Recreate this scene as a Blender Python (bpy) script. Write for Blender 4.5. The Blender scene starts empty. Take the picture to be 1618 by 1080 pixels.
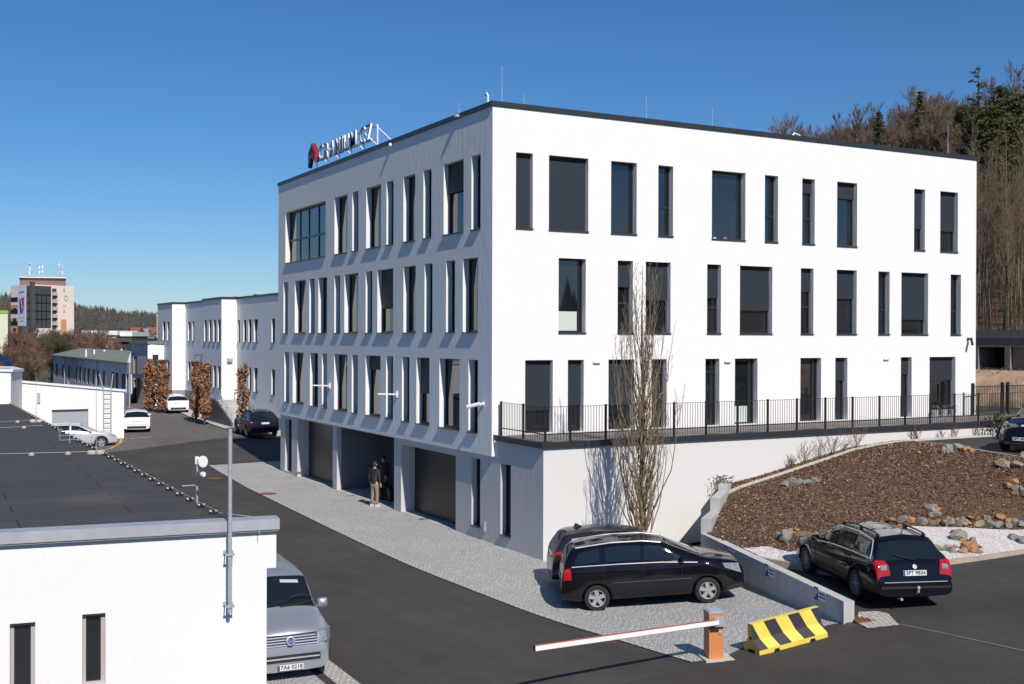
import bpy, bmesh, math, random
import numpy as np
from mathutils import Vector, Matrix, Quaternion
random.seed(7)
R = math.radians
sc = bpy.context.scene
COL = sc.collection

# ------------------------------------------------------------------ camera (solved from the building's edges)
CAM = np.array([-17.2207, -32.6574, 6.6998]); YAW, PITCH, ROLL, FOC = 1.06809, -0.00422, 0.00298, 1810.0
def _axes():
    f = np.array([math.cos(YAW)*math.cos(PITCH), math.sin(YAW)*math.cos(PITCH), math.sin(PITCH)])
    r = np.array([math.sin(YAW), -math.cos(YAW), 0.0]); u = np.cross(r, f)
    return math.cos(ROLL)*r + math.sin(ROLL)*u, -math.sin(ROLL)*r + math.cos(ROLL)*u, f
CR, CU, CF = _axes()
def ray(x, y): return CF*FOC + CR*(x-809.0) + CU*(540.0-y)
def onx(x, y, X): d = ray(x, y); return CAM + d*((X-CAM[0])/d[0])
def ony(x, y, Y): d = ray(x, y); return CAM + d*((Y-CAM[1])/d[1])
def onz(x, y, Z): d = ray(x, y); return CAM + d*((Z-CAM[2])/d[2])
def atd(x, y, D): return CAM + ray(x, y)*(D/FOC)
def yl(px): return onx(px, 540, 0.0)[1]        # along the street facade
def xr(px): return ony(px, 540, 0.0)[0]        # along the sunny facade
cd = bpy.data.cameras.new('camera'); cam = bpy.data.objects.new('camera', cd); COL.objects.link(cam)
cam.matrix_world = Matrix(((CR[0], CU[0], -CF[0], CAM[0]), (CR[1], CU[1], -CF[1], CAM[1]), (CR[2], CU[2], -CF[2], CAM[2]), (0, 0, 0, 1)))
cd.sensor_width = 36.0; cd.lens = 36.0*FOC/1618.0; cd.clip_start = 0.2; cd.clip_end = 6000.0
sc.camera = cam

# ------------------------------------------------------------------ materials
def new_mat(name):
    m = bpy.data.materials.new(name); m.use_nodes = True
    nt = m.node_tree; b = nt.nodes['Principled BSDF']
    return m, nt, b
def node(nt, t, **kw):
    n = nt.nodes.new(t)
    for k, v in kw.items(): setattr(n, k, v)
    return n
def coords(nt, obj=False, scale=(1, 1, 1)):
    if obj: c = node(nt, 'ShaderNodeTexCoord').outputs['Object']
    else: c = node(nt, 'ShaderNodeNewGeometry').outputs['Position']
    mp = node(nt, 'ShaderNodeMapping'); mp.inputs['Scale'].default_value = scale
    nt.links.new(c, mp.inputs['Vector']); return mp.outputs['Vector']
def rgba(c): return (c[0], c[1], c[2], 1.0)
def noise(nt, vec, scale, detail=4, rough=.55):
    n = node(nt, 'ShaderNodeTexNoise'); n.inputs['Scale'].default_value = scale
    n.inputs['Detail'].default_value = detail; n.inputs['Roughness'].default_value = rough
    nt.links.new(vec, n.inputs['Vector']); return n.outputs['Fac']
def ramp(nt, fac, stops):
    r = node(nt, 'ShaderNodeValToRGB'); e = r.color_ramp.elements
    while len(e) < len(stops): e.new(.5)
    for i, (p, c) in enumerate(stops): e[i].position = p; e[i].color = rgba(c) if not isinstance(c, float) else (c, c, c, 1)
    nt.links.new(fac, r.inputs['Fac']); return r.outputs['Color']
def mixc(nt, a, b, fac, mode='MIX'):
    m = node(nt, 'ShaderNodeMix', data_type='RGBA', blend_type=mode)
    for sock, v in ((m.inputs[6], a), (m.inputs[7], b), (m.inputs[0], fac)):
        if isinstance(v, bpy.types.NodeSocket): nt.links.new(v, sock)
        elif isinstance(v, (int, float)): sock.default_value = v if sock.type == 'VALUE' else (v, v, v, 1)
        else: sock.default_value = rgba(v)
    return m.outputs[2]
def bump(nt, b, h, strength, dist=.02):
    n = node(nt, 'ShaderNodeBump'); n.inputs['Strength'].default_value = strength; n.inputs['Distance'].default_value = dist
    nt.links.new(h, n.inputs['Height']); nt.links.new(n.outputs['Normal'], b.inputs['Normal']); return n
def plain(name, col, rough=.6, metal=0, spec=.5, var=0, vs=3, bs=0, bscale=40, bd=.01, obj=False, coat=0, vscale=(1, 1, 1), ior=1.5):
    m, nt, b = new_mat(name)
    b.inputs['Base Color'].default_value = rgba(col); b.inputs['Roughness'].default_value = rough
    b.inputs['Metallic'].default_value = metal; b.inputs['Specular IOR Level'].default_value = spec; b.inputs['IOR'].default_value = ior
    if coat: b.inputs['Coat Weight'].default_value = coat; b.inputs['Coat Roughness'].default_value = .03
    if var or bs:
        v = coords(nt, obj, vscale)
        if var:
            f = noise(nt, v, vs, 5, .6)
            nt.links.new(ramp(nt, f, [(.25, tuple(c*(1-var) for c in col)), (.75, tuple(min(1, c*(1+var)) for c in col))]), b.inputs['Base Color'])
        if bs: bump(nt, b, noise(nt, v, bscale, 3, .6), bs, bd)
    return m
M = {}
def plaster(name, col, bs=.5, streak=True):
    m, nt, b = new_mat(name); v = coords(nt); vs = coords(nt, False, (1, 1, .22))
    f1 = noise(nt, v, 1.1, 4, .6); f2 = noise(nt, vs, 3.0, 3, .6)
    c = ramp(nt, f1, [(.2, tuple(x*.98 for x in col)), (.8, tuple(min(1, x*1.012) for x in col))])
    if streak: c = mixc(nt, c, ramp(nt, f2, [(.3, tuple(x*.95 for x in col)), (.6, col)]), .15)
    nt.links.new(c, b.inputs['Base Color']); b.inputs['Roughness'].default_value = .92; b.inputs['Specular IOR Level'].default_value = .15
    h1 = noise(nt, v, 60, 3, .7); h2 = noise(nt, vs, 5.5, 5, .65)
    mx = node(nt, 'ShaderNodeMath', operation='MULTIPLY_ADD'); nt.links.new(h2, mx.inputs[0]); mx.inputs[1].default_value = 3.6; nt.links.new(h1, mx.inputs[2])
    bump(nt, b, mx.outputs[0], bs, .009)
    return m
M['white'] = plaster('white_plaster', (.83, .82, .80), .6)
M['white2'] = plaster('cream_plaster', (.66, .65, .63), .35)
M['grey_base'] = plaster('pale_grey_plaster', (.56, .56, .565), .3)
M['wall_back'] = plaster('grey_plaster', (.46, .46, .49), .4)
M['anth'] = plain('anthracite_metal', (.028, .031, .037), .42, 0, .5, var=.12, vs=2)
M['frame'] = plain('window_frame_paint', (.022, .025, .03), .38)
M['sillm'] = plain('sill_metal', (.05, .053, .06), .4)
def glass(name, col, rough=.02, ior=1.9):
    m, nt, b = new_mat(name)
    v = coords(nt); f = noise(nt, v, .55, 2, .5)
    nt.links.new(ramp(nt, f, [(.3, tuple(c*.55 for c in col)), (.7, tuple(c*1.4 for c in col))]), b.inputs['Base Color'])
    b.inputs['Roughness'].default_value = rough; b.inputs['IOR'].default_value = ior; b.inputs['Specular IOR Level'].default_value = .5
    bump(nt, b, noise(nt, v, .9, 1, .4), .05, .02)
    return m
M['glass'] = glass('window_glass', (.013, .016, .02))
M['glass_far'] = glass('far_window_glass', (.03, .035, .04), .1, 1.6)
def blindmat():
    m, nt, b = new_mat('roller_blind_slats')
    v = coords(nt, False, (0, 0, 1)); w = node(nt, 'ShaderNodeTexWave', wave_type='BANDS', bands_direction='Z'); w.inputs['Scale'].default_value = 5.2
    nt.links.new(v, w.inputs['Vector'])
    nt.links.new(ramp(nt, w.outputs['Fac'], [(0.0, (.0235, .0305, .039)), (.5, (.0265, .034, .043))]), b.inputs['Base Color'])
    b.inputs['Roughness'].default_value = .6; b.inputs['Specular IOR Level'].default_value = .3; bump(nt, b, w.outputs['Fac'], .06, .004); return m
M['blind'] = blindmat()
M['pale'] = plain('pale_interior_board', (.55, .62, .56), .6)
M['rail'] = plain('railing_paint', (.016, .017, .019), .45)
M['steel'] = plain('galvanised_steel', (.46, .48, .51), .45, .3, .5, var=.15, vs=9)
M['zinc'] = plain('zinc_flashing', (.46, .47, .50), .5, .35, .5, var=.12, vs=3)
M['whitem'] = plain('white_coated_metal', (.78, .78, .78), .35)
M['black'] = plain('black_rubber', (.012, .012, .013), .75)
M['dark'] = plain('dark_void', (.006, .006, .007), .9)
M['door'] = plain('garage_door_bronze', (.010, .0085, .0078), .38, .0, .6, var=.2, vs=1.2, vscale=(1, 1, 3))
M['rust'] = plain('rusty_iron', (.21, .075, .035), .8, var=.35, vs=14, bs=.4, bscale=50)
M['concrete'] = plain('cast_concrete', (.44, .435, .42), .85, var=.16, vs=1.7, bs=.25, bscale=35)
def concrete_wall():
    m, nt, b = new_mat('board_marked_concrete'); v = coords(nt)
    f = noise(nt, v, 1.3, 6, .65); f2 = noise(nt, coords(nt, False, (1, 1, .15)), 5, 4, .6)
    c = ramp(nt, f, [(.25, (.44, .44, .425)), (.75, (.58, .575, .555))])
    c = mixc(nt, c, ramp(nt, f2, [(.35, (.72, .72, .72)), (.6, (1, 1, 1))]), .5, 'MULTIPLY')
    w = node(nt, 'ShaderNodeTexBrick'); w.inputs['Scale'].default_value = 1; w.inputs['Brick Width'].default_value = 2.5; w.inputs['Row Height'].default_value = .55; w.inputs['Mortar Size'].default_value = .006
    w.inputs['Color1'].default_value = w.inputs['Color2'].default_value = (1, 1, 1, 1); w.inputs['Mortar'].default_value = (.55, .55, .55, 1)
    sx = node(nt, 'ShaderNodeSeparateXYZ'); nt.links.new(v, sx.inputs[0]); cb = node(nt, 'ShaderNodeCombineXYZ')
    nt.links.new(sx.outputs['Y'], cb.inputs['X']); nt.links.new(sx.outputs['Z'], cb.inputs['Y']); nt.links.new(cb.outputs[0], w.inputs['Vector'])
    c = mixc(nt, c, w.outputs['Color'], 1.0, 'MULTIPLY')
    nt.links.new(c, b.inputs['Base Color']); b.inputs['Roughness'].default_value = .88; bump(nt, b, noise(nt, v, 40, 3), .2, .01); return m
M['cwall'] = concrete_wall()
def asphalt(name, col, patch=.24, worn=(.0, .0, .0)):
    m, nt, b = new_mat(name); v = coords(nt)
    big = noise(nt, v, .22, 5, .6); fine = noise(nt, v, 45, 2, .7); mid = noise(nt, coords(nt, False, (1, .25, 1)), 1.6, 5, .65)
    c = ramp(nt, big, [(.3, tuple(x*(1-patch) for x in col)), (.7, tuple(x*(1+patch) for x in col))])
    c = mixc(nt, c, ramp(nt, fine, [(.35, (.62, .62, .62)), (.55, (1, 1, 1)), (.78, (1.0, 1.0, 1.0))]), .8, 'MULTIPLY')
    c = mixc(nt, c, ramp(nt, mid, [(.3, (.74, .74, .74)), (.68, (1.0, 1.0, 1.0))]), .9, 'MULTIPLY')
    sp = node(nt, 'ShaderNodeTexVoronoi'); sp.inputs['Scale'].default_value = 28; nt.links.new(v, sp.inputs['Vector'])
    c = mixc(nt, c, tuple(min(1, x*2.4) for x in col), ramp(nt, sp.outputs['Distance'], [(.05, .55), (.16, .0)]))
    nt.links.new(c, b.inputs['Base Color']); b.inputs['Roughness'].default_value = .86; b.inputs['Specular IOR Level'].default_value = .3
    bump(nt, b, fine, .5, .008); return m
M['asphalt'] = asphalt('street_asphalt', (.076, .068, .061))
M['asphalt_new'] = asphalt('dark_new_asphalt', (.066, .058, .051), .15)
M['asphalt_old'] = asphalt('old_pale_asphalt', (.165, .150, .137), .1)
M['asphalt_lot'] = asphalt('upper_lot_asphalt', (.062, .056, .053))
def setts():
    m, nt, b = new_mat('granite_setts'); v = coords(nt)
    sx = node(nt, 'ShaderNodeSeparateXYZ'); nt.links.new(v, sx.inputs[0])
    def mth(op, a, c=None):
        n = node(nt, 'ShaderNodeMath', operation=op)
        for i, q in enumerate((a, c)):
            if q is None: continue
            if isinstance(q, (int, float)): n.inputs[i].default_value = q
            else: nt.links.new(q, n.inputs[i])
        return n.outputs[0]
    wob = noise(nt, v, 1.5, 2); u = mth('MULTIPLY_ADD', sx.outputs['X'], 1.0)
    arch = mth('MULTIPLY', mth('ABSOLUTE', mth('SINE', mth('MULTIPLY', sx.outputs['X'], math.pi/1.25))), .55)
    yy = mth('ADD', mth('ADD', sx.outputs['Y'], arch), mth('MULTIPLY', wob, .12))
    xx = mth('ADD', sx.outputs['X'], mth('MULTIPLY', noise(nt, v, 2.3, 2), .15))
    cb = node(nt, 'ShaderNodeCombineXYZ'); nt.links.new(xx, cb.inputs['X']); nt.links.new(yy, cb.inputs['Y'])
    w = node(nt, 'ShaderNodeTexBrick'); w.inputs['Scale'].default_value = 1; w.inputs['Brick Width'].default_value = .115; w.inputs['Row Height'].default_value = .115
    w.inputs['Mortar Size'].default_value = .012; w.inputs['Mortar Smooth'].default_value = .4; w.inputs['Bias'].default_value = -.1
    w.inputs['Color1'].default_value = (.49, .49, .48, 1); w.inputs['Color2'].default_value = (.63, .625, .605, 1); w.inputs['Mortar'].default_value = (.235, .23, .215, 1)
    nt.links.new(cb.outputs[0], w.inputs['Vector'])
    c = mixc(nt, w.outputs['Color'], ramp(nt, noise(nt, v, 9, 4, .7), [(.3, (.72, .72, .72)), (.7, (1, 1, 1))]), .9, 'MULTIPLY')
    c = mixc(nt, c, ramp(nt, noise(nt, v, .5, 4), [(.3, (.88, .88, .87)), (.7, (1, 1, 1))]), 1, 'MULTIPLY')
    nt.links.new(c, b.inputs['Base Color']); b.inputs['Roughness'].default_value = .75
    bump(nt, b, w.outputs['Fac'], -.9, .03); return m
M['setts'] = setts()
def brickpat(name, c1, c2, mortar, bw, rh, ms, rot=0):
    m, nt, b = new_mat(name); v = coords(nt)
    mp = node(nt, 'ShaderNodeMapping'); mp.inputs['Rotation'].default_value = (0, 0, rot); nt.links.new(v, mp.inputs['Vector'])
    w = node(nt, 'ShaderNodeTexBrick'); w.inputs['Scale'].default_value = 1; w.inputs['Brick Width'].default_value = bw; w.inputs['Row Height'].default_value = rh; w.inputs['Mortar Size'].default_value = ms
    w.inputs['Color1'].default_value = rgba(c1); w.inputs['Color2'].default_value = rgba(c2); w.inputs['Mortar'].default_value = rgba(mortar)
    nt.links.new(mp.outputs[0], w.inputs['Vector'])
    c = mixc(nt, w.outputs['Color'], ramp(nt, noise(nt, v, 12, 4), [(.3, (.7, .7, .7)), (.7, (1, 1, 1))]), .8, 'MULTIPLY')
    nt.links.new(c, b.inputs['Base Color']); b.inputs['Roughness'].default_value = .85; bump(nt, b, w.outputs['Fac'], -.5, .01); return m
M['gutter'] = brickpat('pale_sett_gutter', (.52, .49, .44), (.60, .57, .51), (.24, .23, .21), .13, .13, .012)
M['kerb'] = plain('kerb_concrete', (.52, .48, .42), .85, var=.14, vs=2.5, bs=.2, bscale=40)
M['kerbtan'] = plain('tan_kerb_concrete', (.42, .35, .27), .85, var=.18, vs=3, bs=.2)
def litter(name, stops, scale=9, bs=.8):
    m, nt, b = new_mat(name); v = coords(nt)
    nt.links.new(ramp(nt, noise(nt, v, scale, 6, .75), stops), b.inputs['Base Color'])
    b.inputs['Roughness'].default_value = .95; bump(nt, b, noise(nt, v, scale*1.7, 4, .7), bs, .05); return m
M['mulch'] = litter('bark_mulch', [(.3, (.045, .025, .014)), (.5, (.125, .070, .040)), (.72, (.25, .15, .088))], 16)
M['gravel'] = litter('white_gravel', [(.25, (.34, .30, .29)), (.5, (.60, .56, .55)), (.7, (.72, .69, .67))], 24, .6)
M['forest_floor'] = litter('forest_floor_leaves', [(.3, (.035, .024, .015)), (.5, (.10, .058, .032)), (.7, (.17, .10, .055))], 1.3)
M['field'] = litter('dry_grass_ground', [(.3, (.045, .043, .024)), (.6, (.08, .072, .045))], .3, .3)
M['earth'] = litter('bare_earth_bank', [(.3, (.36, .24, .145)), (.55, (.52, .37, .24)), (.8, (.60, .46, .31))], 1.6, .9)
def island(name, stops, rough=.85):
    m, nt, b = new_mat(name); g = node(nt, 'ShaderNodeNewGeometry')
    c = ramp(nt, g.outputs['Random Per Island'], stops)
    c = mixc(nt, c, ramp(nt, noise(nt, coords(nt, True), 14, 4, .7), [(.3, (.6, .6, .6)), (.7, (1, 1, 1))]), .7, 'MULTIPLY')
    nt.links.new(c, b.inputs['Base Color']); b.inputs['Roughness'].default_value = rough; return m
M['chips'] = island('bark_chips', [(0, (.045, .022, .012)), (.35, (.13, .066, .034)), (.65, (.26, .145, .076)), (.88, (.42, .265, .15)), (1, (.68, .49, .31))])
M['pebbles'] = island('gravel_pebbles', [(0, (.42, .36, .34)), (.5, (.68, .63, .61)), (1, (.80, .77, .75))])
M['leaf_brown'] = island('dry_hornbeam_leaves', [(0, (.15, .068, .036)), (.4, (.33, .155, .078)), (.75, (.46, .24, .125)), (1, (.60, .37, .21))], .7)
M['needles'] = island('conifer_needles', [(0, (.03, .042, .014)), (.5, (.065, .08, .026)), (1, (.12, .125, .045))], .8)
M['needles_y'] = island('pine_needles', [(0, (.045, .055, .016)), (.5, (.10, .108, .032)), (1, (.18, .17, .06))], .8)
M['bark'] = plain('bark_brown', (.085, .062, .045), .9, var=.4, vs=7, bs=.5, bscale=30)
M['bark_pale'] = plain('bark_poplar', (.235, .175, .11), .88, var=.35, vs=9, bs=.4, bscale=40)
M['bark_grey'] = plain('bark_hillside', (.125, .098, .07), .9, var=.45, vs=2)
M['bark_green'] = plain('bark_mossy', (.125, .108, .06), .9, var=.4, vs=2)
M['twig'] = plain('twig_brown', (.165, .118, .078), .9, var=.3, vs=1)
M['twig_red'] = plain('twig_reddish', (.20, .112, .086), .9, var=.3, vs=1)
M['twig_green'] = plain('twig_olive', (.105, .096, .05), .9, var=.3, vs=1)
def stone(name, a, b_, c_):
    m, nt, b = new_mat(name); v = coords(nt, True)
    nt.links.new(ramp(nt, noise(nt, v, 5, 6, .7), [(.3, a), (.5, b_), (.72, c_)]), b.inputs['Base Color'])
    b.inputs['Roughness'].default_value = .85; bump(nt, b, noise(nt, v, 14, 5, .7), .7, .03); return m
M['stone_grey'] = stone('grey_green_stone', (.13, .13, .11), (.25, .245, .21), (.38, .37, .33))
M['stone_orange'] = stone('orange_stone', (.22, .10, .042), (.42, .21, .085), (.52, .34, .19))
M['stone_tan'] = stone('tan_stone', (.17, .13, .09), (.28, .215, .15), (.40, .33, .25))
def membrane():
    m, nt, b = new_mat('roof_felt'); v = coords(nt)
    mp = node(nt, 'ShaderNodeMapping'); mp.inputs['Rotation'].default_value = (0, 0, .03); nt.links.new(v, mp.inputs['Vector'])
    w = node(nt, 'ShaderNodeTexBrick'); w.inputs['Scale'].default_value = 1; w.inputs['Brick Width'].default_value = 4.2; w.inputs['Row Height'].default_value = 1.05; w.inputs['Mortar Size'].default_value = .018
    w.inputs['Color1'].default_value = (.060, .057, .057, 1); w.inputs['Color2'].default_value = (.074, .070, .069, 1); w.inputs['Mortar'].default_value = (.022, .022, .024, 1)
    nt.links.new(mp.outputs[0], w.inputs['Vector'])
    c = mixc(nt, w.outputs['Color'], ramp(nt, noise(nt, v, .35, 5, .6), [(.35, (.85, .85, .86)), (.65, (1.0, .99, .98))]), 1, 'MULTIPLY')
    c = mixc(nt, c, ramp(nt, noise(nt, v, 60, 2, .7), [(.35, (.7, .7, .7)), (.6, (1, 1, 1))]), .7, 'MULTIPLY')
    sx = node(nt, 'ShaderNodeVectorMath', operation='DISTANCE'); nt.links.new(v, sx.inputs[0]); sx.inputs[1].default_value = (-13.0, -6.6, 3.2)
    st = node(nt, 'ShaderNodeMath', operation='MULTIPLY_ADD'); nt.links.new(noise(nt, v, 1.2, 4), st.inputs[0]); st.inputs[1].default_value = 2.2; nt.links.new(sx.outputs['Value'], st.inputs[2])
    c = mixc(nt, c, (.12, .105, .085), ramp(nt, st.outputs[0], [(.0, 1.0), (1.0, .0)]) if False else ramp(nt, node_div(nt, st.outputs[0], 3.0), [(.35, .55), (.75, .0)]))
    nt.links.new(c, b.inputs['Base Color']); b.inputs['Roughness'].default_value = .8
    bump(nt, b, noise(nt, v, 2.2, 4), .25, .03); return m
def node_div(nt, a, k):
    n = node(nt, 'ShaderNodeMath', operation='DIVIDE'); nt.links.new(a, n.inputs[0]); n.inputs[1].default_value = k; return n.outputs[0]
M['membrane'] = membrane()
M['roof_green'] = plain('pale_green_roof_felt', (.19, .205, .17), .8, var=.18, vs=.8, bs=.2)
M['blue'] = plain('blue_sign_face', (.02, .055, .22), .5)
M['signwhite'] = plain('white_sign_face', (.78, .78, .78), .5)
M['signtext'] = plain('sign_lettering', (.03, .05, .14), .6)
M['yellow'] = plain('yellow_paint', (.80, .60, .10), .5, var=.10, vs=5, bs=.15)
M['blackpaint'] = plain('black_paint', (.035, .035, .038), .5, var=.2, vs=6)
M['orange'] = plain('orange_powder_coat', (.60, .235, .085), .45, var=.06, vs=4)
M['red'] = plain('red_reflective_edge', (.40, .085, .055), .5)
M['armwhite'] = plain('white_boom_paint', (.85, .84, .82), .35)
M['roadwhite'] = plain('road_paint', (.55, .53, .5), .8, var=.2, vs=6)
M['roadyellow'] = plain('yellow_road_paint', (.55, .38, .08), .8, var=.2, vs=6)

# ------------------------------------------------------------------ mesh builder
class MB:
    def __init__(s): s.v = []; s.f = []; s.m = []
    def add(s, vs, fs, m=0):
        o = len(s.v); s.v += [tuple(p) for p in vs]
        for f in fs: s.f.append(tuple(o+i for i in f)); s.m.append(m)
        return s
    def quad(s, a, b, c, d, m=0): return s.add([a, b, c, d], [(0, 1, 2, 3)], m)
    def box(s, x0, x1, y0, y1, z0, z1, m=0):
        if x1 < x0: x0, x1 = x1, x0
        if y1 < y0: y0, y1 = y1, y0
        if z1 < z0: z0, z1 = z1, z0
        return s.add([(x0, y0, z0), (x1, y0, z0), (x1, y1, z0), (x0, y1, z0), (x0, y0, z1), (x1, y0, z1), (x1, y1, z1), (x0, y1, z1)],
                     [(0, 3, 2, 1), (4, 5, 6, 7), (0, 1, 5, 4), (1, 2, 6, 5), (2, 3, 7, 6), (3, 0, 4, 7)], m)
    def obox(s, c, ax, h, m=0):
        c = np.array(c, float); X, Y, Z = [np.array(a, float)*k for a, k in zip(ax, h)]
        return s.add([c+i*X+j*Y+k*Z for k in (-1, 1) for i, j in ((-1, -1), (1, -1), (1, 1), (-1, 1))],
                     [(0, 3, 2, 1), (4, 5, 6, 7), (0, 1, 5, 4), (1, 2, 6, 5), (2, 3, 7, 6), (3, 0, 4, 7)], m)
    def beam(s, a, b, w, h, m=0):
        a = np.array(a, float); b = np.array(b, float); d = b-a; L = np.linalg.norm(d); d /= L
        u = np.cross((0, 0, 1), d); n = np.linalg.norm(u); u = np.array((1., 0, 0)) if n < 1e-5 else u/n
        return s.obox((a+b)/2, (d, u, np.cross(d, u)), (L/2, w/2, h/2), m)
    def tube(s, pts, rad, n=6, m=0, cap=True):
        pts = [np.array(p, float) for p in pts]; k = len(pts)
        if not hasattr(rad, '__len__'): rad = [rad]*k
        o = len(s.v); ref = None
        for i in range(k):
            d = pts[min(i+1, k-1)]-pts[max(i-1, 0)]; L = np.linalg.norm(d); d = d/L if L > 1e-9 else np.array((0, 0, 1.))
            if ref is None: ref = np.array((1., 0, 0)) if abs(d[0]) < .8 else np.array((0, 1., 0))
            u = ref - d*(ref@d); u /= (np.linalg.norm(u)+1e-12); w = np.cross(d, u); ref = u
            for j in range(n):
                a = 2*math.pi*j/n; s.v.append(tuple(pts[i]+(u*math.cos(a)+w*math.sin(a))*rad[i]))
        for i in range(k-1):
            for j in range(n):
                a = o+i*n+j; b = o+i*n+(j+1) % n; s.f.append((a, b, b+n, a+n)); s.m.append(m)
        if cap and n > 2:
            s.f.append(tuple(o+j for j in range(n-1, -1, -1))); s.m.append(m)
            s.f.append(tuple(o+(k-1)*n+j for j in range(n))); s.m.append(m)
        return s
    def lathe(s, c, axis, prof, n=24, m=0):
        ax = Vector(axis).normalized(); q = ax.to_track_quat('Z', 'Y').to_matrix(); o = len(s.v)
        for r, h in prof:
            for j in range(n):
                a = 2*math.pi*j/n; p = q @ Vector((r*math.cos(a), r*math.sin(a), h)); s.v.append((c[0]+p.x, c[1]+p.y, c[2]+p.z))
        for i in range(len(prof)-1):
            for j in range(n):
                a = o+i*n+j; b = o+i*n+(j+1) % n; s.f.append((a, b, b+n, a+n)); s.m.append(m)
        s.f.append(tuple(o+j for j in range(n-1, -1, -1))); s.m.append(m)
        s.f.append(tuple(o+(len(prof)-1)*n+j for j in range(n))); s.m.append(m)
        return s
    def prism(s, poly, z0, z1, m=0):
        n = len(poly); area = sum(poly[i][0]*poly[(i+1) % n][1]-poly[(i+1) % n][0]*poly[i][1] for i in range(n))
        if area < 0: poly = poly[::-1]
        zz0 = z0 if hasattr(z0, '__len__') else [z0]*n; zz1 = z1 if hasattr(z1, '__len__') else [z1]*n
        return s.add([(p[0], p[1], z) for p, z in zip(poly, zz0)]+[(p[0], p[1], z) for p, z in zip(poly, zz1)],
                     [tuple(range(n-1, -1, -1)), tuple(range(n, 2*n))]+[(i, (i+1) % n, n+(i+1) % n, n+i) for i in range(n)], m)
    def mesh(s, name, mats, smooth=False):
        me = bpy.data.meshes.new(name); me.from_pydata(s.v, [], s.f)
        for mt in (mats if isinstance(mats, (list, tuple)) else [mats]): me.materials.append(mt)
        me.polygons.foreach_set('material_index', s.m)
        if smooth: me.polygons.foreach_set('use_smooth', [True]*len(s.f))
        me.update(); return me
    def build(s, name, mats, parent=None, smooth=False):
        o = bpy.data.objects.new(name, s.mesh(name, mats, smooth)); COL.objects.link(o); par(o, parent); return o
WROOT = {}
def par(o, p):
    if p is None: return
    o.parent = p
    if p in WROOT.values() or p.name in WROOT: o.matrix_parent_inverse = p.matrix_basis.inverted()
def tag(o, label=None, cat=None, group=None, kind=None):
    if label: o['label'] = label
    if cat: o['category'] = cat
    if group: o['group'] = group
    if kind: o['kind'] = kind
    return o
def thing(name, label, cat, loc=(0, 0, 0), group=None, world=True, rz=0):
    o = bpy.data.objects.new(name, None); COL.objects.link(o); o.empty_display_size = .3
    o.location = tuple(float(a) for a in loc); o.rotation_euler = (0, 0, rz); tag(o, label, cat, group)
    if world:
        o.matrix_basis = Matrix.Translation(o.location); WROOT[o.name] = o
    return o
def structure(o): o['kind'] = 'structure'; return o
def copy_tree(o, parent=None):
    c = o.copy(); COL.objects.link(c)
    if parent is not None: c.parent = parent
    for ch in list(o.children): copy_tree(ch, c)
    return c
def text_mesh(txt, size, depth, name, mat, parent=None, bold=0):
    cu = bpy.data.curves.new(name, 'FONT'); cu.body = txt; cu.size = size; cu.extrude = depth; cu.align_x = 'CENTER'; cu.align_y = 'CENTER'; cu.offset = bold; cu.resolution_u = 3
    t = bpy.data.objects.new(name, cu); COL.objects.link(t)
    me = bpy.data.meshes.new_from_object(t.evaluated_get(bpy.context.evaluated_depsgraph_get()))
    bpy.data.objects.remove(t); bpy.data.curves.remove(cu)
    me.materials.clear(); me.materials.append(mat); me.name = name
    return me

# ------------------------------------------------------------------ ground heights
def rbf(pts):
    P = np.array(pts, float); n = len(P); d = np.hypot(P[:, None, 0]-P[None, :, 0], P[:, None, 1]-P[None, :, 1])
    A = np.zeros((n+1, n+1)); A[:n, :n] = -d; A[:n, n] = 1; A[n, :n] = 1
    w = np.linalg.solve(A, np.append(P[:, 2], 0))
    lo, hi = P[:, 2].min(), P[:, 2].max()
    def H(x, y): return float(min(hi, max(lo, -(np.hypot(P[:, 0]-x, P[:, 1]-y)@w[:n])+w[n])))
    return H
front = [(1.5, -15.5, .68), (2.0, -18.1, .75), (3, -24, .8), (6, -36, .85), (1.05, -14.7, .60)]
HL = rbf(front+[(.13, 24, .03), (.13, 10, .0), (.13, 0, 0), (.13, -3.1, 0), (5, -3.1, .06), (3.4, -6.3, .1), (-3, 17, 0), (-3.7, -1.5, 0), (-4.5, -8, -.02),
     (-1.92, -9.23, 0), (.43, -10.55, .2), (-2.6, -14.5, .25), (-1.56, -14.68, .27), (.24, -14.73, .47), (-9.9, -10.1, -.3), (-9, -3, -.15), (-11, 8, 0), (-8, -13, -.15),
     (.2, -19.5, .65), (-3.9, -17.3, .32), (-6, -14, .08), (-10.6, -14, -.25), (-14, -22, -.3), (-25, -36, -.3), (2, 40, .34), (-10, 40, .25), (3, 60, .4), (4, 90, .45), (-40, 60, .3), (-14, 25, .1), (-30, 10, 0)])
HR = rbf(front+[(2.1, -13.66, .80), (3.81, -13.99, .80), (3.09, -11.03, .82), (4.8, -11.3, .84), (6.6, -12.1, .88), (10, -12.2, .9), (20, -12.6, 1.0), (5, -20, .8), (15, -25, .9)])
WA0, WA1 = np.array((.86, -14.58)), np.array((3.525, -6.293))
def H(x, y):
    if y > -14.6 and y < -3 and x > WA0[0]+(WA1-WA0)[0]*(y-WA0[1])/(WA1-WA0)[1]+.12 and y < -6.3: return HR(x, y)
    if y <= -14.6 and x > 1.3: return HR(x, y)
    return HL(x, y)
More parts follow.
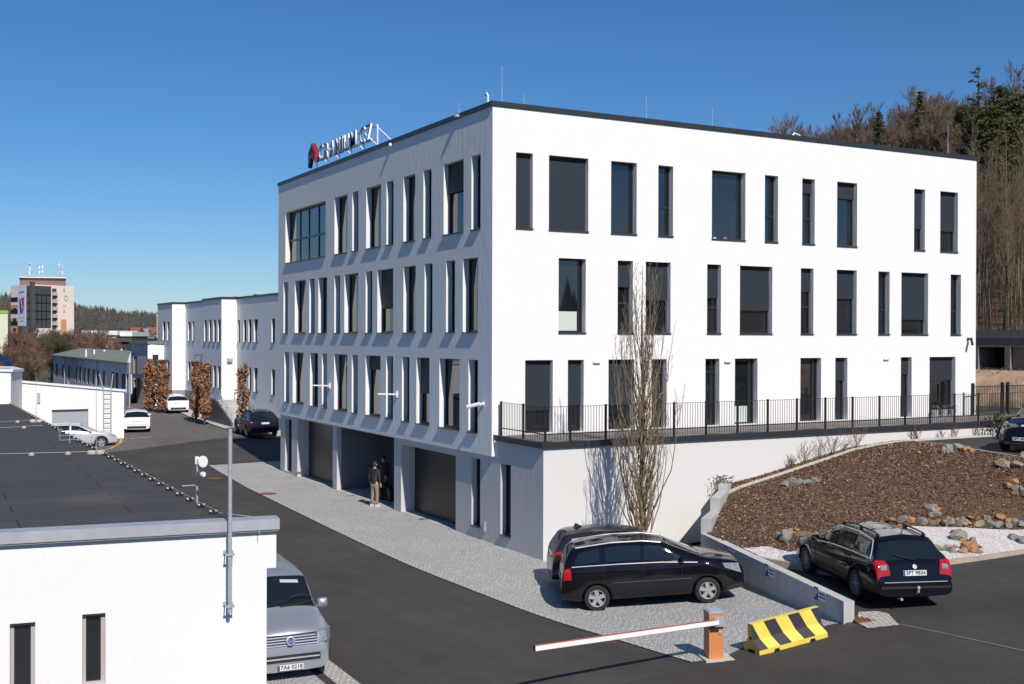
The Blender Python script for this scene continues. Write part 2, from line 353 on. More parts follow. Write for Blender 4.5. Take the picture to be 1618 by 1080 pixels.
HB = rbf([(15.26, -2.92, 3.0), (15.06, -5.3, 3.0), (14.36, -7.44, 3.0), (13.86, -9.16, 3.0), (13.4, -11, 2.9), (6.4, -4.0, 1.72), (8.54, -3.4, 2.07), (10.9, -3.4, 2.54), (12.24, -3.4, 2.81), (14.2, -3.2, 2.97),
     (3.6, -6.4, 1.06), (3.0, -8.5, .99), (3.2, -9.5, .93), (3.5, -10.1, .92), (6.6, -12.1, .93), (8.0, -12.1, .94), (10.1, -12.0, .95), (20, -12.2, 1.1),
     (11.4, -10.8, 1.5), (9.3, -9.1, 1.45), (8.0, -9.0, 1.35), (5.0, -9.0, 1.15), (14, -11.6, 1.5), (5, -6, 1.45), (7, -6, 1.75), (10, -6, 2.25), (12.5, -5, 2.7)])
def hit(px, py, Hf=None, z0=.3):
    Hf = Hf or H; z = z0
    for _ in range(40):
        p = onz(px, py, z); z = .5*z+.5*Hf(p[0], p[1])
    p = onz(px, py, z); return np.array((p[0], p[1], Hf(p[0], p[1])))
def sheet(name, poly, Hf, dz, step, mat, kind='structure', fn=None):
    bm = bmesh.new(); vs = [bm.verts.new((p[0], p[1], 0)) for p in poly]; bm.faces.new(vs)
    bmesh.ops.triangulate(bm, faces=bm.faces[:])
    for ax in (0, 1):
        lo = min(p[ax] for p in poly); hi = max(p[ax] for p in poly); k = math.ceil(lo/step)*step
        while k < hi:
            co = [0, 0, 0]; co[ax] = k; no = [0, 0, 0]; no[ax] = 1
            bmesh.ops.bisect_plane(bm, geom=bm.verts[:]+bm.edges[:]+bm.faces[:], plane_co=co, plane_no=no, dist=1e-5); k += step
    bmesh.ops.remove_doubles(bm, verts=bm.verts[:], dist=1e-4)
    bmesh.ops.recalc_face_normals(bm, faces=bm.faces[:])
    for v in bm.verts: v.co.z = Hf(v.co.x, v.co.y)+dz
    bm.normal_update()
    if sum(f.normal.z for f in bm.faces) < 0: bmesh.ops.reverse_faces(bm, faces=bm.faces[:])
    for f in bm.faces: f.smooth = True
    me = bpy.data.meshes.new(name); bm.to_mesh(me); bm.free(); me.materials.append(mat)
    o = bpy.data.objects.new(name, me); COL.objects.link(o); o['kind'] = kind; return o
# ------------------------------------------------------------------ the ground, roads and paving
gm = MB(); gm.prism([(1500*math.cos(a*math.pi/16)*2, 1500*math.sin(a*math.pi/16)*2) for a in range(32)], -3.2, -.9)
structure(gm.build('ground', M['field']))
wall_mid = [(WA0[0]+.12, WA0[1]+.1), (WA1[0]+.12, WA1[1]+.05)]
sheet('street', [(-30, -36), (6, -36), (3, -24), (2.0, -18.1), (1.5, -15.5), (1.1, -14.62), wall_mid[0], wall_mid[1], (6.9, -3.05), (.6, -3.05), (.6, 22.6), (7, 22.6), (7, 39), (2.8, 39.6), (.99, 38.9), (-4.9, 35.0), (-12, 33), (-30, 33)], H, -.012, 1.0, M['asphalt'])
apron_px = [(1618, 1029), (1420, 986), (1395, 990), (1352, 985), (1330, 982), (1180, 1020), (1142, 1046), (1060, 1062), (900, 1100)]
ap = [hit(*p)[:2] for p in apron_px]
sheet('forecourt_apron', [(3, -24), (2.1, -18.3)]+[tuple(p) for p in ap[1:]]+[(-7.5, -17.5), (-9, -25), (-8, -34), (5.5, -34)], H, -.004, 1.0, M['asphalt_new'])
sheet('upper_forecourt', [(6.2, -36), (3.02, -24), (2.02, -18.1), (1.52, -15.5), (1.16, -14.66), (1.25, -13.8), (3.05, -8.4), (3.9, -9.0), (7, -11.6), (10, -11.7), (32, -12), (45, -36)], HR, -.008, 1.0, M['asphalt_lot'])
# pale seam between the two asphalt surfaces
sm = MB(); pts = [hit(1412, 984), hit(1470, 996), hit(1540, 1011), hit(1625, 1030)]
for a, b in zip(pts, pts[1:]):
    d = (b-a)[:2]; n = np.array((-d[1], d[0]))/np.linalg.norm(d)*.022
    sm.quad((a[0]-n[0], a[1]-n[1], a[2]+.006), (b[0]-n[0], b[1]-n[1], b[2]+.006), (b[0]+n[0], b[1]+n[1], b[2]+.006), (a[0]+n[0], a[1]+n[1], a[2]+.006))
structure(sm.build('asphalt_seam', plain('chalky_seam', (.24, .225, .21), .85, var=.3, vs=6)))
# granite setts in front of the office building
kpx = [(1092, 1046), (960, 1006), (820, 961), (730, 926), (640, 890), (510, 829), (390, 770), (330, 735)]
kl = [tuple(hit(*p)[:2]) for p in kpx]
sett_poly = kl+[(.75, 26.6), (3.0, 26.3), (3.0, 14.8), (2.9, -3.0), (5.4, -3.0), (4.4, -5.4), (WA1[0]+.05, WA1[1]), (WA0[0]+.06, WA0[1]+.15)]+[tuple(hit(*p)[:2]) for p in ((1310, 987), (1180, 1018), (1140, 1040))]
sheet('sett_paving', sett_poly, H, .002, .8, M['setts'])
ed = MB()
for i in range(len(kl)-1):                                          # edging row of setts along the street
    a = np.array(kl[i]); b = np.array(kl[i+1]); d = (b-a)/np.linalg.norm(b-a); n = np.array((d[1], -d[0]))*.16
    if n[0] < 0: n = -n
    for q in range(6):
        p0 = a+(b-a)*q/6; p1 = a+(b-a)*(q+1)/6
        ed.quad((p0[0], p0[1], H(*p0)+.012), (p1[0], p1[1], H(*p1)+.012), (p1[0]+n[0], p1[1]+n[1], H(*p1)+.012), (p0[0]+n[0], p0[1]+n[1], H(*p0)+.012))
structure(ed.build('sett_edging', M['gutter']))
g2 = MB()                                                           # gutter and slot beside the van
gp = [(498, 1026), (545, 1062), (610, 1112)]
def strip(mb, pxs, off0, off1, dz, m=0):
    P = [hit(*p) for p in pxs]
    for a, b in zip(P, P[1:]):
        d = (b-a)[:2]/np.linalg.norm((b-a)[:2]); n = np.array((d[1], -d[0]))
        q = [(a, off0), (b, off0), (b, off1), (a, off1)]
        mb.quad(*[(p[0]+n[0]*o, p[1]+n[1]*o, p[2]+dz) for p, o in q], m)
strip(g2, gp, 0, .42, .010, 0); strip(g2, gp, .42, .62, .004, 1); strip(g2, gp, .62, 3.2, .010, 2)
structure(g2.build('gutter_setts', [M['gutter'], M['asphalt_new'], M['setts']]))
sheet('old_road', [(-12, 33), (-4.9, 35.0), (.99, 38.9), (2.8, 39.6), (7, 39), (14, 39), (14, 96), (-40, 96), (-40, 33)], HL, -.012, 3.0, M['asphalt_old'])
pv = [tuple(onz(*p, .35)[:2]) for p in ((404, 690), (380, 686), (300, 660), (255, 640), (215, 628))]
sheet('pavement', [(7, 37.5), (4.0, 37.5)]+pv+[(9, 92), (9, 60)], HL, .05, 3.0, M['kerb'])
rm = MB(); strip(rm, [(205, 693), (238, 690)], 0, .14, .01); structure(rm.build('parking_line', M['roadwhite']))
rm = MB(); strip(rm, [(140, 715), (172, 709), (188, 700), (190, 694)], 0, .16, .012)
strip(rm, [(196, 644), (207, 643)], 0, .5, .012); structure(rm.build('yellow_road_line', M['roadyellow']))
# planted bed, gravel, upper parking level
mul = [(3.62, -6.45), (4.75, -5.35), (6.0, -4.15), (7.0, -3.08), (15.3, -3.08), (15.26, -2.92), (15.06, -5.3), (14.36, -7.44), (13.86, -9.16), (13.4, -12.2), (9, -11.9), (6.6, -11.9), (3.45, -9.9), (3.05, -8.6)]
sheet('mulch_bed', mul, HB, 0, .45, M['mulch'])
grav_px = [(1174, 867), (1212, 864), (1246, 873), (1300, 866), (1380, 846), (1408, 837), (1445, 832), (1520, 834), (1622, 837)]
grav_low = [(1622, 868), (1540, 880), (1480, 888), (1330, 902), (1245, 888), (1214, 884)]
gpoly = [tuple(hit(*p, HB, 1.2)[:2]) for p in grav_px]+[(13.2, -10.6), (13.2, -12.3)]+[tuple(hit(*p, HB, 1.0)[:2]) for p in grav_low]
sheet('gravel_bed', gpoly, HB, .02, .45, M['gravel'])
kb = MB()
P = [np.array((WA0[0]+1.98, -8.72))]+[hit(*p, HB, 1.0)[:2] for p in ((1214, 884), (1245, 889), (1330, 904), (1480, 889), (1540, 881), (1622, 869))]+[np.array((18, -12.4)), np.array((32, -12.6))]
for a, b in zip(P, P[1:]):
    d = (b-a)/np.linalg.norm(b-a); n = np.array((d[1], -d[0]))*.14
    kb.prism([tuple(a), tuple(b), tuple(b+n), tuple(a+n)], .55, [max(HB(*a), HR(*a))+.05, max(HB(*b), HR(*b))+.05]*1+[max(HB(*b), HR(*b))+.05, max(HB(*a), HR(*a))+.05])
structure(kb.build('lot_kerb', M['kerbtan']))
kb = MB()                                                           # white kerb between bed and the planted strip below the terrace
P = [np.array(p) for p in ((5.95, -4.1), (7.2, -3.75), (8.6, -3.6), (10.9, -3.6), (12.3, -3.55), (13.6, -3.45), (15.2, -3.45), (18, -3.45), (25, -3.45), (45, -3.45))]
for a, b in zip(P, P[1:]):
    h = [(HB(*p) if p[0] < 15 else 3.0)+.06 for p in (a, b)]
    kb.prism([(a[0], a[1]-.06), (b[0], b[1]-.06), (b[0], b[1]+.06), (a[0], a[1]+.06)], [q-.3 for q in (h[0], h[1], h[1], h[0])], [h[0], h[1], h[1], h[0]])
structure(kb.build('bed_kerb', M['kerb']))
kb = MB(); P = [np.array(p) for p in ((15.2, -3.5), (15.06, -5.3), (14.36, -7.44), (13.86, -9.16), (13.4, -12))]
for a, b in zip(P, P[1:]): kb.beam((a[0], a[1], 2.97), (b[0], b[1], 2.97), .07, .12)
structure(kb.build('upper_lot_kerb', M['kerb']))
UP = lambda x, y: 3.0
sheet('upper_lot', [(15.25, -3.4), (15.06, -5.3), (14.36, -7.44), (13.86, -9.16), (13.4, -14), (46, -30), (46, -3.1), (15.3, -3.1)], UP, 0, 4, M['asphalt_lot'])
sheet('back_yard', [(22.5, -3.05), (47, -3.05), (47, 60), (8, 60), (8, 24), (22.5, 24)], UP, -.03, 4, M['field'])
# bark chips and pebbles lying on the bed (nobody could count them)
def inpoly(x, y, P):
    c = False; n = len(P)
    for i in range(n):
        (x0, y0), (x1, y1) = P[i], P[i-1]
        if (y0 > y) != (y1 > y) and x < (x1-x0)*(y-y0)/(y1-y0)+x0: c = not c
    return c
rnd = random.Random(3)
ch = MB(); k = 0
while k < 24000:
    x = rnd.uniform(3, 15.3); y = rnd.uniform(-12.3, -2.9)
    if not inpoly(x, y, mul) or inpoly(x, y, gpoly): continue
    k += 1; z = HB(x, y); L = rnd.uniform(.018, .052); W = rnd.uniform(.009, .02); a = rnd.uniform(0, 6.28); t = rnd.uniform(-.6, .6); t2 = rnd.uniform(-.5, .5)
    u = np.array((math.cos(a)*math.cos(t), math.sin(a)*math.cos(t), math.sin(t))); w = np.array((-math.sin(a)*math.cos(t2), math.cos(a)*math.cos(t2), math.sin(t2)))
    c = np.array((x, y, z+.012+abs(math.sin(t))*L*.6)); ch.add([c-u*L-w*W*.5, c-u*L*.2-w*W, c+u*L*.9-w*W*.4, c+u*L+w*W*.6, c-u*L*.6+w*W], [(0, 1, 2, 3, 4)])
tag(ch.build('bark_mulch', M['chips']), 'brown bark chips covering the sloping planted bed', 'mulch', kind='stuff')
pb = MB(); k = 0
while k < 7000:
    x = rnd.uniform(2.8, 13.3); y = rnd.uniform(-12.4, -7.5)
    if not inpoly(x, y, gpoly): continue
    k += 1; z = HB(x, y)+.02; r = rnd.uniform(.014, .036)
    pb.add([(x+r*rnd.uniform(.6, 1.2), y, z), (x, y+r*rnd.uniform(.6, 1.2), z), (x-r*rnd.uniform(.6, 1.2), y, z), (x, y-r*rnd.uniform(.6, 1.2), z), (x+rnd.uniform(-.3, .3)*r, y+rnd.uniform(-.3, .3)*r, z+r*rnd.uniform(.5, 1.1))], [(0, 1, 4), (1, 2, 4), (2, 3, 4), (3, 0, 4)])
tag(pb.build('gravel', M['pebbles']), 'pale pinkish white gravel beside the estate car', 'gravel', kind='stuff')
# manhole covers, drain
def manhole(px, py, r, label):
    p = hit(px, py); mb = MB(); mb.lathe((p[0], p[1], p[2]+.004), (0, 0, 1), [(r, 0), (r, .012), (r*.9, .014), (r*.86, .008), (r*.3, .010), (r*.02, .010)], 28)
    tag(mb.build('manhole_cover', M['rust']), label, 'manhole cover')
manhole(339, 756, .36, 'rusty round manhole cover at the corner of the setts farthest up the street')
manhole(424, 780, .36, 'rusty round manhole cover inside the sett paving nearer the camera')
mb = MB(); p = hit(412, 769); mb.lathe((p[0], p[1], p[2]+.004), (0, 0, 1), [(.15, 0), (.15, .010), (.1, .012), (.02, .012)], 18)
tag(mb.build('valve_cover', M['steel']), 'small grey valve cover set in the setts beyond the manhole cover', 'cover')
dp = [tuple(hit(*p)[:2]) for p in ((1353, 984), (1372, 993), (1421, 988), (1404, 970), (1386, 966), (1357, 967))]
sheet('drain_apron', dp, lambda x, y: HR(x, y) if x > 1.15 else H(x, y), .012, .5, M['gutter'])
p = hit(1368, 982); mb = MB(); mb.box(-.42, .42, -.26, .26, 0, .02)
for i in range(9): mb.box(-.38+i*.09, -.33+i*.09, -.23, .23, .02, .03)
o = mb.build('drain_grate', M['rust']); o.location = (p[0]+.22, p[1]+.05, p[2]+.015); o.rotation_euler = (0, 0, R(-28)); tag(o, 'rust brown drain grate at the end of the concrete wall', 'drain grate')
# ------------------------------------------------------------------ office building
LY, RX, ZB, ZT = 22.75, 22.88, 2.85, 14.15
office = thing('office_building', 'big white four storey office block with slim dark windows and grey shaded street side', 'office building', (0, 0, 0))
def holed(mb, kind, const, u0, u1, z0, z1, holes, depth, m=0, rev=0):
    """a wall face with rectangular openings and their reveals; kind 'L' faces -X, 'R' faces -Y"""
    if kind == 'L': P = lambda u, w, z: (const-w, u, z)
    else: P = lambda u, w, z: (u, const-w, z)
    us = sorted({u0, u1}|{min(max(h[0], u0), u1) for h in holes}|{min(max(h[1], u0), u1) for h in holes}); zs = sorted({z0, z1}|{h[2] for h in holes}|{h[3] for h in holes})
    flip = kind == 'L'
    def q(a, b, c, d, mm):
        mb.quad(*( (d, c, b, a) if flip else (a, b, c, d)), mm)
    for i in range(len(us)-1):
        for j in range(len(zs)-1):
            uc = (us[i]+us[i+1])/2; zc = (zs[j]+zs[j+1])/2
            if any(h[0] < uc < h[1] and h[2] < zc < h[3] for h in holes): continue
            q(P(us[i], 0, zs[j]), P(us[i+1], 0, zs[j]), P(us[i+1], 0, zs[j+1]), P(us[i], 0, zs[j+1]), m)
    for h in holes:
        a, b, c, d = h[:4]; D = -(h[4] if len(h) > 4 else depth)
        q(P(a, 0, c), P(a, D, c), P(a, D, d), P(a, 0, d), rev) if False else None
        q(P(a, 0, c), P(a, 0, d), P(a, D, d), P(a, D, c), rev); q(P(b, 0, d), P(b, 0, c), P(b, D, c), P(b, D, d), rev)
        q(P(a, 0, d), P(b, 0, d), P(b, D, d), P(a, D, d), rev); q(P(b, 0, c), P(a, 0, c), P(a, D, c), P(b, D, c), rev)
def bx(mb, kind, const, u0, u1, w0, w1, z0, z1, m=0):
    if kind == 'L': mb.box(const-w1, const-w0, u0, u1, z0, z1, m)
    else: mb.box(u0, u1, const-w1, const-w0, z0, z1, m)
def window(parent, kind, const, u0, u1, z0, z1, depth, blind=0., transom=None, mull=(), sill=True, name='window', pale=None, gmat='glass', fw=.055):
    """frame mesh (the part) with pane, sill and roller blind as its own parts"""
    e = .003; mb = MB(); a, b = u0+e, u1-e; zs = z0+(.035 if sill else e); w0, w1 = -depth-.07, -depth
    bx(mb, kind, const, a, b, w0, w1, zs, zs+fw); bx(mb, kind, const, a, b, w0, w1, z1-e-fw, z1-e)
    bx(mb, kind, const, a, a+fw, w0, w1, zs+fw, z1-e-fw); bx(mb, kind, const, b-fw, b, w0, w1, zs+fw, z1-e-fw)
    if transom:
        zt = z1-(z1-z0)*transom; bx(mb, kind, const, a+fw, b-fw, w0, w1-.004, zt-.045, zt+.045)
    for f in mull:
        um = u0+(u1-u0)*f; bx(mb, kind, const, um-.04, um+.04, w0, w1-.007, zs+fw, z1-e-fw)
    o = mb.build(name, M['frame'], parent)
    g = MB(); bx(g, kind, const, a+.01, b-.01, w0+.01, w0+.03, zs+.01, z1-.02); g.build('pane', M[gmat], o)
    if sill:
        s = MB(); bx(s, kind, const, u0-.012, u1+.012, -depth+.004, .062, z0+.002, z0+.03); s.build('sill', M['sillm'], o)
    if blind:
        zb = z1-(z1-z0)*blind; s = MB(); bx(s, kind, const, a+.012, b-.012, -depth+.03, -depth+.055, max(zb, zs+.01), z1-.012)
        bx(s, kind, const, a+.012, b-.012, -depth+.022, -depth+.064, max(zb, zs+.01)-.03, max(zb, zs+.01)); s.build('blind', M['blind'], o)
    if pale:
        s = MB(); bx(s, kind, const, a+fw, a+(b-a)*pale[0], -depth-.035, -depth-.03, zs+fw, zs+(z1-z0)*pale[1]); s.build('window_board', M['pale'], o)
    return o
Z3, Z2, Z1 = (10.24, 12.73), (6.835, 9.34), (3.5, 5.945)
def us(lst): return [tuple(sorted((yl(a), yl(b)))) for a, b in lst]
L3 = us([(450.7, 514), (528.1, 548.5), (556.1, 565.7), (578.1, 601.5), (610.2, 621.3), (636.9, 655.6), (668.5, 681.1), (700.4, 731.9), (744.3, 758.7)])
L2 = us([(447.8, 455), (465.6, 483.2), (488.6, 497), (502.9, 516.5), (528.1, 537.1), (544, 565.9), (577.6, 588), (596.1, 621.1), (637.3, 656.6), (670.6, 683.1), (704.7, 718.6), (731.1, 754.9)])
L1 = us([(449.4, 457), (462.7, 479.9), (489.9, 502.6), (508.8, 516.8), (528.1, 548.7), (556, 565.2), (577.7, 601.3), (610.1, 621), (635.3, 647), (658.2, 678.6), (694.4, 726.4), (740.4, 755.2)])
def uxr(lst): return [(xr(a), xr(b)) for a, b in lst]
R3 = uxr([(814.4, 841.2), (866.6, 928.9), (964.7, 1005.3), (1039.3, 1062.8), (1124, 1177), (1207.7, 1228.5), (1266.7, 1286.6), (1321.8, 1353.5), (1443.5, 1460.7), (1484.8, 1512.7)])
R2 = uxr([(882.3, 925.3), (975.7, 999.8), (1020, 1059.3), (1117, 1139), (1168.8, 1220), (1265, 1285), (1321.8, 1353.4), (1387.5, 1405.4), (1423.9, 1466.1), (1501.7, 1518)])
R1 = uxr([(829.9, 873.7), (897.4, 922.6), (961.6, 1002), (1030.2, 1053.6), (1114.8, 1136.9), (1161.4, 1197.2), (1264.9, 1297.6), (1320, 1339.2), (1423.6, 1440.8), (1468.9, 1509.9)])
DEP = .23
hl = [(a, b, *Z3) for a, b in L3]+[(a, b, *Z2) for a, b in L2]+[(a, b, *Z1) for a, b in L1]
hr = [(a, b, *Z3) for a, b in R3]+[(a, b, *Z2) for a, b in R2]+[(a, b, 3.535, Z1[1]) for a, b in R1]
wm = MB()
holed(wm, 'L', 0, 0, LY, ZB, ZT, hl, DEP+.08); holed(wm, 'R', 0, 0, RX, ZB, ZT, hr, DEP+.08)
wm.quad((0, LY, ZB), (RX, LY, ZB), (RX, LY, ZT), (0, LY, ZT)); wm.quad((RX, 0, 0), (RX, LY, 0), (RX, LY, ZT), (RX, 0, ZT))
wm.quad((0, 0, ZB), (0, LY, ZB), (.3, LY, ZB), (.3, 0, ZB)); wm.quad((0, 0, ZT), (RX, 0, ZT), (RX, LY, ZT), (0, LY, ZT))
wm.build('wall', M['white'], office)
# ground storey, set back under the overhang
XS = .132
def yg(px): return onx(px, 640, XS)[1]
gar1 = (yg(526), yg(470)); ent = (yg(623), yg(532.5)); gar2 = (yg(720.5), yg(634)); slim = (yg(461), yg(450.5)); win = (yg(759.2), yg(745.4))
hg = [(slim[0], slim[1], .12, 2.67, .3), (gar1[0], gar1[1], .02, 2.78, .62), (ent[0], ent[1], .02, 2.79, 2.6), (gar2[0], gar2[1], .02, 2.60, .62), (win[0], win[1], .37, 2.66, .3)]
gmb = MB(); holed(gmb, 'L', XS, 0.0, LY, -.3, ZB, [h[:4]+((.2,) if h[4] > 2 else (h[4],)) for h in hg], .3)
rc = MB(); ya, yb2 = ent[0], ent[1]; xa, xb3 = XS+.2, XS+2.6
rc.quad((xa, yb2, .0), (xb3, yb2, .0), (xb3, yb2, 2.79), (xa, yb2, 2.79)); rc.quad((xa, ya, .0), (xa, ya, 2.79), (xb3, ya, 2.79), (xb3, ya, .0)); rc.quad((xa, ya, 2.79), (xa, yb2, 2.79), (xb3, yb2, 2.79), (xb3, ya, 2.79)); rc.quad((xb3, ya, 0), (xb3, ya, 2.79), (xb3, yb2, 2.79), (xb3, yb2, 0)); rc.build('entrance_recess', plain('recess_painted_shade', (.17, .175, .185), .9, var=.06), office)  # dark wall colour stands in for the shade deep inside the recess
fm_ = MB()
for h in hg[1:4]: fm_.box(XS+.01, XS+h[4], h[0]+.004, h[1]-.004, -.2, .024)
fm_.build('threshold', M['concrete'], office)
gmb.quad((XS, LY, -.3), (RX, LY, -.3), (RX, LY, ZB), (XS, LY, ZB))
gmb.build('ground_storey_wall', M['grey_base'], office)
def gdoor(h):
    mb = MB(); a, b, z0, z1 = h[:4]; n = 5; st = (z1-z0-.02)/n
    mb.box(XS+.56, XS+.60, a+.02, b-.02, z0+.01, z1-.01)
    o = mb.build('garage_door', M['door'], office); return o
gdoor(hg[1]); gdoor(hg[3])
window(office, 'L', XS, slim[0], slim[1], .12, 2.67, .2, sill=False, transom=.2, name='side_door')
window(office, 'L', XS, win[0], win[1], .37, 2.66, .2)
# entrance at the back of the recess: glazed door with light panel beside it
xb = XS+2.57
def yb(px): return onx(px, 760, xb)[1]
dm = MB(); y0, y1 = yb(604), yb(591); dm.box(xb-.05, xb-.012, y0, y1, .02, 2.5); d = dm.build('entrance_door', M['frame'], office)
dm = MB(); dm.box(xb-.062, xb-.052, y0+.1, y1-.1, .15, 2.4); dm.build('pane', M['glass'], d)
dm = MB(); dm.tube([(xb-.11, y0+.14, .8), (xb-.11, y0+.14, 1.7)], .015, 6); dm.build('handle', M['steel'], d)
# windows above
b3 = {7: .4}; b2 = {7: .6}; b1 = {6: .22, 9: .52}
for i, (a, b) in enumerate(L3): window(office, 'L', 0, a, b, *Z3, DEP, blind=b3.get(i, 0), mull=(.28, .52, .74) if i == 0 else (), transom=None if i else .55)
for i, (a, b) in enumerate(L2): window(office, 'L', 0, a, b, *Z2, DEP, blind=b2.get(i, 0))
for i, (a, b) in enumerate(L1): window(office, 'L', 0, a, b, *Z1, DEP, blind=b1.get(i, 0))
b3 = {0: .985, 1: .985, 6: .2, 7: .24, 8: .63, 9: .64}; t3 = {3: .58, 5: .60, 6: .60}
b2 = {1: .35, 2: .52, 3: .47, 4: .64, 5: .34, 6: .43, 8: .74}; t2 = {1: .58, 3: .62, 5: .58, 7: .60, 9: .60}
b1 = {0: .68, 1: .62, 2: .64, 7: .36, 8: .28, 9: .39}; t1 = {3: .2, 4: .2}
for i, (a, b) in enumerate(R3): window(office, 'R', 0, a, b, *Z3, DEP, blind=b3.get(i, 0), transom=t3.get(i))
for i, (a, b) in enumerate(R2): window(office, 'R', 0, a, b, *Z2, DEP, blind=b2.get(i, 0), transom=t2.get(i), pale={0: (.82, .28), 1: (.24, .27)}.get(i))
for i, (a, b) in enumerate(R1): window(office, 'R', 0, a, b, 3.535, Z1[1], DEP, blind=b1.get(i, 0), transom=t1.get(i), sill=False, mull=(.78,) if i in (5, 6) else (), pale={5: (.8, .27)}.get(i))
# roof edge and flat roof
cm = MB(); o_ = .045
cm.box(-o_, .42, -o_, LY+o_, ZT, ZT+.16); cm.box(.42, RX+o_, -o_, .42, ZT, ZT+.16); cm.box(.42, RX+o_, LY-.42, LY+o_, ZT, ZT+.16); cm.box(RX-.42, RX+o_, .42, LY-.42, ZT, ZT+.16)
cm.build('roof_edge', M['anth'], office)
rf = MB(); rf.box(.43, RX-.43, .43, LY-.43, ZT+.004, ZT+.03); rf.build('roof', M['membrane'], office)
# rooftop sign
sign = thing('rooftop_sign', 'rooftop letter sign on white struts above the street facade', 'sign', (.95, 16, 14.2))
SX = .95
zt, zb_ = onx(588, 194, SX)[2], onx(588, 222, SX)[2]
ystart, yend = onx(503.5, 250, SX)[1], onx(588.5, 210, SX)[1]
letters = 'CRANIUM.CZ'; LH = zt-zb_
M['letter'] = plain('sign_letter_face', (.10, .105, .14), .35); M['letter_side'] = plain('sign_letter_side', (.72, .72, .72), .35)
wid = {'I': .42, '.': .36, 'M': 1.22}; tot = sum(wid.get(c, 1) for c in letters); y = ystart
for c in letters:
    w = wid.get(c, 1)*(ystart-yend)/tot
    me = text_mesh(c, LH*1.37, .04, 'letter', M['letter_side'], bold=.006)
    me.materials.append(M['letter'])
    for p in me.polygons:
        if p.normal.z > .9: p.material_index = 1
    xs_ = [v.co.x for v in me.vertices]; sx = (w*.74)/(max(xs_)-min(xs_)) if c not in '.' else 1
    ys_ = [v.co.y for v in me.vertices]; sy = LH/(max(ys_)-min(ys_)) if c != '.' else 1
    cx, y0_ = (max(xs_)+min(xs_))/2, min(ys_)
    for v in me.vertices:
        lx, lyv, lz = (v.co.x-cx)*sx, (v.co.y-y0_)*sy, v.co.z
        v.co = (SX-lz, y-w/2-lx, zb_+lyv)
    o = bpy.data.objects.new('letter', me); COL.objects.link(o); par(o, sign); y -= w
ey0, ey1 = onx(489, 250, SX)[1], onx(502, 250, SX)[1]; ezt = onx(495, 226, SX)[2]; em = (ey0+ey1)/2; hw = (ey0-ey1)/2*.86
def yz_prism(mb, poly, x0, x1, m=0):
    n = len(poly); mb.add([(x0, p[0], p[1]) for p in poly]+[(x1, p[0], p[1]) for p in poly], [tuple(range(n)), tuple(range(2*n-1, n-1, -1))]+[(i, n+i, n+(i+1) % n, (i+1) % n) for i in range(n)], m)
M['emb_red'] = plain('emblem_red', (.30, .02, .03), .4); M['emb_navy'] = plain('emblem_navy', (.02, .03, .10), .4)
eb = MB(); zl = zb_-.02
yz_prism(eb, [(em+hw, zl-.12), (em+hw, ezt-.42), (em, ezt), (em, ezt-.25), (em+hw*.62, ezt-.52), (em+hw*.62, zl+.12)], SX-.1, SX+.1, 0)
yz_prism(eb, [(em, ezt), (em-hw, ezt-.42), (em-hw, zl+.05), (em-hw*.62, zl+.1), (em-hw*.62, ezt-.52), (em, ezt-.25)], SX-.1, SX+.1, 1)
yz_prism(eb, [(em+hw*.40, zl+.25), (em+hw*.40, ezt-.62), (em, ezt-.36), (em-hw*.40, ezt-.62), (em-hw*.40, zl+.2), (em-hw*.18, zl+.22), (em-hw*.18, zl+.45), (em, zl+.38), (em, ezt-.66)], SX-.09, SX+.09, 1)
eb.build('emblem', [M['emb_navy'], M['emb_red']], sign)
fr = MB(); fr.beam((SX+.16, ystart+.9, zb_+.12), (SX+.16, yend-.1, zb_+.12), .05, .05); fr.beam((SX+.16, ystart+.9, zt-.12), (SX+.16, yend-.1, zt-.12), .05, .05)
for yy in np.linspace(ystart+.75, yend-.12, 6):
    fr.beam((SX+.18, yy, ZT+.03), (SX+.18, yy, zt-.05), .05, .05); fr.beam((SX+.2, yy, zt-.2), (SX+1.9, yy-.05, ZT+.04), .045, .045)
fr.build('support_frame', M['whitem'], sign)
# lightning rods on the roof
for px, yt, Y, lab in ((793, 104, .6, 'tallest thin lightning rod near the front roof corner'), (828, 145, 3.5, 'short lightning rod just right of the tall one at the roof corner'), (1021, 152, 1.2, 'thin lightning rod above the third top window of the sunny facade'),
                       (1125.5, 168, .9, 'thin lightning rod above the wide top window with pink things'), (1498, 198, .6, 'thin lightning rod near the right end of the roof against the wood'), (725, 161, 2.5, 'short thin rod set back behind the street side roof edge')):
    p = ony(px, 200, Y); zt_ = ony(px, yt, Y)[2]; t = thing('lightning_rod', lab, 'lightning rod', (p[0], Y, ZT+.2), 'lightning rods on the office roof')
    mb = MB(); mb.tube([(p[0], Y, ZT+.06), (p[0], Y, (ZT+zt_)/2)], .016, 6); mb.tube([(p[0], Y, (ZT+zt_)/2), (p[0], Y, zt_)], .010, 6); mb.build('rod', M['steel'], t)
    mb = MB(); mb.lathe((p[0], Y, ZT+.035), (0, 0, 1), [(.17, 0), (.17, .06), (.12, .09)], 14); mb.build('base', M['concrete'], t)
mb = MB(); p = onx(771, 160, .9); mb.tube([(.9, p[1], ZT+.05), (.9, p[1], 14.95), (.9, p[1]+.08, 15.04), (.9, p[1]+.2, 15.0)], .035, 8); tag(mb.build('vent_pipe', M['whitem']), 'short bent white vent pipe at the front roof corner', 'vent pipe')
mb = MB(); p = ony(1258, 214, 3.0); mb.tube([(p[0]-.3, 3, ZT+.03), (p[0]-.3, 3, ZT+.75), (p[0]-.1, 3, ZT+.95), (p[0]+.15, 3, ZT+.9), (p[0]+.45, 3, ZT+.55)], .04, 8); tag(mb.build('vent_pipe', M['whitem']), 'curved white pipe on the roof in front of the wood', 'vent pipe')
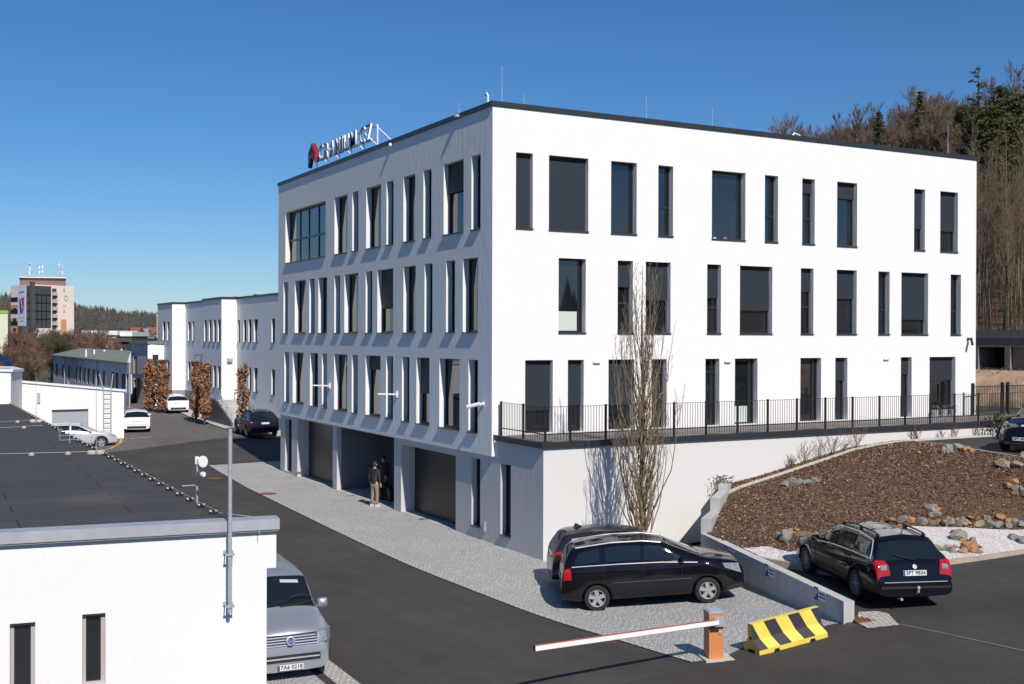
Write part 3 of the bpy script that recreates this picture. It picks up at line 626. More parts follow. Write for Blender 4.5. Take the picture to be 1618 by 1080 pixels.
# small fittings on the facades
for px, py in ((521.5, 609), (627.5, 622.5)):
    p = onx(px, py, 0); mb = MB(); mb.box(-.05, -.002, p[1]-.06, p[1]+.06, p[2]-.12, p[2]+.12); br = mb.build('bracket', M['whitem'], office)
    mb = MB(); mb.beam((-.05, p[1], p[2]), (-.80, p[1], p[2]+.03), .06, .05); mb.build('bracket_arm', M['whitem'], br)
def bullet(kind, p, aim, mat, label, L=.32, r=.055):
    t = thing('security_camera', label, 'security camera', p); d = np.array(aim, float); d /= np.linalg.norm(d); n = np.array((-1, 0, 0)) if kind == 'L' else np.array((0, -1, 0)); p = np.array(p, float)
    mb = MB(); mb.lathe(p, n, [(.07, .002), (.07, .04), (.03, .05), (.03, .16)], 14); mb.build('mount', mat, t)
    q = p+n*.18; mb = MB(); mb.tube([q-d*.05, q+d*L, q+d*(L+.001)], [r, r, r*.8], 12); mb.build('camera_body', mat, t)
bullet('L', onx(764, 638, 0), (-.8, .75, -.28), M['whitem'], 'white bullet security camera on the grey facade near the building corner', .4, .065)
bullet('R', ony(1529, 535.5, 0), (-.5, -.6, -.75), M['anth'], 'dark security camera on the sunny facade near its right end', .32)
p = onx(619, 229, 0); mb = MB(); mb.lathe((0, p[1], p[2]), (-1, 0, 0), [(.09, .002), (.09, .05), (.05, .12), (.01, .13)], 14); tag(mb.build('roof_edge_lamp', M['whitem']), 'small white dome lamp under the roof edge beside the rooftop sign', 'lamp')
for px, py, lab in ((942, 572.5, 'slim white wall lamp between the second and third terrace windows'), (1149, 571.5, 'slim white wall lamp left of the terrace door with the pale board'), (1399.5, 567.5, 'slim white wall lamp in the wide blank stretch near the right end of the terrace')):
    p = ony(px, py, 0); t = thing('wall_lamp', lab, 'wall lamp', (p[0], 0, p[2]), 'wall lamps over the terrace'); mb = MB(); mb.box(p[0]-.14, p[0]+.14, -.07, -.002, p[2]-.01, p[2]+.05); mb.build('housing', M['whitem'], t)
    mb = MB(); mb.box(p[0]-.13, p[0]+.13, -.06, -.004, p[2]-.035, p[2]-.011); mb.build('lens', M['steel'], t)
p = onx(766, 831, XS); mb = MB(); mb.box(XS-.05, XS-.002, p[1]-.08, p[1]+.08, p[2]-.16, p[2]+.16); mb.box(XS-.06, XS-.051, p[1]-.05, p[1]+.05, p[2]-.1, p[2]+.1); tag(mb.build('intercom_box', M['zinc']), 'small grey wall box low between the two narrow ground floor windows', 'wall box')
M['pink'] = plain('pink_cloth', (.55, .10, .22), .8)
def ledge_item(px, py, mat, lab, s):
    p = ony(px, py, .19); mb = MB(); r = random.Random(int(px)); mb.lathe((p[0], .19, Z3[0]+.032), (0, 0, 1), [(s*.7, 0), (s, s*.35), (s*.8, s*.8), (s*.2, s)], 10)
    tag(mb.build('ledge_ornament', mat), lab, 'ornament')
ledge_item(1145, 373, M['pink'], 'small pink bundle on the sill of the wide top floor window', .09); ledge_item(1129, 372.5, M['whitem'], 'small white thing on the sill left of the pink bundle', .07)
# ------------------------------------------------------------------ terrace
TY, TZ = -3.07, 3.42
terr = thing('terrace', 'raised white walled terrace with dark edge along the sunny side of the office block', 'terrace', (XS, TY, 0))
tw = (yg(807.5), yg(791.2)); tm = MB(); holed(tm, 'L', XS, TY, -.001, -.3, TZ, [(tw[0], tw[1], .36, 2.66, .3)], .3)
tm.build('terrace_end_wall', M['grey_base'], terr); tm = MB(); tm.quad((XS, TY, -.3), (60, TY, -.3), (60, TY, TZ), (XS, TY, TZ)); tm.build('terrace_wall', M['white2'], terr)
window(terr, 'L', XS, tw[0], tw[1], .36, 2.66, .2)
tm = MB(); tm.box(XS-.06, 60, TY-.06, -.26, TZ+.003, TZ+.115); tm.build('terrace_floor', plain('terrace_pavers', (.20, .17, .155), .85, var=.15, vs=2, bs=.2), terr)
tm = MB(); tm.box(XS-.085, 60, TY-.085, TY-.062, TZ-.05, TZ+.135); tm.box(XS-.085, XS-.062, TY-.06, -.01, TZ-.05, TZ+.135); tm.box(XS-.06, 60, TY-.06, TY+.3, TZ+.117, TZ+.135); tm.build('terrace_edge', M['anth'], terr)
# railing: posts and panels of thin bars
rl = thing('terrace_railing', 'dark thin bar railing along the outer edge of the terrace', 'railing', (XS, TY, TZ+.13))
RZ0, RZ1 = TZ+.135, TZ+.135+1.06
pxs = [857, 901, 957, 1065, 1115.5, 1165.3, 1213, 1259, 1304, 1347, 1389.5, 1430, 1469.5, 1508, 1545.5, 1581.5]
posts = [(XS+.12, -.16), (XS+.12, -1.62)]+[(max(ony(px, 680, TY+.1)[0], XS+.12), TY+.1) for px in pxs]
x_ = posts[-1][0]
while x_ < 40: x_ += 2.0; posts.append((x_, TY+.1))
gap = (ony(957, 680, TY+.1)[0]+ony(1065, 680, TY+.1)[0])/2; posts.insert(5, (gap, TY+.1))
for i, (x, y) in enumerate(posts):
    mb = MB(); mb.box(x-.03, x+.03, y-.03, y+.03, RZ0-.16, RZ1+.02); mb.build('post', M['rail'], rl)
    if i+1 < len(posts):
        x1, y1 = posts[i+1]; mb = MB(); L = math.hypot(x1-x, y1-y); n = max(2, int(L/.105)); d = np.array((x1-x, y1-y))/L
        a = np.array((x, y))+d*.035; b = np.array((x1, y1))-d*.035
        mb.beam((*a, RZ0+.22), (*b, RZ0+.22), .02, .03); mb.beam((*a, RZ1-.015), (*b, RZ1-.015), .03, .012)
        for k in range(1, n):
            q = a+(b-a)*k/n; mb.box(q[0]-.006, q[0]+.006, q[1]-.006, q[1]+.006, RZ0+.02, RZ1-.022)
        mb.build('railing_panel', M['rail'], rl)
rl2 = thing('gate_railing', 'dark bar fence with gate posts closing the terrace behind the office block', 'railing', (22.6, -.4, TZ+.13))
A = ony(1537, 640, -.5); B_ = ony(1580, 640, -.5)
gp_ = [(A[0], -.5), (A[0]+2.0, -.35), (A[0]+2.35, -.35), (A[0]+4.6, -.2), (A[0]+7, -.1), (A[0]+9.5, 0)]
for i, (x, y) in enumerate(gp_):
    mb = MB(); mb.box(x-.05, x+.05, y-.05, y+.05, RZ0-.02, RZ1+.25); mb.build('post', M['rail'], rl2)
    if i+1 < len(gp_):
        x1, y1 = gp_[i+1]; mb = MB(); L = math.hypot(x1-x, y1-y); n = max(2, int(L/.11)); mb.beam((x+.06, y, RZ0+.15), (x1-.06, y1, RZ0+.15), .025, .035); mb.beam((x+.06, y, RZ1+.1), (x1-.06, y1, RZ1+.1), .025, .03)
        for k in range(1, n): q = (x+(x1-x)*k/n, y+(y1-y)*k/n); mb.box(q[0]-.008, q[0]+.008, q[1]-.008, q[1]+.008, RZ0+.17, RZ1+.08)
        mb.build('railing_panel', M['rail'], rl2)
for k, (px, lab) in enumerate(((1477, 'left of the three potted plants behind the railing at the wide terrace window'), (1490.5, 'middle of the three potted plants behind the railing at the wide terrace window'), (1504, 'right of the three potted plants behind the railing at the wide terrace window'))):
    x = ony(px, 650, -.22)[0]; t = thing('potted_plant', lab, 'potted plant', (x, -.25, TZ+.12), 'potted plants on the terrace')
    mb = MB(); mb.lathe((x, -.25, TZ+.118), (0, 0, 1), [(.11, 0), (.15, .26), (.13, .27), (.12, .24)], 14); mb.build('pot', M['zinc'], t)
    mb = MB(); r = random.Random(k)
    for q in range(40):
        a = r.uniform(0, 6.28); e = r.uniform(.1, .2); h = r.uniform(.08, .22); mb.quad((x, -.25, TZ+.36), (x+math.cos(a)*e*.5+.02, -.25+math.sin(a)*e*.5, TZ+.36+h), (x+math.cos(a)*e, -.25+math.sin(a)*e, TZ+.36+h*.7), (x+math.cos(a)*e*.5-.02, -.25+math.sin(a)*e*.5+.02, TZ+.36+h*.8))
    mb.build('foliage', M['needles_y'], t)
# ------------------------------------------------------------------ near flat roofed annex
AZ = 3.2
annex = thing('annex_building', 'low white building in the left foreground with flat dark felt roof', 'building', (-13, -11, -.3))
P0 = onz(442, 820, AZ)[:2]; PL = onz(0, 843, AZ)[:2]; ud = (P0-PL)/np.linalg.norm(P0-PL); nd = np.array((ud[1], -ud[0]))   # ud to the right along the front, nd towards the camera
P3 = PL-ud*6
xe = onz(362, 820, AZ)[0]; ye = 31.5
front_in = P0-nd*.0
def al(px, py, z):  # distance along the front measured from P0 (negative to the left)
    p = onz(px, py, z)[:2]; return float((p-P0)@ud)
# wall plane lies .13 m behind the flashing
W0 = P0-nd*.13; W3 = P3-nd*.13
def onwall(px, py):
    d = ray(px, py); n = np.array((nd[0], nd[1], 0)); t = ((np.array((W0[0], W0[1], 0))-CAM)@n)/(d@n); return CAM+d*t
def s_of(p): return float((p[:2]-W0)@ud)
s_hi = s_of(onwall(436.5, 860)); s_lo = s_of(onwall(421.3, 930)); z_n = onwall(428, 897)[2]
wins = []
for xa, xb, yt in ((15.4, 55.7, 982.5), (129.8, 166.6, 968)):
    pa, pb = onwall(xa, 1000), onwall(xb, 1000); wins.append((s_of(pa), s_of(pb), onwall(xb, yt)[2]))
zwb = onwall(166, 1083)[2]
s0 = s_of(np.array((W3[0], W3[1], 0)))
def WP(s, w, z): q = W0+ud*s+nd*w; return (q[0], q[1], z)
am = MB(); holes = [(a, b, zwb-.9 if i == 0 else zwb, zt) for i, (a, b, zt) in enumerate(wins)]
us_ = sorted({s0, s_lo}|{h[0] for h in holes}|{h[1] for h in holes}); zs_ = sorted({-.6, AZ-.22}|{h[2] for h in holes}|{h[3] for h in holes})
for i in range(len(us_)-1):
    for j in range(len(zs_)-1):
        uc, zc = (us_[i]+us_[i+1])/2, (zs_[j]+zs_[j+1])/2
        if any(h[0] < uc < h[1] and h[2] < zc < h[3] for h in holes): continue
        am.quad(WP(us_[i], 0, zs_[j]), WP(us_[i+1], 0, zs_[j]), WP(us_[i+1], 0, zs_[j+1]), WP(us_[i], 0, zs_[j+1]))
for a, b, c, d in holes:
    D = -.2
    am.quad(WP(a, 0, c), WP(a, 0, d), WP(a, D, d), WP(a, D, c)); am.quad(WP(b, 0, d), WP(b, 0, c), WP(b, D, c), WP(b, D, d)); am.quad(WP(a, 0, d), WP(b, 0, d), WP(b, D, d), WP(a, D, d)); am.quad(WP(b, 0, c), WP(a, 0, c), WP(a, D, c), WP(b, D, c))
def wbox(mb, a, b, w0, w1, z0, z1, m=0):
    mb.add([WP(a, w0, z0), WP(b, w0, z0), WP(b, w1, z0), WP(a, w1, z0), WP(a, w0, z1), WP(b, w0, z1), WP(b, w1, z1), WP(a, w1, z1)], [(0, 1, 2, 3), (4, 7, 6, 5), (0, 4, 5, 1), (1, 5, 6, 2), (2, 6, 7, 3), (3, 7, 4, 0)], m)
wbox(am, s_lo, s_hi, -.3, 0, z_n, AZ-.22)                            # upper part of the wing wall
am.quad(WP(s_lo, 0, -.6), WP(s_lo, -.3, -.6), WP(s_lo, -.3, z_n), WP(s_lo, 0, z_n)); am.quad(WP(s_lo, -.3, -.6), WP(s_lo-2, -.3, -.6), WP(s_lo-2, -.3, AZ-.22), WP(s_lo, -.3, AZ-.22))
am.quad((xe-.06, -11.0, -.6), (xe-.06, ye, -.6), (xe-.06, ye, AZ-.05), (xe-.06, -11.0, AZ-.05)); am.quad((xe-.06, ye, -.6), (-30, ye, -.6), (-30, ye, AZ-.05), (xe-.06, ye, AZ-.05))
am.build('wall', M['white'], annex)
rf = MB(); c = W0+ud*(s_of(np.array((xe, P0[1], 0)))-.02)
rf.prism([(xe, c[1]+.2), (xe, ye), (-30, ye), (-30, W3[1]+.2), tuple(W3-nd*.15)], AZ-.12, AZ-.015); rf.build('roof', M['membrane'], annex)
fl = MB(); wbox(fl, s0, s_of(np.array((P0[0], P0[1], 0))), -.32, .13, AZ-.03, AZ+.012); wbox(fl, s0, s_of(np.array((P0[0], P0[1], 0))), .10, .13, AZ-.19, AZ-.03); wbox(fl, s0, s_of(np.array((P0[0], P0[1], 0)))-.02, 0.003, .1, AZ-.225, AZ-.16, 1)
fl.build('roof_flashing', [M['zinc'], M['steel']], annex)
for a, b, c, d in holes:
    mb = MB(); f = .065
    wbox(mb, a+.003, a+f, -.2, -.12, c, d-.003); wbox(mb, b-f*1.2, b-.003, -.2, -.12, c, d-.003); wbox(mb, a+f, b-f*1.2, -.2, -.125, c, c+f); wbox(mb, a+f, b-f*1.2, -.2, -.125, d-f, d-.003)
    o = mb.build('window', plain('beige_window_frame', (.44, .40, .38), .5), annex); g = MB(); wbox(g, a+.02, b-.02, -.175, -.165, c+.02, d-.02); g.build('pane', M['glass'], o)
# lightning conductor along the roof edge, with its holders
lc = thing('lightning_conductor', 'metal wire on small black and white holders along the dark roof edge', 'lightning conductor', (xe-.1, 0, AZ))
mb = MB(); xw = xe-.09; mb.tube([(xw, -10.55, AZ+.085), (xw, ye-.3, AZ+.085)], .006, 5); mb.tube([(xw+.55, -11.35, AZ-.25), (xw+.53, -11.2, AZ-.1), (xw+.5, -11.0, AZ+.04), (xw, -10.55, AZ+.085)], .006, 5); mb.build('wire', M['steel'], lc)
y = -10.0
hm = MB(); hm.box(-.075, -.03, -.045, .045, 0, .055, 1); hm.box(.03, .075, -.045, .045, 0, .055, 1); hm.box(-.07, -.034, -.04, .04, .055, .075, 0); hm.box(.034, .07, -.04, .04, .055, .075, 0); hm.box(-.03, .03, -.045, .045, 0, .05, 1); hm.box(-.012, .012, -.02, .02, .06, .095, 1)
hme = hm.mesh('holder', [M['signwhite'], M['black']])
while y < ye-.5:
    o = bpy.data.objects.new('holder', hme); COL.objects.link(o); o.location = (xw, y, AZ-.012); par(o, lc); y += .97
def cross_wire(py_px, xpx_end, label, rod=None, rods_label=None):
    p = onz(xpx_end, py_px, AZ); a = onz(0, py_px+4, AZ); t = thing('cross_conductor', label, 'lightning conductor', (p[0], p[1], AZ), 'wires crossing the annex roof')
    d = np.array((a[0]-p[0], a[1]-p[1])); L = np.linalg.norm(d); d /= L; e = np.array(p[:2])+d*(L+4)
    mb = MB(); mb.tube([(p[0], p[1], AZ+.06), (e[0], e[1], AZ+.06)], .009, 5); mb.build('wire', M['zinc'], t)
    k = .75
    while k < L+3:
        q = np.array(p[:2])+d*k; mb = MB(); mb.prism([(q[0]+.085*math.cos(g), q[1]+.085*math.sin(g)) for g in np.linspace(.3, .3+2*math.pi, 9)[:-1]], AZ-.01, AZ+.035); mb.box(q[0]-.04, q[0]+.04, q[1]-.03, q[1]+.03, AZ+.035, AZ+.075)
        mb.build('holder', M['sandy'], t); k += 1.0
M['sandy'] = plain('sandy_concrete', (.50, .44, .37), .85, var=.15, vs=9)
cross_wire(716, 150, 'wire crossing the dark roof nearest to the camera', 1); cross_wire(674, 68, 'second wire crossing the dark roof counted from the camera'); cross_wire(665, 52, 'wire crossing the dark roof farthest from the camera')
def air_rod(px, py, h, label):
    p = onz(px, py, AZ); t = thing('air_terminal', label, 'lightning rod', (p[0], p[1], AZ), 'rods on the annex roof')
    mb = MB()
    for dx, dy in ((-.12, .04), (.12, -.05)): mb.lathe((p[0]+dx, p[1]+dy, AZ-.012), (0, 0, 1), [(.13, 0), (.13, .06), (.10, .10), (.03, .11)], 12)
    mb.build('base', M['sandy'], t); mb = MB(); mb.tube([(p[0], p[1], AZ+.1), (p[0], p[1], AZ+h)], [.012, .006], 6); mb.build('rod', M['steel'], t)
air_rod(152, 716, 2.1, 'thin rod on round weights at the edge of the dark roof nearest the silver car'); air_rod(57, 666, 2.0, 'thin rod on round weights farther back on the edge of the dark roof')
# mast fixed to the annex front wall
mp = onwall(361, 900); ms = s_of(mp)
mast = thing('wall_mast', 'tall grey steel tube clamped to the white wall in the left foreground', 'mast', WP(ms, .26, 0))
zb2, zt2 = onwall(360, 955)[2]+.05, 0
q = np.array(WP(ms, .24, 0)); dd = ray(363, 680); tt = ((q[:2]-CAM[:2])@(CF[:2]))/(dd[:2]@CF[:2]); zt2 = CAM[2]+dd[2]*tt
mb = MB(); mb.tube([(q[0], q[1], zb2-.15), (q[0], q[1], zt2)], .038, 16); mb.lathe((q[0], q[1], zt2), (0, 0, 1), [(.041, 0), (.041, .02), (.02, .03)], 16); mb.build('tube', M['steel'], mast)
for zc in (onwall(360, 872)[2], onwall(360, 953)[2]):
    mb = MB(); wbox(mb, ms-.10, ms+.09, .002, .03, zc-.04, zc+.04); wbox(mb, ms-.08, ms-.06, .03, .31, zc-.015, zc+.015); wbox(mb, ms+.06, ms+.08, .03, .31, zc-.015, zc+.015); wbox(mb, ms-.085, ms+.085, .275, .295, zc-.02, zc+.02)
    mb.build('clamp', M['steel'], mast)
# dish antenna standing beside the far side of the roof edge
dpos = onx(311.5, 780, xe+.25); 
dish = thing('dish_antenna', 'white round dish antenna on short pole beside the dark roof edge', 'antenna', tuple(dpos))
mb = MB(); x, y = dpos[0], dpos[1]; zt_ = onx(311.5, 722, x)[2]; mb.tube([(x, y, dpos[2]-.25), (x, y, zt_)], .022, 8); mb.tube([(x, y, onx(311, 770, x)[2]), (x-.06, y, onx(311, 768, x)[2]+.03), (x-.33, y, onx(311, 768, x)[2]+.03)], .012, 6); mb.build('pole', M['zinc'], dish)
dc = onx(321, 729, x); r_ = .125
dn = np.array((.41, -.91, .10)); dn /= np.linalg.norm(dn)
mb = MB(); mb.lathe(tuple(np.array(dc)), tuple(-dn), [(r_, 0), (r_, .03), (r_*.8, .07), (r_*.3, .11), (.03, .13)], 28); mb.build('dish', M['whitem'], dish)
mb = MB(); c = onx(322, 749, x); mb.lathe(tuple(c), tuple(-dn), [(.055, 0), (.055, .06), (.03, .10)], 14); mb.beam((x, y, c[2]), (c[0], c[1], c[2]), .03, .03); mb.beam((x, y, dc[2]), (dc[0]-dn[0]*-.1, dc[1]+dn[1]*-.1, dc[2]), .05, .05); mb.box(x-.05, x+.03, y-.04, y+.04, dc[2]-.1, dc[2]+.06); mb.build('bracket', M['whitem'], dish)
# aerial on the far roof edge
p = onz(110, 699, AZ); an = thing('tv_aerial', 'thin comb shaped aerial on the dark roof edge before the grey garage door', 'aerial', (p[0], p[1], AZ))
mb = MB(); zt_ = onx(110, 668, p[0])[2]; mb.tube([(p[0], p[1], AZ-.02), (p[0], p[1], zt_)], .014, 6); mb.build('pole', M['zinc'], an)
mb = MB()
for k, (w, z) in enumerate(((.32, zt_-.02), (.36, zt_-.25), (.36, zt_-.4), (.3, zt_-.55))): mb.beam((p[0]-w, p[1], z), (p[0]+w, p[1], z+.01), .012, .012)
mb.beam((p[0]-.3, p[1], zt_-.55), (p[0]-.3, p[1], zt_-.2), .012, .012); mb.beam((p[0]+.3, p[1], zt_-.55), (p[0]+.3, p[1], zt_-.2), .012, .012); mb.build('dipoles', M['zinc'], an)
# ------------------------------------------------------------------ white garage building
GY = 42.0
def gy(px, py): return ony(px, py, GY)
gar = thing('garage_building', 'white flat roofed garage building with grey garage door and wall ladder', 'building', (-8, GY, .1))
x0, x1 = gy(33, 640)[0], gy(196, 640)[0]; zt0, zt1 = gy(33, 604)[2], gy(196, 618.5)[2]; dx0, dx1 = gy(82, 660)[0], gy(139.5, 660)[0]; dzt = gy(110, 646.5)[2]; dzb = .15
# roof line falls slightly to the right
mb = MB(); S = [(x0, dx0), (dx1, x1)]
zt = lambda x: zt0+(zt1-zt0)*(x-x0)/(x1-x0)
for a, b in S: mb.quad((a, GY, 0), (b, GY, 0), (b, GY, zt(b)), (a, GY, zt(a)))
mb.quad((dx0, GY, dzt), (dx1, GY, dzt), (dx1, GY, zt(dx1)), (dx0, GY, zt(dx0)))
mb.quad((dx0, GY, dzt), (dx0, GY+.25, dzt), (dx1, GY+.25, dzt), (dx1, GY, dzt)); mb.quad((dx0, GY, 0), (dx0, GY+.25, 0), (dx0, GY+.25, dzt), (dx0, GY, dzt)); mb.quad((dx1, GY, 0), (dx1, GY, dzt), (dx1, GY+.25, dzt), (dx1, GY+.25, 0))
mb.quad((x1, GY, 0), (x1, GY+7, 0), (x1, GY+7, zt(x1)), (x1, GY, zt(x1))); mb.quad((x0, GY+7, 0), (x0, GY, 0), (x0, GY, zt(x0)), (x0, GY+7, zt(x0)))
mb.build('wall', M['white'], gar)
mb = MB(); mb.add([(x0, GY, zt(x0)), (x1, GY, zt(x1)), (x1, GY+7, zt(x1)+.1), (x0-8, GY+10, zt(x0)+.1), (x0, GY, zt(x0)+.001)], [(0, 1, 2, 3)]); mb.build('roof', M['roof_green'], gar)
mb = MB(); mb.prism([(x0-.05, GY-.1), (x1+.1, GY-.1), (x1+.1, GY+.25), (x0-.05, GY+.25)], [zt(x0)+.004, zt(x1)+.004, zt(x1)+.004, zt(x0)+.004], [zt(x0)+.13, zt(x1)+.13, zt(x1)+.13, zt(x0)+.13]); mb.build('roof_flashing', M['whitem'], gar)
mb = MB(); mb.box(dx0+.01, dx1-.01, GY+.18, GY+.22, .05, dzt-.01)
for k in range(1, 5): mb.box(dx0+.02, dx1-.02, GY+.175, GY+.18, dzt*k/5-.02, dzt*k/5+.02)
mb.build('garage_door', plain('pale_grey_door', (.36, .38, .42), .45), gar)
ld = thing('wall_ladder', 'grey steel ladder fixed to the white garage wall', 'ladder', (gy(168, 680)[0], GY-.15, .2))
mb = MB(); la, lb = gy(163, 660)[0], gy(174.8, 660)[0]; zl = gy(168, 590)[2]; zr = zt1+.1
mb.tube([(la, GY-.16, .3), (la, GY-.16, zr), (la-.25, GY-.16, zl)], .035, 6); mb.tube([(lb, GY-.16, .3), (lb, GY-.16, zr), (lb+.1, GY-.16, zl)], .035, 6); mb.build('rails', M['zinc'], ld)
mb = MB(); z = .5
while z < zr: mb.beam((la, GY-.16, z), (lb, GY-.16, z), .03, .03); z += .3
mb.build('rungs', M['zinc'], ld)
mb = MB(); p = gy(61, 628); mb.box(p[0]-.08, p[0]+.08, GY-.1, GY-.003, p[2]-.3, p[2]+.3); tag(mb.build('wall_fitting', M['steel']), 'small grey fitting on the white garage wall left of the door', 'fitting')
# far left white house with solar panel
lh = thing('white_house', 'white building at the left edge under the blue solar panel', 'building', (-16, 37, 0))
HY = 39.0; hx1 = ony(17, 640, HY)[0]; hz = ony(10, 586, HY)[2]; hz2 = ony(33, 590, HY)[2]
mb = MB(); mb.prism([(-30, HY), (hx1, HY), (hx1+.9, HY+2.9), (hx1+.9, HY+9), (-30, HY+9)], 0, [hz+.5, hz-.05, hz-.1, hz-.1, hz+.5]); mb.build('wall', M['white'], lh)
mb = MB(); mb.prism([(-30, HY-.1), (hx1+.1, HY-.1), (hx1+1.0, HY+2.9), (hx1+1, HY+9.1), (-30, HY+9.1)], [hz+.51, hz-.04, hz-.09, hz-.09, hz+.51], [hz+.68, hz+.1, hz+.04, hz+.04, hz+.68]); mb.build('roof', M['whitem'], lh)
mb = MB(); a, b = ony(-8, 580, HY+2), ony(17, 580, HY+2); mb.add([(a[0], HY+1.4, hz+.7), (b[0], HY+1.4, hz+.25), (b[0], HY+2.4, hz+.62), (a[0], HY+2.4, hz+1.12)], [(0, 1, 2, 3)]); mb.add([(a[0], HY+1.4, hz+.67), (b[0], HY+1.4, hz+.22), (b[0], HY+2.4, hz+.6), (a[0], HY+2.4, hz+1.1)], [(3, 2, 1, 0)])
tag(mb.build('solar_panel', plain('solar_cells', (.012, .025, .09), .25)), 'dark blue solar panel on the white roof at the left edge', 'solar panel')
# ------------------------------------------------------------------ long grey workshop and the small block beside it
def pt(px, py, z): p = onz(px, py, z); return (p[0], p[1])
ws = thing('workshop_building', 'long low grey workshop with pale green felt roof behind the white garage', 'building', (*pt(207, 640, .3), .3))
B0 = atd(206.5, 574, 101); A0 = atd(84.5, 559, 143); zw = (B0[2]+A0[2])/2
A, B = A0[:2], B0[:2]; du = (B-A)/np.linalg.norm(B-A); nn = np.array((-du[1], du[0])); nn = nn if nn[1] > 0 else -nn
def gp2(px, py):
    d = ray(px, py); t = ((A-CAM[:2])@nn)/(d[:2]@nn); return CAM+d*t
def sB(px): return float((gp2(px, 600)[:2]-A)@du)
def face(mb, o, d, s0, s1, z0, z1, holes, n, depth=.18):
    P = lambda s, w, z: (o[0]+d[0]*s+n[0]*w, o[1]+d[1]*s+n[1]*w, z)
    us = sorted({s0, s1}|{h[0] for h in holes}|{h[1] for h in holes}); zs = sorted({z0, z1}|{h[2] for h in holes}|{h[3] for h in holes})
    for i in range(len(us)-1):
        for j in range(len(zs)-1):
            uc, zc = (us[i]+us[i+1])/2, (zs[j]+zs[j+1])/2
            if any(h[0] < uc < h[1] and h[2] < zc < h[3] for h in holes): continue
            mb.quad(P(us[i], 0, zs[j]), P(us[i+1], 0, zs[j]), P(us[i+1], 0, zs[j+1]), P(us[i], 0, zs[j+1]))
    for a, b, c, e in [h[:4] for h in holes]:
        mb.quad(P(a, 0, c), P(a, 0, e), P(a, depth, e), P(a, depth, c)); mb.quad(P(b, 0, e), P(b, 0, c), P(b, depth, c), P(b, depth, e)); mb.quad(P(a, 0, e), P(b, 0, e), P(b, depth, e), P(a, depth, e)); mb.quad(P(b, 0, c), P(a, 0, c), P(a, depth, c), P(b, depth, c))
    return P
def simple_win(parent, P, h, depth=.14, gm_='glass_far', f=.05):
    a, b, c, e = h[:4]; q = lambda mb, a, b, c, e, w: mb.add([P(a, w, c), P(b, w, c), P(b, w, e), P(a, w, e), P(a, w+.05, c), P(b, w+.05, c), P(b, w+.05, e), P(a, w+.05, e)], [(0, 1, 2, 3), (4, 7, 6, 5), (0, 4, 5, 1), (1, 5, 6, 2), (2, 6, 7, 3), (3, 7, 4, 0)])
    mb = MB(); q(mb, a+.004, a+f, c+.004, e-.004, depth-.06); q(mb, b-f, b-.004, c+.004, e-.004, depth-.06); q(mb, a+f, b-f, c+.004, c+f, depth-.06); q(mb, a+f, b-f, e-f, e-.004, depth-.06); o = mb.build('window', M['frame'], parent)
    g = MB(); q(g, a+.01, b-.01, c+.01, e-.01, depth-.03); g.build('pane', M[gm_], o)
hw_ = [(88, 91.5), (97.5, 101), (107, 110.8), (119, 123.2), (125, 129.2), (132, 136.5), (138, 142.5), (146, 151), (153, 156), (162, 169.5), (175.5, 180), (182, 187), (192, 198), (199.5, 205.5)]
holes = []
for i, (a, b) in enumerate(hw_):
    zt_ = zw-1.05; zb3 = zw-2.75
    if i in (2, 9): zb3 = .5
    holes.append((sB(a), sB(b), zb3, zt_))
mb = MB(); P = face(mb, A, du, sB(84.5), sB(206.5), 0, zw, holes, nn); LL = sB(206.5)
rB = (B-CAM[:2])/np.linalg.norm(B-CAM[:2]); e1 = B+rB*14; e0 = A+nn*14; mb.quad((*B, 0), (*e1, 0), (*e1, zw+.5), (*B, zw)); mb.quad((*e0, 0), (*A, 0), (*A, zw), (*e0, zw+.5)); mb.build('wall', plain('lilac_grey_plaster', (.58, .56, .60), .9, var=.08, vs=.6), ws)
for h in holes: simple_win(ws, P, h)
mb = MB(); r1, r0 = atd(206, 554, 112), atd(128, 549.5, 150)
mb.add([(*(A-nn*.3), zw), (*(B-nn*.3), zw), (*(B+rB*11), r1[2]), (r0[0], r0[1], r0[2]), (*(A-nn*.3), zw-.12), (*(B-nn*.3), zw-.12)], [(0, 1, 2, 3), (4, 5, 1, 0)]); mb.build('roof', M['roof_green'], ws)
for px in (103, 154, 206): 
    p = gp2(px, 600); mb = MB(); mb.tube([(p[0]-nn[0]*.08, p[1]-nn[1]*.08, .3), (p[0]-nn[0]*.08, p[1]-nn[1]*.08, zw)], .06, 6); mb.build('drainpipe', M['steel'], ws)
for i, px in enumerate((136, 149, 165, 192)):
    p = atd(px, 557 - (i > 2), 122); mb = MB(); mb.lathe((p[0], p[1], p[2]-1.0), (0, 0, 1), [(.10, 0), (.10, 1.2), (.13, 1.22), (.02, 1.35)], 8); mb.build('roof_vent', M['signwhite'], ws)
bk = thing('small_block', 'small grey two storey block with a white end wall behind the brown hornbeams', 'building', (*pt(225, 650, .3), .3))
C0 = atd(237, 543, 103); C1 = atd(207, 541, 109); C2 = ony(262, 543, C0[1]); zc_ = C0[2]; V = (C1-C0)[:2]; Lk = np.linalg.norm(V); V /= Lk; nk = np.array((-V[1], V[0])); nk = -nk if nk[0] < 0 else nk
mb = MB(); fo = C1[:2]; fd = -V
def sk(px):
    d = ray(px, 600); nn2 = np.array((V[1], -V[0])); t = ((fo-CAM[:2])@nn2)/(d[:2]@nn2); return float(((CAM+d*t)[:2]-fo)@fd)
hk = [(sk(211), sk(216.5), zc_-3.4, zc_-1.2), (sk(211.5), sk(215.5), .4, 2.6)]
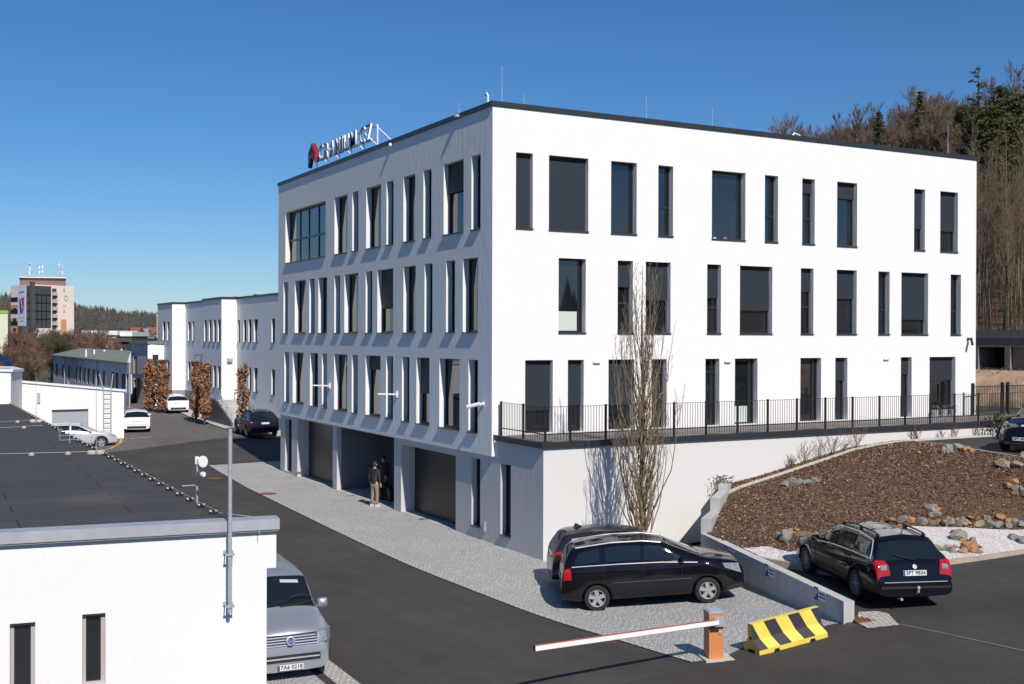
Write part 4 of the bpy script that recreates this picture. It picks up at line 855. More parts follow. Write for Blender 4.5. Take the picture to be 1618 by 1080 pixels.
P = face(mb, fo, fd, 0, Lk, 0, zc_, hk, nk); mb.quad((*C0[:2], 0), (*C2[:2], 0), (*C2[:2], zc_), (*C0[:2], zc_)); mb.quad((*C2[:2], 0), (C2[0], C2[1]+9, 0), (C2[0], C2[1]+9, zc_), (*C2[:2], zc_)); mb.build('wall', M['wall_back'], bk)
for h in hk: simple_win(bk, P, h)
mb = MB(); mb.quad((C0[0]-.2, C0[1]-.02, 0), (C2[0], C2[1]-.02, 0), (C2[0], C2[1]-.02, zc_-.1), (C0[0]-.2, C0[1]-.02, zc_-.1)); mb.build('end_wall', M['white'], bk)
mb = MB(); mb.prism([tuple(C1[:2]-nk*.2), tuple(C0[:2]-nk*.2), (C2[0]+.2, C2[1]-.2), (C2[0]+.2, C2[1]+9), tuple(C1[:2]+nk*9)], zc_+.003, zc_+.25); mb.build('roof', M['roof_green'], bk)
mb = MB(); a, b = ony(241, 580, C0[1]-.03), ony(250, 580, C0[1]-.03); mb.box(a[0], b[0], C0[1]-.1, C0[1]-.03, ony(245, 605, C0[1])[2], ony(245, 560, C0[1])[2]); mb.build('window', M['glass_far'], bk)
p = (fo+fd*sk(222)); mb = MB(); mb.box(p[0]-1.0, p[0]-.05, p[1]-1.6, p[1]+1.0, 2.9, 3.2); mb.build('awning', plain('navy_cloth', (.015, .025, .07), .7), bk)
# ------------------------------------------------------------------ neighbouring two storey office
nb = thing('neighbour_building', 'long two storey grey office with white projecting bays down the street', 'office building', (6.25, 55, .4))
XA, XB, Y1, Y2, Y3, Y4 = 6.25, 5.1, 53.2, 59.04, 69.93, 75.97; ZN = 9.5; ZG = .3; ZP = 1.95
def wn(X, pxs, z0, z1): return [(*sorted((onx(a, 550, X)[1], onx(b, 550, X)[1])), z0, z1) for a, b in pxs]
nmb = MB(); allw = []
zz = lambda px, py, X: onx(px, py, X)[2]
u0, u1 = zz(405, 541, XA), zz(405, 504, XA); l0, l1 = zz(405, 620, XA), zz(405, 581, XA)
hA = wn(XA, [(375.5, 379), (384.5, 389), (392.5, 397), (401, 407.6), (429, 434.6)], u0, u1)+wn(XA, [(393, 397), (401, 407.6), (429, 434.6)], l0, l1)
hB = wn(XB, [(322.5, 326.5), (330, 334), (337, 341), (344, 348.5)], zz(336, 540, XB), zz(336, 505, XB))+wn(XB, [(322.5, 326.5), (330, 334), (337, 341), (344, 348.5)], zz(336, 612, XB), zz(336, 577, XB))
hC = wn(XA, [(297, 301), (304, 307)], zz(302, 538.5, XA), zz(302, 507.5, XA))+wn(XA, [(297, 301), (304, 307)], zz(302, 602, XA), zz(302, 571, XA))
hD = wn(XB, [(257, 261), (264, 267.5)], zz(262, 538, XB), zz(262, 508, XB))+wn(XB, [(257, 261), (264, 267.5)], zz(262, 600, XB), zz(262, 569, XB))
ZL = zz(300, 479.5, XA)
holed(nmb, 'L', XA, 30, Y1, ZG, ZN, hA, .2); holed(nmb, 'L', XB, Y1, Y2, ZG, ZN, hB, .2); holed(nmb, 'L', XA, Y2, Y3, ZG, ZL, hC, .2); holed(nmb, 'L', XB, Y3, Y4, ZG, ZL, hD, .2)
nmb.quad((XB, Y1, ZG), (XA, Y1, ZG), (XA, Y1, ZN), (XB, Y1, ZN)); nmb.quad((XB, Y3, ZG), (XA, Y3, ZG), (XA, Y3, ZL), (XB, Y3, ZL)); nmb.quad((XB, Y2, ZL-1), (XB, Y2, ZN), (20, Y2, ZN), (20, Y2, ZL-1)); nmb.quad((XB, Y2, ZG), (XB, Y2, ZN), (XA, Y2, ZN), (XA, Y2, ZG)); nmb.quad((XB, Y4, ZG), (XB, Y4, ZL), (20, Y4, ZL), (20, Y4, ZG))
nmb.quad((XA, 30, ZG), (20, 30, ZG), (20, 30, ZN), (XA, 30, ZN))
nmb.build('wall', M['white'], nb)
for h in hA+hC: window(nb, 'L', XA, *h, .12, gmat='glass_far')
for h in hB+hD: window(nb, 'L', XB, *h, .12, gmat='glass_far')
mb = MB()
for X, a, b, z in ((XA, 30, Y1-.04, ZN), (XB, Y1-.04, Y2+.04, ZN), (XA, Y2+.04, Y3-.04, ZL), (XB, Y3-.04, Y4+.04, ZL)): mb.box(X-.05, 20, a, b, z+.002, z+.17)
mb.build('roof_edge', M['anth'], nb)
mb = MB()
for X, a, b in ((XA, 30, Y1-.02), (XB, Y1-.02, Y2), (XA, Y2, Y3-.02), (XB, Y3-.02, Y4)): mb.box(X-.02, X+.01, a, b, ZG, ZP if b != Y1-.02 else 1.2)
mb.box(XB-.015, XA-.02, Y1-.02, Y1, ZG, ZP); mb.box(XB-.015, XA-.02, Y3-.02, Y3, ZG, ZP); mb.build('plinth', plain('plinth_grey', (.27, .27, .28), .9, var=.1), nb)
for px in (354, 371.5, 404): p = onx(px, 469, XA+3); mb = MB(); mb.lathe((XA+3, p[1], ZN+.15), (0, 0, 1), [(.12, 0), (.12, .35), (.2, .38), (.2, .44), (.05, .48)], 10); mb.build('roof_vent', M['rust'] if px > 360 else M['whitem'], nb)
mb = MB(); p = ony(362.5, 570, Y1); mb.box(p[0]-.2, p[0]+.2, Y1-.25, Y1-.002, p[2]-.05, p[2]+.2); mb.build('door_lamp', M['steel'], nb)
mb = MB(); p = onx(313.5, 567, XB+.4); mb.tube([(XA-.02, p[1]+2, p[2]+.3), (XA-.5, p[1]+2, p[2]+.3), (XA-.6, p[1]+2, p[2])], .04, 6); mb.build('lamp_bracket', M['steel'], nb)
# entrance steps
st = thing('entrance_stairs', 'pale concrete entrance stairs with steel handrails before the neighbouring office', 'stairs', (4.6, 50, .4))
mb = MB(); n = 9; ysa, ysb = 46.4, Y1-.05; X0s, X1s = 4.15, 6.1; zt_ = 1.95
mb.prism([(X0s, 50.6), (X1s, 50.6), (X1s, ysb), (X0s, ysb)], ZG, zt_)
for k in range(n): y0_ = ysa+(50.6-ysa)*k/n; mb.box(X0s, X1s, y0_, 50.6-.002*k, ZG if k == 0 else ZG+(zt_-ZG)*k/n, ZG+(zt_-ZG)*(k+1)/n)
mb.build('steps', M['concrete'], st)
mb = MB(); mb.add([(X0s-.14, ysa-.1, ZG), (X0s-.14, ysb, ZG), (X0s-.14, ysb, zt_+.1), (X0s-.14, 50.6, zt_+.1), (X0s-.14, ysa-.1, ZG+.35), (X0s-.01, ysa-.1, ZG), (X0s-.01, ysb, ZG), (X0s-.01, ysb, zt_+.1), (X0s-.01, 50.6, zt_+.1), (X0s-.01, ysa-.1, ZG+.35)], [(0, 4, 3, 2, 1), (5, 6, 7, 8, 9), (0, 5, 9, 4), (4, 9, 8, 3), (3, 8, 7, 2)]); mb.build('side_wall', plain('dark_plinth_plaster', (.10, .105, .115), .9), st)
mb = MB()
for X in (X0s-.07, X1s-.1):
    for dz in (.45, .7, .95): mb.tube([(X, ysa, ZG+.15+dz), (X, 50.6, zt_+dz), (X, ysb-.4, zt_+dz)], .022, 6)
    for f in (0, .33, .66, 1): mb.tube([(X, ysa+(50.6-ysa)*f, ZG+.15+(zt_-ZG-.15)*f), (X, ysa+(50.6-ysa)*f, ZG+1.1+(zt_-ZG-.15)*f)], .022, 6)
mb.build('handrail', M['steel'], st)
# ------------------------------------------------------------------ buildings far off
tower = thing('tower_block', 'distant ten storey panel block with orange stripes and glazed banner side', 'apartment block', (*atd(68, 560, 430)[:2], -1))
D0 = 430; T0 = atd(17, 452, D0); T1 = atd(52, 449, D0-12); T2 = atd(117, 448, D0+3); zT = T1[2]
def seg(a, b): a = np.array(a[:2]); b = np.array(b[:2]); d = b-a; L = np.linalg.norm(d); return a, d/L, L
mcream = plain('tower_cream', (.80, .66, .595), .9, var=.06, vs=.05); morange = plain('tower_orange', (.58, .29, .16), .9, var=.1, vs=.1)
mb = MB(); b0 = T2[:2]+(T0-T1)[:2]*1.0
mb.prism([tuple(T0[:2]), tuple(T1[:2]), tuple(T2[:2]), tuple(b0+np.array((6, 14)))], -2, zT); mb.build('wall', mcream, tower)
a, d, L = seg(T0, T1); nO = np.array((d[1], -d[0])); stY = 2.8
def plate(mb, a, d, s0, s1, z0, z1, off, m=0, nO=None, th=.1):
    P = lambda s, w, z: (a[0]+d[0]*s+nO[0]*w, a[1]+d[1]*s+nO[1]*w, z)
    mb.add([P(s0, off, z0), P(s1, off, z0), P(s1, off, z1), P(s0, off, z1), P(s0, off-th, z0), P(s1, off-th, z0), P(s1, off-th, z1), P(s0, off-th, z1)], [(0, 1, 2, 3), (4, 7, 6, 5), (0, 4, 5, 1), (1, 5, 6, 2), (2, 6, 7, 3), (3, 7, 4, 0)], m)
mb = MB()
for k in range(6): plate(mb, a, d, .3, L*.45, zT-4.4-k*stY*1.6, zT-6.2-k*stY*1.6+.2, .14, 0, nO)
plate(mb, a, d, .2, L*.5, zT-9.5, zT-7.2, .1, 1, nO); plate(mb, a, d, .2, L*.5, zT-30, zT-12.2, .08, 1, nO); mb.build('balcony', [M['dark'], morange], tower)
for k in range(6):
    mb = MB(); plate(mb, a, d, L*.13, L*.26, zT-4.6-k*stY*1.35-1.3, zT-4.6-k*stY*1.35, .2, 0, nO); mb.build('window', M['dark'], tower)
a2, d2, L2_ = seg(T1, T2); n2 = np.array((d2[1], -d2[0]))
def s2(px): 
    q = ray(px, 500); t = ((a2-CAM[:2])@n2)/(q[:2]@n2); return float(((CAM+q*t)[:2]-a2)@d2)
zp = lambda py: CAM[2]+(533-py)/1810*D0
mb = MB(); plate(mb, a2, d2, s2(41), s2(80), zp(520), zp(456), .3, 0, n2)
for k in range(1, 5): plate(mb, a2, d2, s2(42), s2(79.5), zp(520-k*12.6)-.2, zp(520-k*12.6)+.2, .45, 1, n2)
for k in range(1, 4): plate(mb, a2, d2, s2(51+k*7)-.15, s2(51+k*7)+.15, zp(519), zp(468), .42, 1, n2)
mb.build('glazed_front', [plain('tower_glass', (.05, .06, .065), .12, spec=.8), M['dark']], tower)
mb = MB(); plate(mb, a2, d2, s2(46.3), s2(52), zp(521), zp(450), 1.2, 0, n2, 1.0); mb.build('lift_shaft', plain('shaft_grey', (.075, .068, .068), .8), tower)
for k in range(6):
    y0 = 459+k*11.6; mb = MB(); plate(mb, a2, d2, s2(82.2), s2(88.8), zp(y0+6), zp(y0), .12, 0, n2); o = mb.build('window', plain('brown_glass', (.10, .05, .03), .4), tower)
    mb = MB(); plate(mb, a2, d2, s2(82), s2(88.8), zp(y0+11), zp(y0+5.4), .9, 0, n2, .7); mb.build('balcony', plain('balcony_pale', (.46, .42, .39), .8), tower)
mb = MB(); plate(mb, a2, d2, s2(96), s2(104.8), zp(560), zp(507), .12, 0, n2); mb.build('orange_panel', morange, tower)
mb = MB(); zr = zT; mb.prism([tuple(np.array(atd(31, 448, D0+2)[:2])), tuple(np.array(atd(104, 448, D0+6)[:2])), tuple(np.array(atd(104, 448, D0+14)[:2])), tuple(np.array(atd(31, 448, D0+12)[:2]))], zT, zp(441)); mb.build('roof_house', plain('roofhouse_brown', (.19, .13, .11), .8), tower)
mb = MB(); mb.prism([tuple(np.array(atd(30, 448, D0+1)[:2])), tuple(np.array(atd(105, 448, D0+5)[:2])), tuple(np.array(atd(105, 448, D0+15)[:2])), tuple(np.array(atd(30, 448, D0+13)[:2]))], zp(441)+.01, zp(439.5)); mb.build('roof', mcream, tower)
# lettering down the pale end wall
MLET = {'S': plain('letter_red', (.55, .23, .18), .8), 'O': plain('letter_green', (.22, .36, .25), .8), 'N': plain('letter_pink', (.56, .30, .25), .8), 'E': plain('letter_salmon', (.56, .30, .25), .8)}
for chx, px, py, hgt in (('S', 101, 461, 5.4), ('O', 103.8, 474, 9.5), ('N', 101.5, 486, 4.6), ('E', 101, 494.5, 4.6)):
    me = text_mesh(chx, hgt*.239*1.4, .04, 'letter', MLET[chx]); s_ = s2(px)
    for v in me.vertices: l = s_+v.co.x*(1.0 if chx != 'O' else .62); zz_ = zp(py)+v.co.y; w = .1+v.co.z; v.co = (a2[0]+d2[0]*l+n2[0]*w, a2[1]+d2[1]*l+n2[1]*w, zz_)
    o = bpy.data.objects.new('letter', me); COL.objects.link(o); par(o, tower)
bn = thing('facade_banner', 'tall white advertising banner with blue and red emblem on the distant tower', 'banner', (*atd(34, 520, D0-8)[:2], zp(518)))
ba = atd(28.5, 490, D0-9)[:2]; bb = atd(40.5, 490, D0-12)[:2]; bd = (bb-ba)/np.linalg.norm(bb-ba); bL = np.linalg.norm(bb-ba); bnn = np.array((bd[1], -bd[0]))
mb = MB(); plate(mb, ba, bd, 0, bL, zp(518), zp(455.5), .1, 0, bnn, .3); mb.build('cloth', plain('banner_cloth', (.52, .55, .66), .7), bn)
def bpoly(name, pts, mat):
    P = lambda u, py: np.array((ba[0]+bd[0]*bL*u+bnn[0]*.16, ba[1]+bd[1]*bL*u+bnn[1]*.16, zp(py))); Q = lambda u, py: P(u, py)-np.array((bnn[0], bnn[1], 0))*.05
    mb = MB()
    for poly in pts: n = len(poly); mb.add([P(*p) for p in poly]+[Q(*p) for p in poly], [tuple(range(n)), tuple(range(2*n-1, n-1, -1))]+[(i, n+i, n+(i+1) % n, (i+1) % n) for i in range(n)])
    mb.build(name, mat, bn)
bpoly('red_mark', [[(.45, 474), (.62, 474), (.75, 482), (.75, 490), (.6, 490)], [(.66, 476), (.84, 473), (.8, 488), (.72, 488)]], plain('banner_red', (.42, .03, .11), .7))
bpoly('blue_mark', [[(.2, 476), (.36, 476), (.46, 486), (.42, 500), (.3, 498)], [(.2, 487), (.34, 489), (.45, 499), (.36, 499)], [(.5, 489), (.62, 492), (.52, 499), (.44, 499)], [(.66, 490), (.8, 490), (.72, 498), (.6, 499)]], plain('banner_blue', (.03, .05, .25), .7))
bpoly('text_line', [[(.16, 465), (.84, 464), (.84, 466.5), (.16, 467.5)]], plain('banner_grey2', (.16, .19, .30), .7))
bpoly('text_line', [[(.1, 505.2), (.9, 504.6), (.9, 505.2), (.1, 505.8)], [(.3, 510), (.72, 509.6), (.72, 511), (.3, 511.4)]], plain('banner_grey', (.16, .19, .30), .7))
for i, (px, yt, lab) in enumerate(((44.5, 416, 'left of the three antenna masts on the distant tower roof'), (64.5, 419, 'middle antenna mast on the distant tower roof'), (96, 416, 'right of the three antenna masts on the distant tower roof'))):
    p = atd(px, 440, D0+6); t = thing('antenna_mast', lab, 'antenna mast', (p[0], p[1], zp(440)), 'masts on the distant tower'); mb = MB(); mb.tube([(p[0], p[1], zp(441)), (p[0], p[1], zp(yt))], .16, 6); mb.build('pole', M['steel'], t)
    mb = MB(); r = random.Random(i)
    for q in range(4): dz = r.uniform(1, 4.6); ox = r.choice((-.55, .55, .4)); mb.box(p[0]+ox-.16, p[0]+ox+.16, p[1]-.2, p[1]+.2, zp(440)+dz, zp(440)+dz+1.1)
    mb.box(p[0]-.5, p[0]+.5, p[1]-.06, p[1]+.06, zp(440)+2.2, zp(440)+2.35); mb.box(p[0]-.5, p[0]+.5, p[1]-.06, p[1]+.06, zp(440)+4, zp(440)+4.15); mb.build('aerial_panels', M['signwhite'], t)
def far_box(name, label, cat, pxa, pxb, ytop, d, depth, mat, roofm, zb=-1, dy=0, rh=.5, over=.4, along=False):
    a = atd(pxa, ytop, d); b = atd(pxb, ytop+dy, d); t = thing(name, label, cat, (a[0], a[1], zb)); v = (b-a)[:2]; L = np.linalg.norm(v); v /= L; n = np.array((-v[1], v[0])); n = n if n@CF[:2] > 0 else -n
    if along: n = (b-CAM)[:2]/np.linalg.norm((b-CAM)[:2])
    mb = MB(); pl = [tuple(a[:2]), tuple(b[:2]), tuple(b[:2]+n*depth), tuple(a[:2]+n*depth)]; mb.prism(pl, zb, a[2]-rh); mb.build('wall', mat, t)
    mb = MB(); pl = [tuple(a[:2]-v*over-n*over), tuple(b[:2]+v*over-n*over), tuple(b[:2]+v*over+n*depth), tuple(a[:2]-v*over+n*depth)]; mb.prism(pl, a[2]-rh+.005, a[2]); mb.build('roof', roofm, t)
    return t, a, b, v, n
mw = plain('hall_beige', (.42, .34, .25), .9, var=.15, vs=.1); mdk = plain('dark_shed', (.035, .032, .035), .8)
far_box('beige_hall', 'long beige hall with thin white roof edge below the far wooded hill', 'hall', 132.5, 183.5, 522, 260, 14, mw, M['signwhite'], rh=1.0)
far_box('low_hall', 'low beige hall with white roof at the foot of the tower block', 'hall', 116, 133, 527, 245, 12, mw, M['signwhite'], rh=.9)
far_box('dark_shed', 'dark shed with black pent roof behind the workshop', 'shed', 181, 206, 534, 190, 14, mdk, plain('shed_roof', (.075, .07, .075), .7), rh=.6)
far_box('grey_hall', 'grey hall with white roof right of the long beige hall', 'hall', 183.8, 207, 524, 262, 12, plain('grey_hall_wall', (.10, .10, .11), .8), M['signwhite'], rh=1.0)
for i, (a, b, y, dd_, lab, wl) in enumerate(((203, 214, 526, 300, 'small far house with brown red wall left of the red roofed one', (.30, .22, .18)), (214, 227, 527.5, 310, 'small far house with pale green wall', (.30, .36, .30)), (228, 241, 524.5, 330, 'small far house with broad red tiled roof', (.36, .25, .20)))):
    t, pa, pb, v, n = far_box('far_house', lab, 'house', a, b, y+5, dd_, 8, plain('far_house_wall', wl, .9), M['signwhite'], rh=.3)
    mb = MB(); q0 = pa[:2]-v*.4-n*.5; q1 = pb[:2]+v*.4-n*.5; m0 = pa[:2]-v*.4+n*4; m1 = pb[:2]+v*.4+n*4; b0_ = pa[:2]-v*.4+n*8.5; b1_ = pb[:2]+v*.4+n*8.5; z0 = pa[2]+.01; z1 = z0+2.4
    mb.add([(*q0, z0), (*q1, z0), (*m1, z1), (*m0, z1), (*b0_, z0), (*b1_, z0)], [(0, 1, 2, 3), (3, 2, 5, 4), (0, 3, 4), (1, 5, 2), (0, 4, 5, 1)]); mb.build('tiled_roof', plain('red_tiles', (.24, .085, .06) if i != 1 else (.24, .23, .23), .8, var=.2, vs=.6), t)
far_box('orange_building', 'narrow strip of an orange beige house beyond the two storey neighbour', 'house', 247.3, 256, 496.5, 210, 10, plain('orange_beige', (.50, .36, .23), .9), M['signwhite'], rh=.2, over=.05)
far_box('green_building', 'pale lime green building cut off by the left edge', 'building', -40, 12.4, 490, 150, 20, plain('lime_plaster', (.68, .72, .52), .9, var=.06), plain('lime_edge', (.30, .42, .10), .7), rh=.45, over=.05, along=True)
# ------------------------------------------------------------------ vehicles (lofted bodies, arches cut, glass and lamps laid on the same surface)
def paint(name, col, rough=.28, metal=0.0, coat=.6, dirt=.25):
    m, nt, b = new_mat(name); v = coords(nt, True); f = noise(nt, v, .9, 2, .5)
    dust = tuple(c*.75+.10 for c in col) if sum(col) < .6 else tuple(c*.9 for c in col)
    nt.links.new(mixc(nt, col, dust, ramp(nt, f, [(.4, dirt*.5), (.8, dirt)])), b.inputs['Base Color'])
    b.inputs['Roughness'].default_value = rough; b.inputs['Metallic'].default_value = metal; b.inputs['Coat Weight'].default_value = coat; b.inputs['Coat Roughness'].default_value = .06
    return m
M['carglass'] = plain('car_glass', (.010, .014, .016), .03, spec=.6, ior=1.6)
M['chrome'] = plain('chrome_trim', (.74, .75, .76), .28, .55)
M['alloy'] = plain('alloy_wheel', (.50, .51, .53), .35, .6)
M['alloy_dark'] = plain('grey_wheel', (.22, .22, .23), .45, .4)
M['tail'] = plain('red_lamp_glass', (.40, .012, .015), .12, spec=.6)
M['lampw'] = plain('clear_lamp_glass', (.30, .31, .32), .08, .3, .8, var=.5, vs=18, obj=True)
M['plastic'] = plain('black_plastic', (.018, .018, .019), .6)
M['plate'] = plain('number_plate', (.72, .72, .70), .5); M['platetext'] = plain('plate_lettering', (.015, .015, .018), .6)
class Car:
    """x runs from nose (0) to tail (L); y to the car's left; z up"""
    def __init__(s, L, W, top, belt, zb, roofw, fa, ra, wr, nose=.16, tail=.10, crown=.035, tumble=.10):
        s.L, s.W, s.zb, s.roofw, s.fa, s.ra, s.wr, s.crown = L, W, zb, roofw, fa, ra, wr, crown
        xs = np.linspace(0, L, 500); t = np.interp(xs, [p[0] for p in top], [p[1] for p in top])
        k = np.exp(-np.linspace(-2, 2, 15)**2); k /= k.sum(); ts = np.convolve(np.pad(t, 7, 'edge'), k, 'valid'); w_ = np.clip(np.minimum(xs, L-xs)/.12, 0, 1); s.xs, s.t = xs, ts*w_+t*(1-w_)
        s.b = belt; s.nose, s.tail = nose, tail
    def half(s, x):
        e0 = max(0, 1-x/.75); e1 = max(0, 1-(s.L-x)/.55)
        return s.W/2*(1-s.nose*e0**2.2-s.tail*e1**2.4)
    def ctrl(s, x):
        zt = float(np.interp(x, s.xs, s.t)); w = s.half(x); zbelt = float(np.interp(x, [p[0] for p in s.b], [p[1] for p in s.b]))
        zs = min(zbelt, zt-.045); g = max(0, zt-zs-.05); f = min(1, g/.36); f = f*f*(3-2*f)
        wt = w*(.93*(1-f)+s.roofw*f); zb = s.zb+.05*max(0, 1-x/.5)+.06*max(0, 1-(s.L-x)/.5)
        z5 = zt-max(.02, min(.06, .35*g))
        return [(0, zb), (w*.9, zb), (w*.985, zb+.10), (w, zb+.55*(zs-zb)), (w*.985, zs-.02), (w*.955*(1-f)+w*.94*f, zs+.012), (wt, z5), (wt*.72, zt-.012*f-.008), (0, zt+s.crown*(.35+.65*f)-.01)]
    def S(s, x, t):
        P = s.ctrl(min(max(x, 0), s.L)); n = len(P); i = int(min(max(math.floor(t+.5), 1), n-2)); u = t-i
        if t < .5 or t > n-1.5:
            a = .5; 
        u = min(max(u, -1), 1)
        if t < .5: w0, w1, w2 = 0, 0, 0; q = t; return (x, P[0][0]+(P[1][0]-P[0][0])*q, P[0][1]+(P[1][1]-P[0][1])*q)
        if t > n-1.5: q = t-(n-2); return (x, P[n-2][0]+(P[n-1][0]-P[n-2][0])*q, P[n-2][1]+(P[n-1][1]-P[n-2][1])*q)
        w0 = .5*(.5-u)**2; w1 = .75-u*u; w2 = .5*(.5+u)**2
        return (x, w0*P[i-1][0]+w1*P[i][0]+w2*P[i+1][0], w0*P[i-1][1]+w1*P[i][1]+w2*P[i+1][1])
    def body(s, mat, root, arch=True):
        e = [.0, .015, .04, .07, .11, .16, .22]; xs = e+list(np.linspace(.3, s.L-.3, 46))+[s.L-q for q in reversed(e)]
        ts = [0, .5, 1, 1.5, 2, 2.4, 2.8, 3.2, 3.6, 4, 4.3, 4.6, 5, 5.4, 5.8, 6.2, 6.6, 7, 7.5, 8]; mb = MB(); rows = []
        for x in xs:
            r = [s.S(x, t) for t in ts]; r = [(p[0], -p[1], p[2]) for p in r[::-1]]+[(p[0], p[1], p[2]) for p in r[1:-1]]
            rows.append(r)
        # ring order: top centre ... right side ... bottom centre ... left side
        k = len(rows[0]); o = 0
        for r in rows: mb.v += r
        for i in range(len(rows)-1):
            for j in range(k): a = i*k+j; b = i*k+(j+1) % k; mb.f.append((a, a+k, b+k, b)); mb.m.append(0)
        mb.f.append(tuple(range(k))); mb.m.append(0); mb.f.append(tuple(range((len(rows)-1)*k+k-1, (len(rows)-1)*k-1, -1))); mb.m.append(0)
        me = mb.mesh('body', [mat, M['black']], True); ob = bpy.data.objects.new('body', me); COL.objects.link(ob)
        bm = bmesh.new(); bm.from_mesh(me); bmesh.ops.recalc_face_normals(bm, faces=bm.faces[:]); bm.to_mesh(me); bm.free()
        if arch:
            ct = MB()
            for ax in (s.fa, s.ra):
                for sg in (-1, 1): ct.lathe((ax, sg*(s.W/2-.30), s.wr), (0, sg, 0), [(s.wr+.055, 0), (s.wr+.055, .5)], 32, 1)
            co = bpy.data.objects.new('cutter', ct.mesh('cutter', [M['black'], M['black']])); COL.objects.link(co)
            bm = bmesh.new(); bm.from_mesh(co.data); bmesh.ops.recalc_face_normals(bm, faces=bm.faces[:]); bm.to_mesh(co.data); bm.free()
            md = ob.modifiers.new('arch', 'BOOLEAN'); md.operation = 'DIFFERENCE'; md.object = co; md.solver = 'EXACT'
            dg = bpy.context.evaluated_depsgraph_get(); me2 = bpy.data.meshes.new_from_object(ob.evaluated_get(dg)); ob.modifiers.clear()
            if len(me2.polygons) > 200: ob.data = me2; me2.name = 'body'
            bpy.data.objects.remove(co)
        for p in ob.data.polygons: p.use_smooth = p.material_index == 0 and len(p.vertices) <= 8
        par(ob, root); s.root = root; s.ob = ob; return ob
    def patch(s, name, mat, quad, parent=None, off=.006, both=True, sides=(1, -1), nx=8, nt_=4, th=0):
        """quad = (x,t) at four corners, laid on the body surface; returns one mesh per side unless both"""
        out = []
        def gen(mb, sg):
            base = len(mb.v); pts = []
            for i in range(nx+1):
                for j in range(nt_+1):
                    u, w = i/nx, j/nt_; a = [quad[0][k]*(1-u)*(1-w)+quad[1][k]*u*(1-w)+quad[2][k]*u*w+quad[3][k]*(1-u)*w for k in (0, 1)]
                    p = np.array(s.S(*a)); px_ = np.array(s.S(a[0]+.01, a[1]))-np.array(s.S(a[0]-.01, a[1])); pt_ = np.array(s.S(a[0], min(a[1]+.03, 8)))-np.array(s.S(a[0], a[1]-.03))
                    n = np.cross(px_, pt_); n /= (np.linalg.norm(n)+1e-9); n = n if n[1] >= -1e-6 and (n[1] > .02 or n[2] > 0) else -n
                    p = p+n*off; pts.append((p[0], sg*max(p[1], 0) if a[1] > 7.9 else sg*p[1], p[2]))
            mb.v += pts
            for i in range(nx):
                for j in range(nt_):
                    q = (base+i*(nt_+1)+j, base+(i+1)*(nt_+1)+j, base+(i+1)*(nt_+1)+j+1, base+i*(nt_+1)+j+1); mb.f.append(q if sg > 0 else q[::-1]); mb.m.append(0)
        if both:
            mb = MB()
            for sg in sides: gen(mb, sg)
            out.append(mb.build(name, mat, parent or s.root, True))
        else:
            for sg in sides: mb = MB(); gen(mb, sg); out.append(mb.build(name, mat, parent or s.root, True))
        return out
    def wheels(s, rim='alloy', spokes=5):
        for ax in (s.fa, s.ra):
            for sg in (1, -1):
                c = (ax, sg*(s.W/2-.215), s.wr); mb = MB(); r = s.wr; mb.lathe(c, (0, sg, 0), [(r*.6, 0), (r*.9, .0), (r*.985, .02), (r, .05), (r, .155), (r*.985, .185), (r*.93, .2), (r*.70, .205), (r*.665, .19), (r*.66, .12), (.02, .115)], 32)
                w = mb.build('wheel', M['black'], s.root, False); rm = MB(); y = c[1]+sg*.165; A = (0, sg, 0)
                rm.lathe((ax, c[1]+sg*.118, r), A, [(r*.655, 0), (r*.655, .082), (r*.60, .078), (r*.59, 0)], 32); rm.lathe((ax, y-sg*.02, r), A, [(r*.17, -.02), (r*.17, .03), (r*.12, .045), (.01, .046)], 16)
                for k in range(spokes):
                    a = 2*math.pi*k/spokes+.3; d = np.array((math.cos(a), 0, math.sin(a))); t = np.array((-math.sin(a), 0, math.cos(a))); n = np.array((0, sg, 0)); o = np.array((ax, y, r))
                    w0, w1 = r*(.11 if spokes < 8 else .06), r*(.17 if spokes < 8 else .075); q = [o+d*r*.12-t*w0, o+d*r*.12+t*w0, o+d*r*.61+t*w1, o+d*r*.61-t*w1]
                    rm.add([p+n*.02 for p in q]+[p-n*.03 for p in q], [(0, 1, 2, 3), (4, 7, 6, 5), (0, 4, 5, 1), (1, 5, 6, 2), (2, 6, 7, 3), (3, 7, 4, 0)])
                rm.build('rim', M[rim], w)
    def mirrors(s, x, mat, size=(.12, .17, .12), t=4.9):
        for sg in (1, -1):
            p = s.S(x, t); mb = MB(); a, b, c = size; cx, cy, cz = p[0], sg*(p[1]+b*.62), p[2]+c*.45
            mb.lathe((cx+a*.3, cy, cz), (-1, 0, 0), [(b*.28, 0), (b*.50, 0.0), (b*.54, a*.3), (b*.45, a*.8), (b*.1, a)], 20); mb.v = [(v[0], cy+(v[1]-cy)*min(1.35, 1/max(.001, max(abs(v[1]-cy), abs(v[2]-cz))/max(.001, math.hypot(v[1]-cy, v[2]-cz)))**.8), cz+(v[2]-cz)*min(1.35, 1/max(.001, max(abs(v[1]-cy), abs(v[2]-cz))/max(.001, math.hypot(v[1]-cy, v[2]-cz)))**.8)*c/b) for v in mb.v]
            mb.beam((cx, sg*(p[1]-.02), p[2]+.01), (cx, cy, cz-.03), .05, .04); mb.build('mirror', mat, s.root, False)
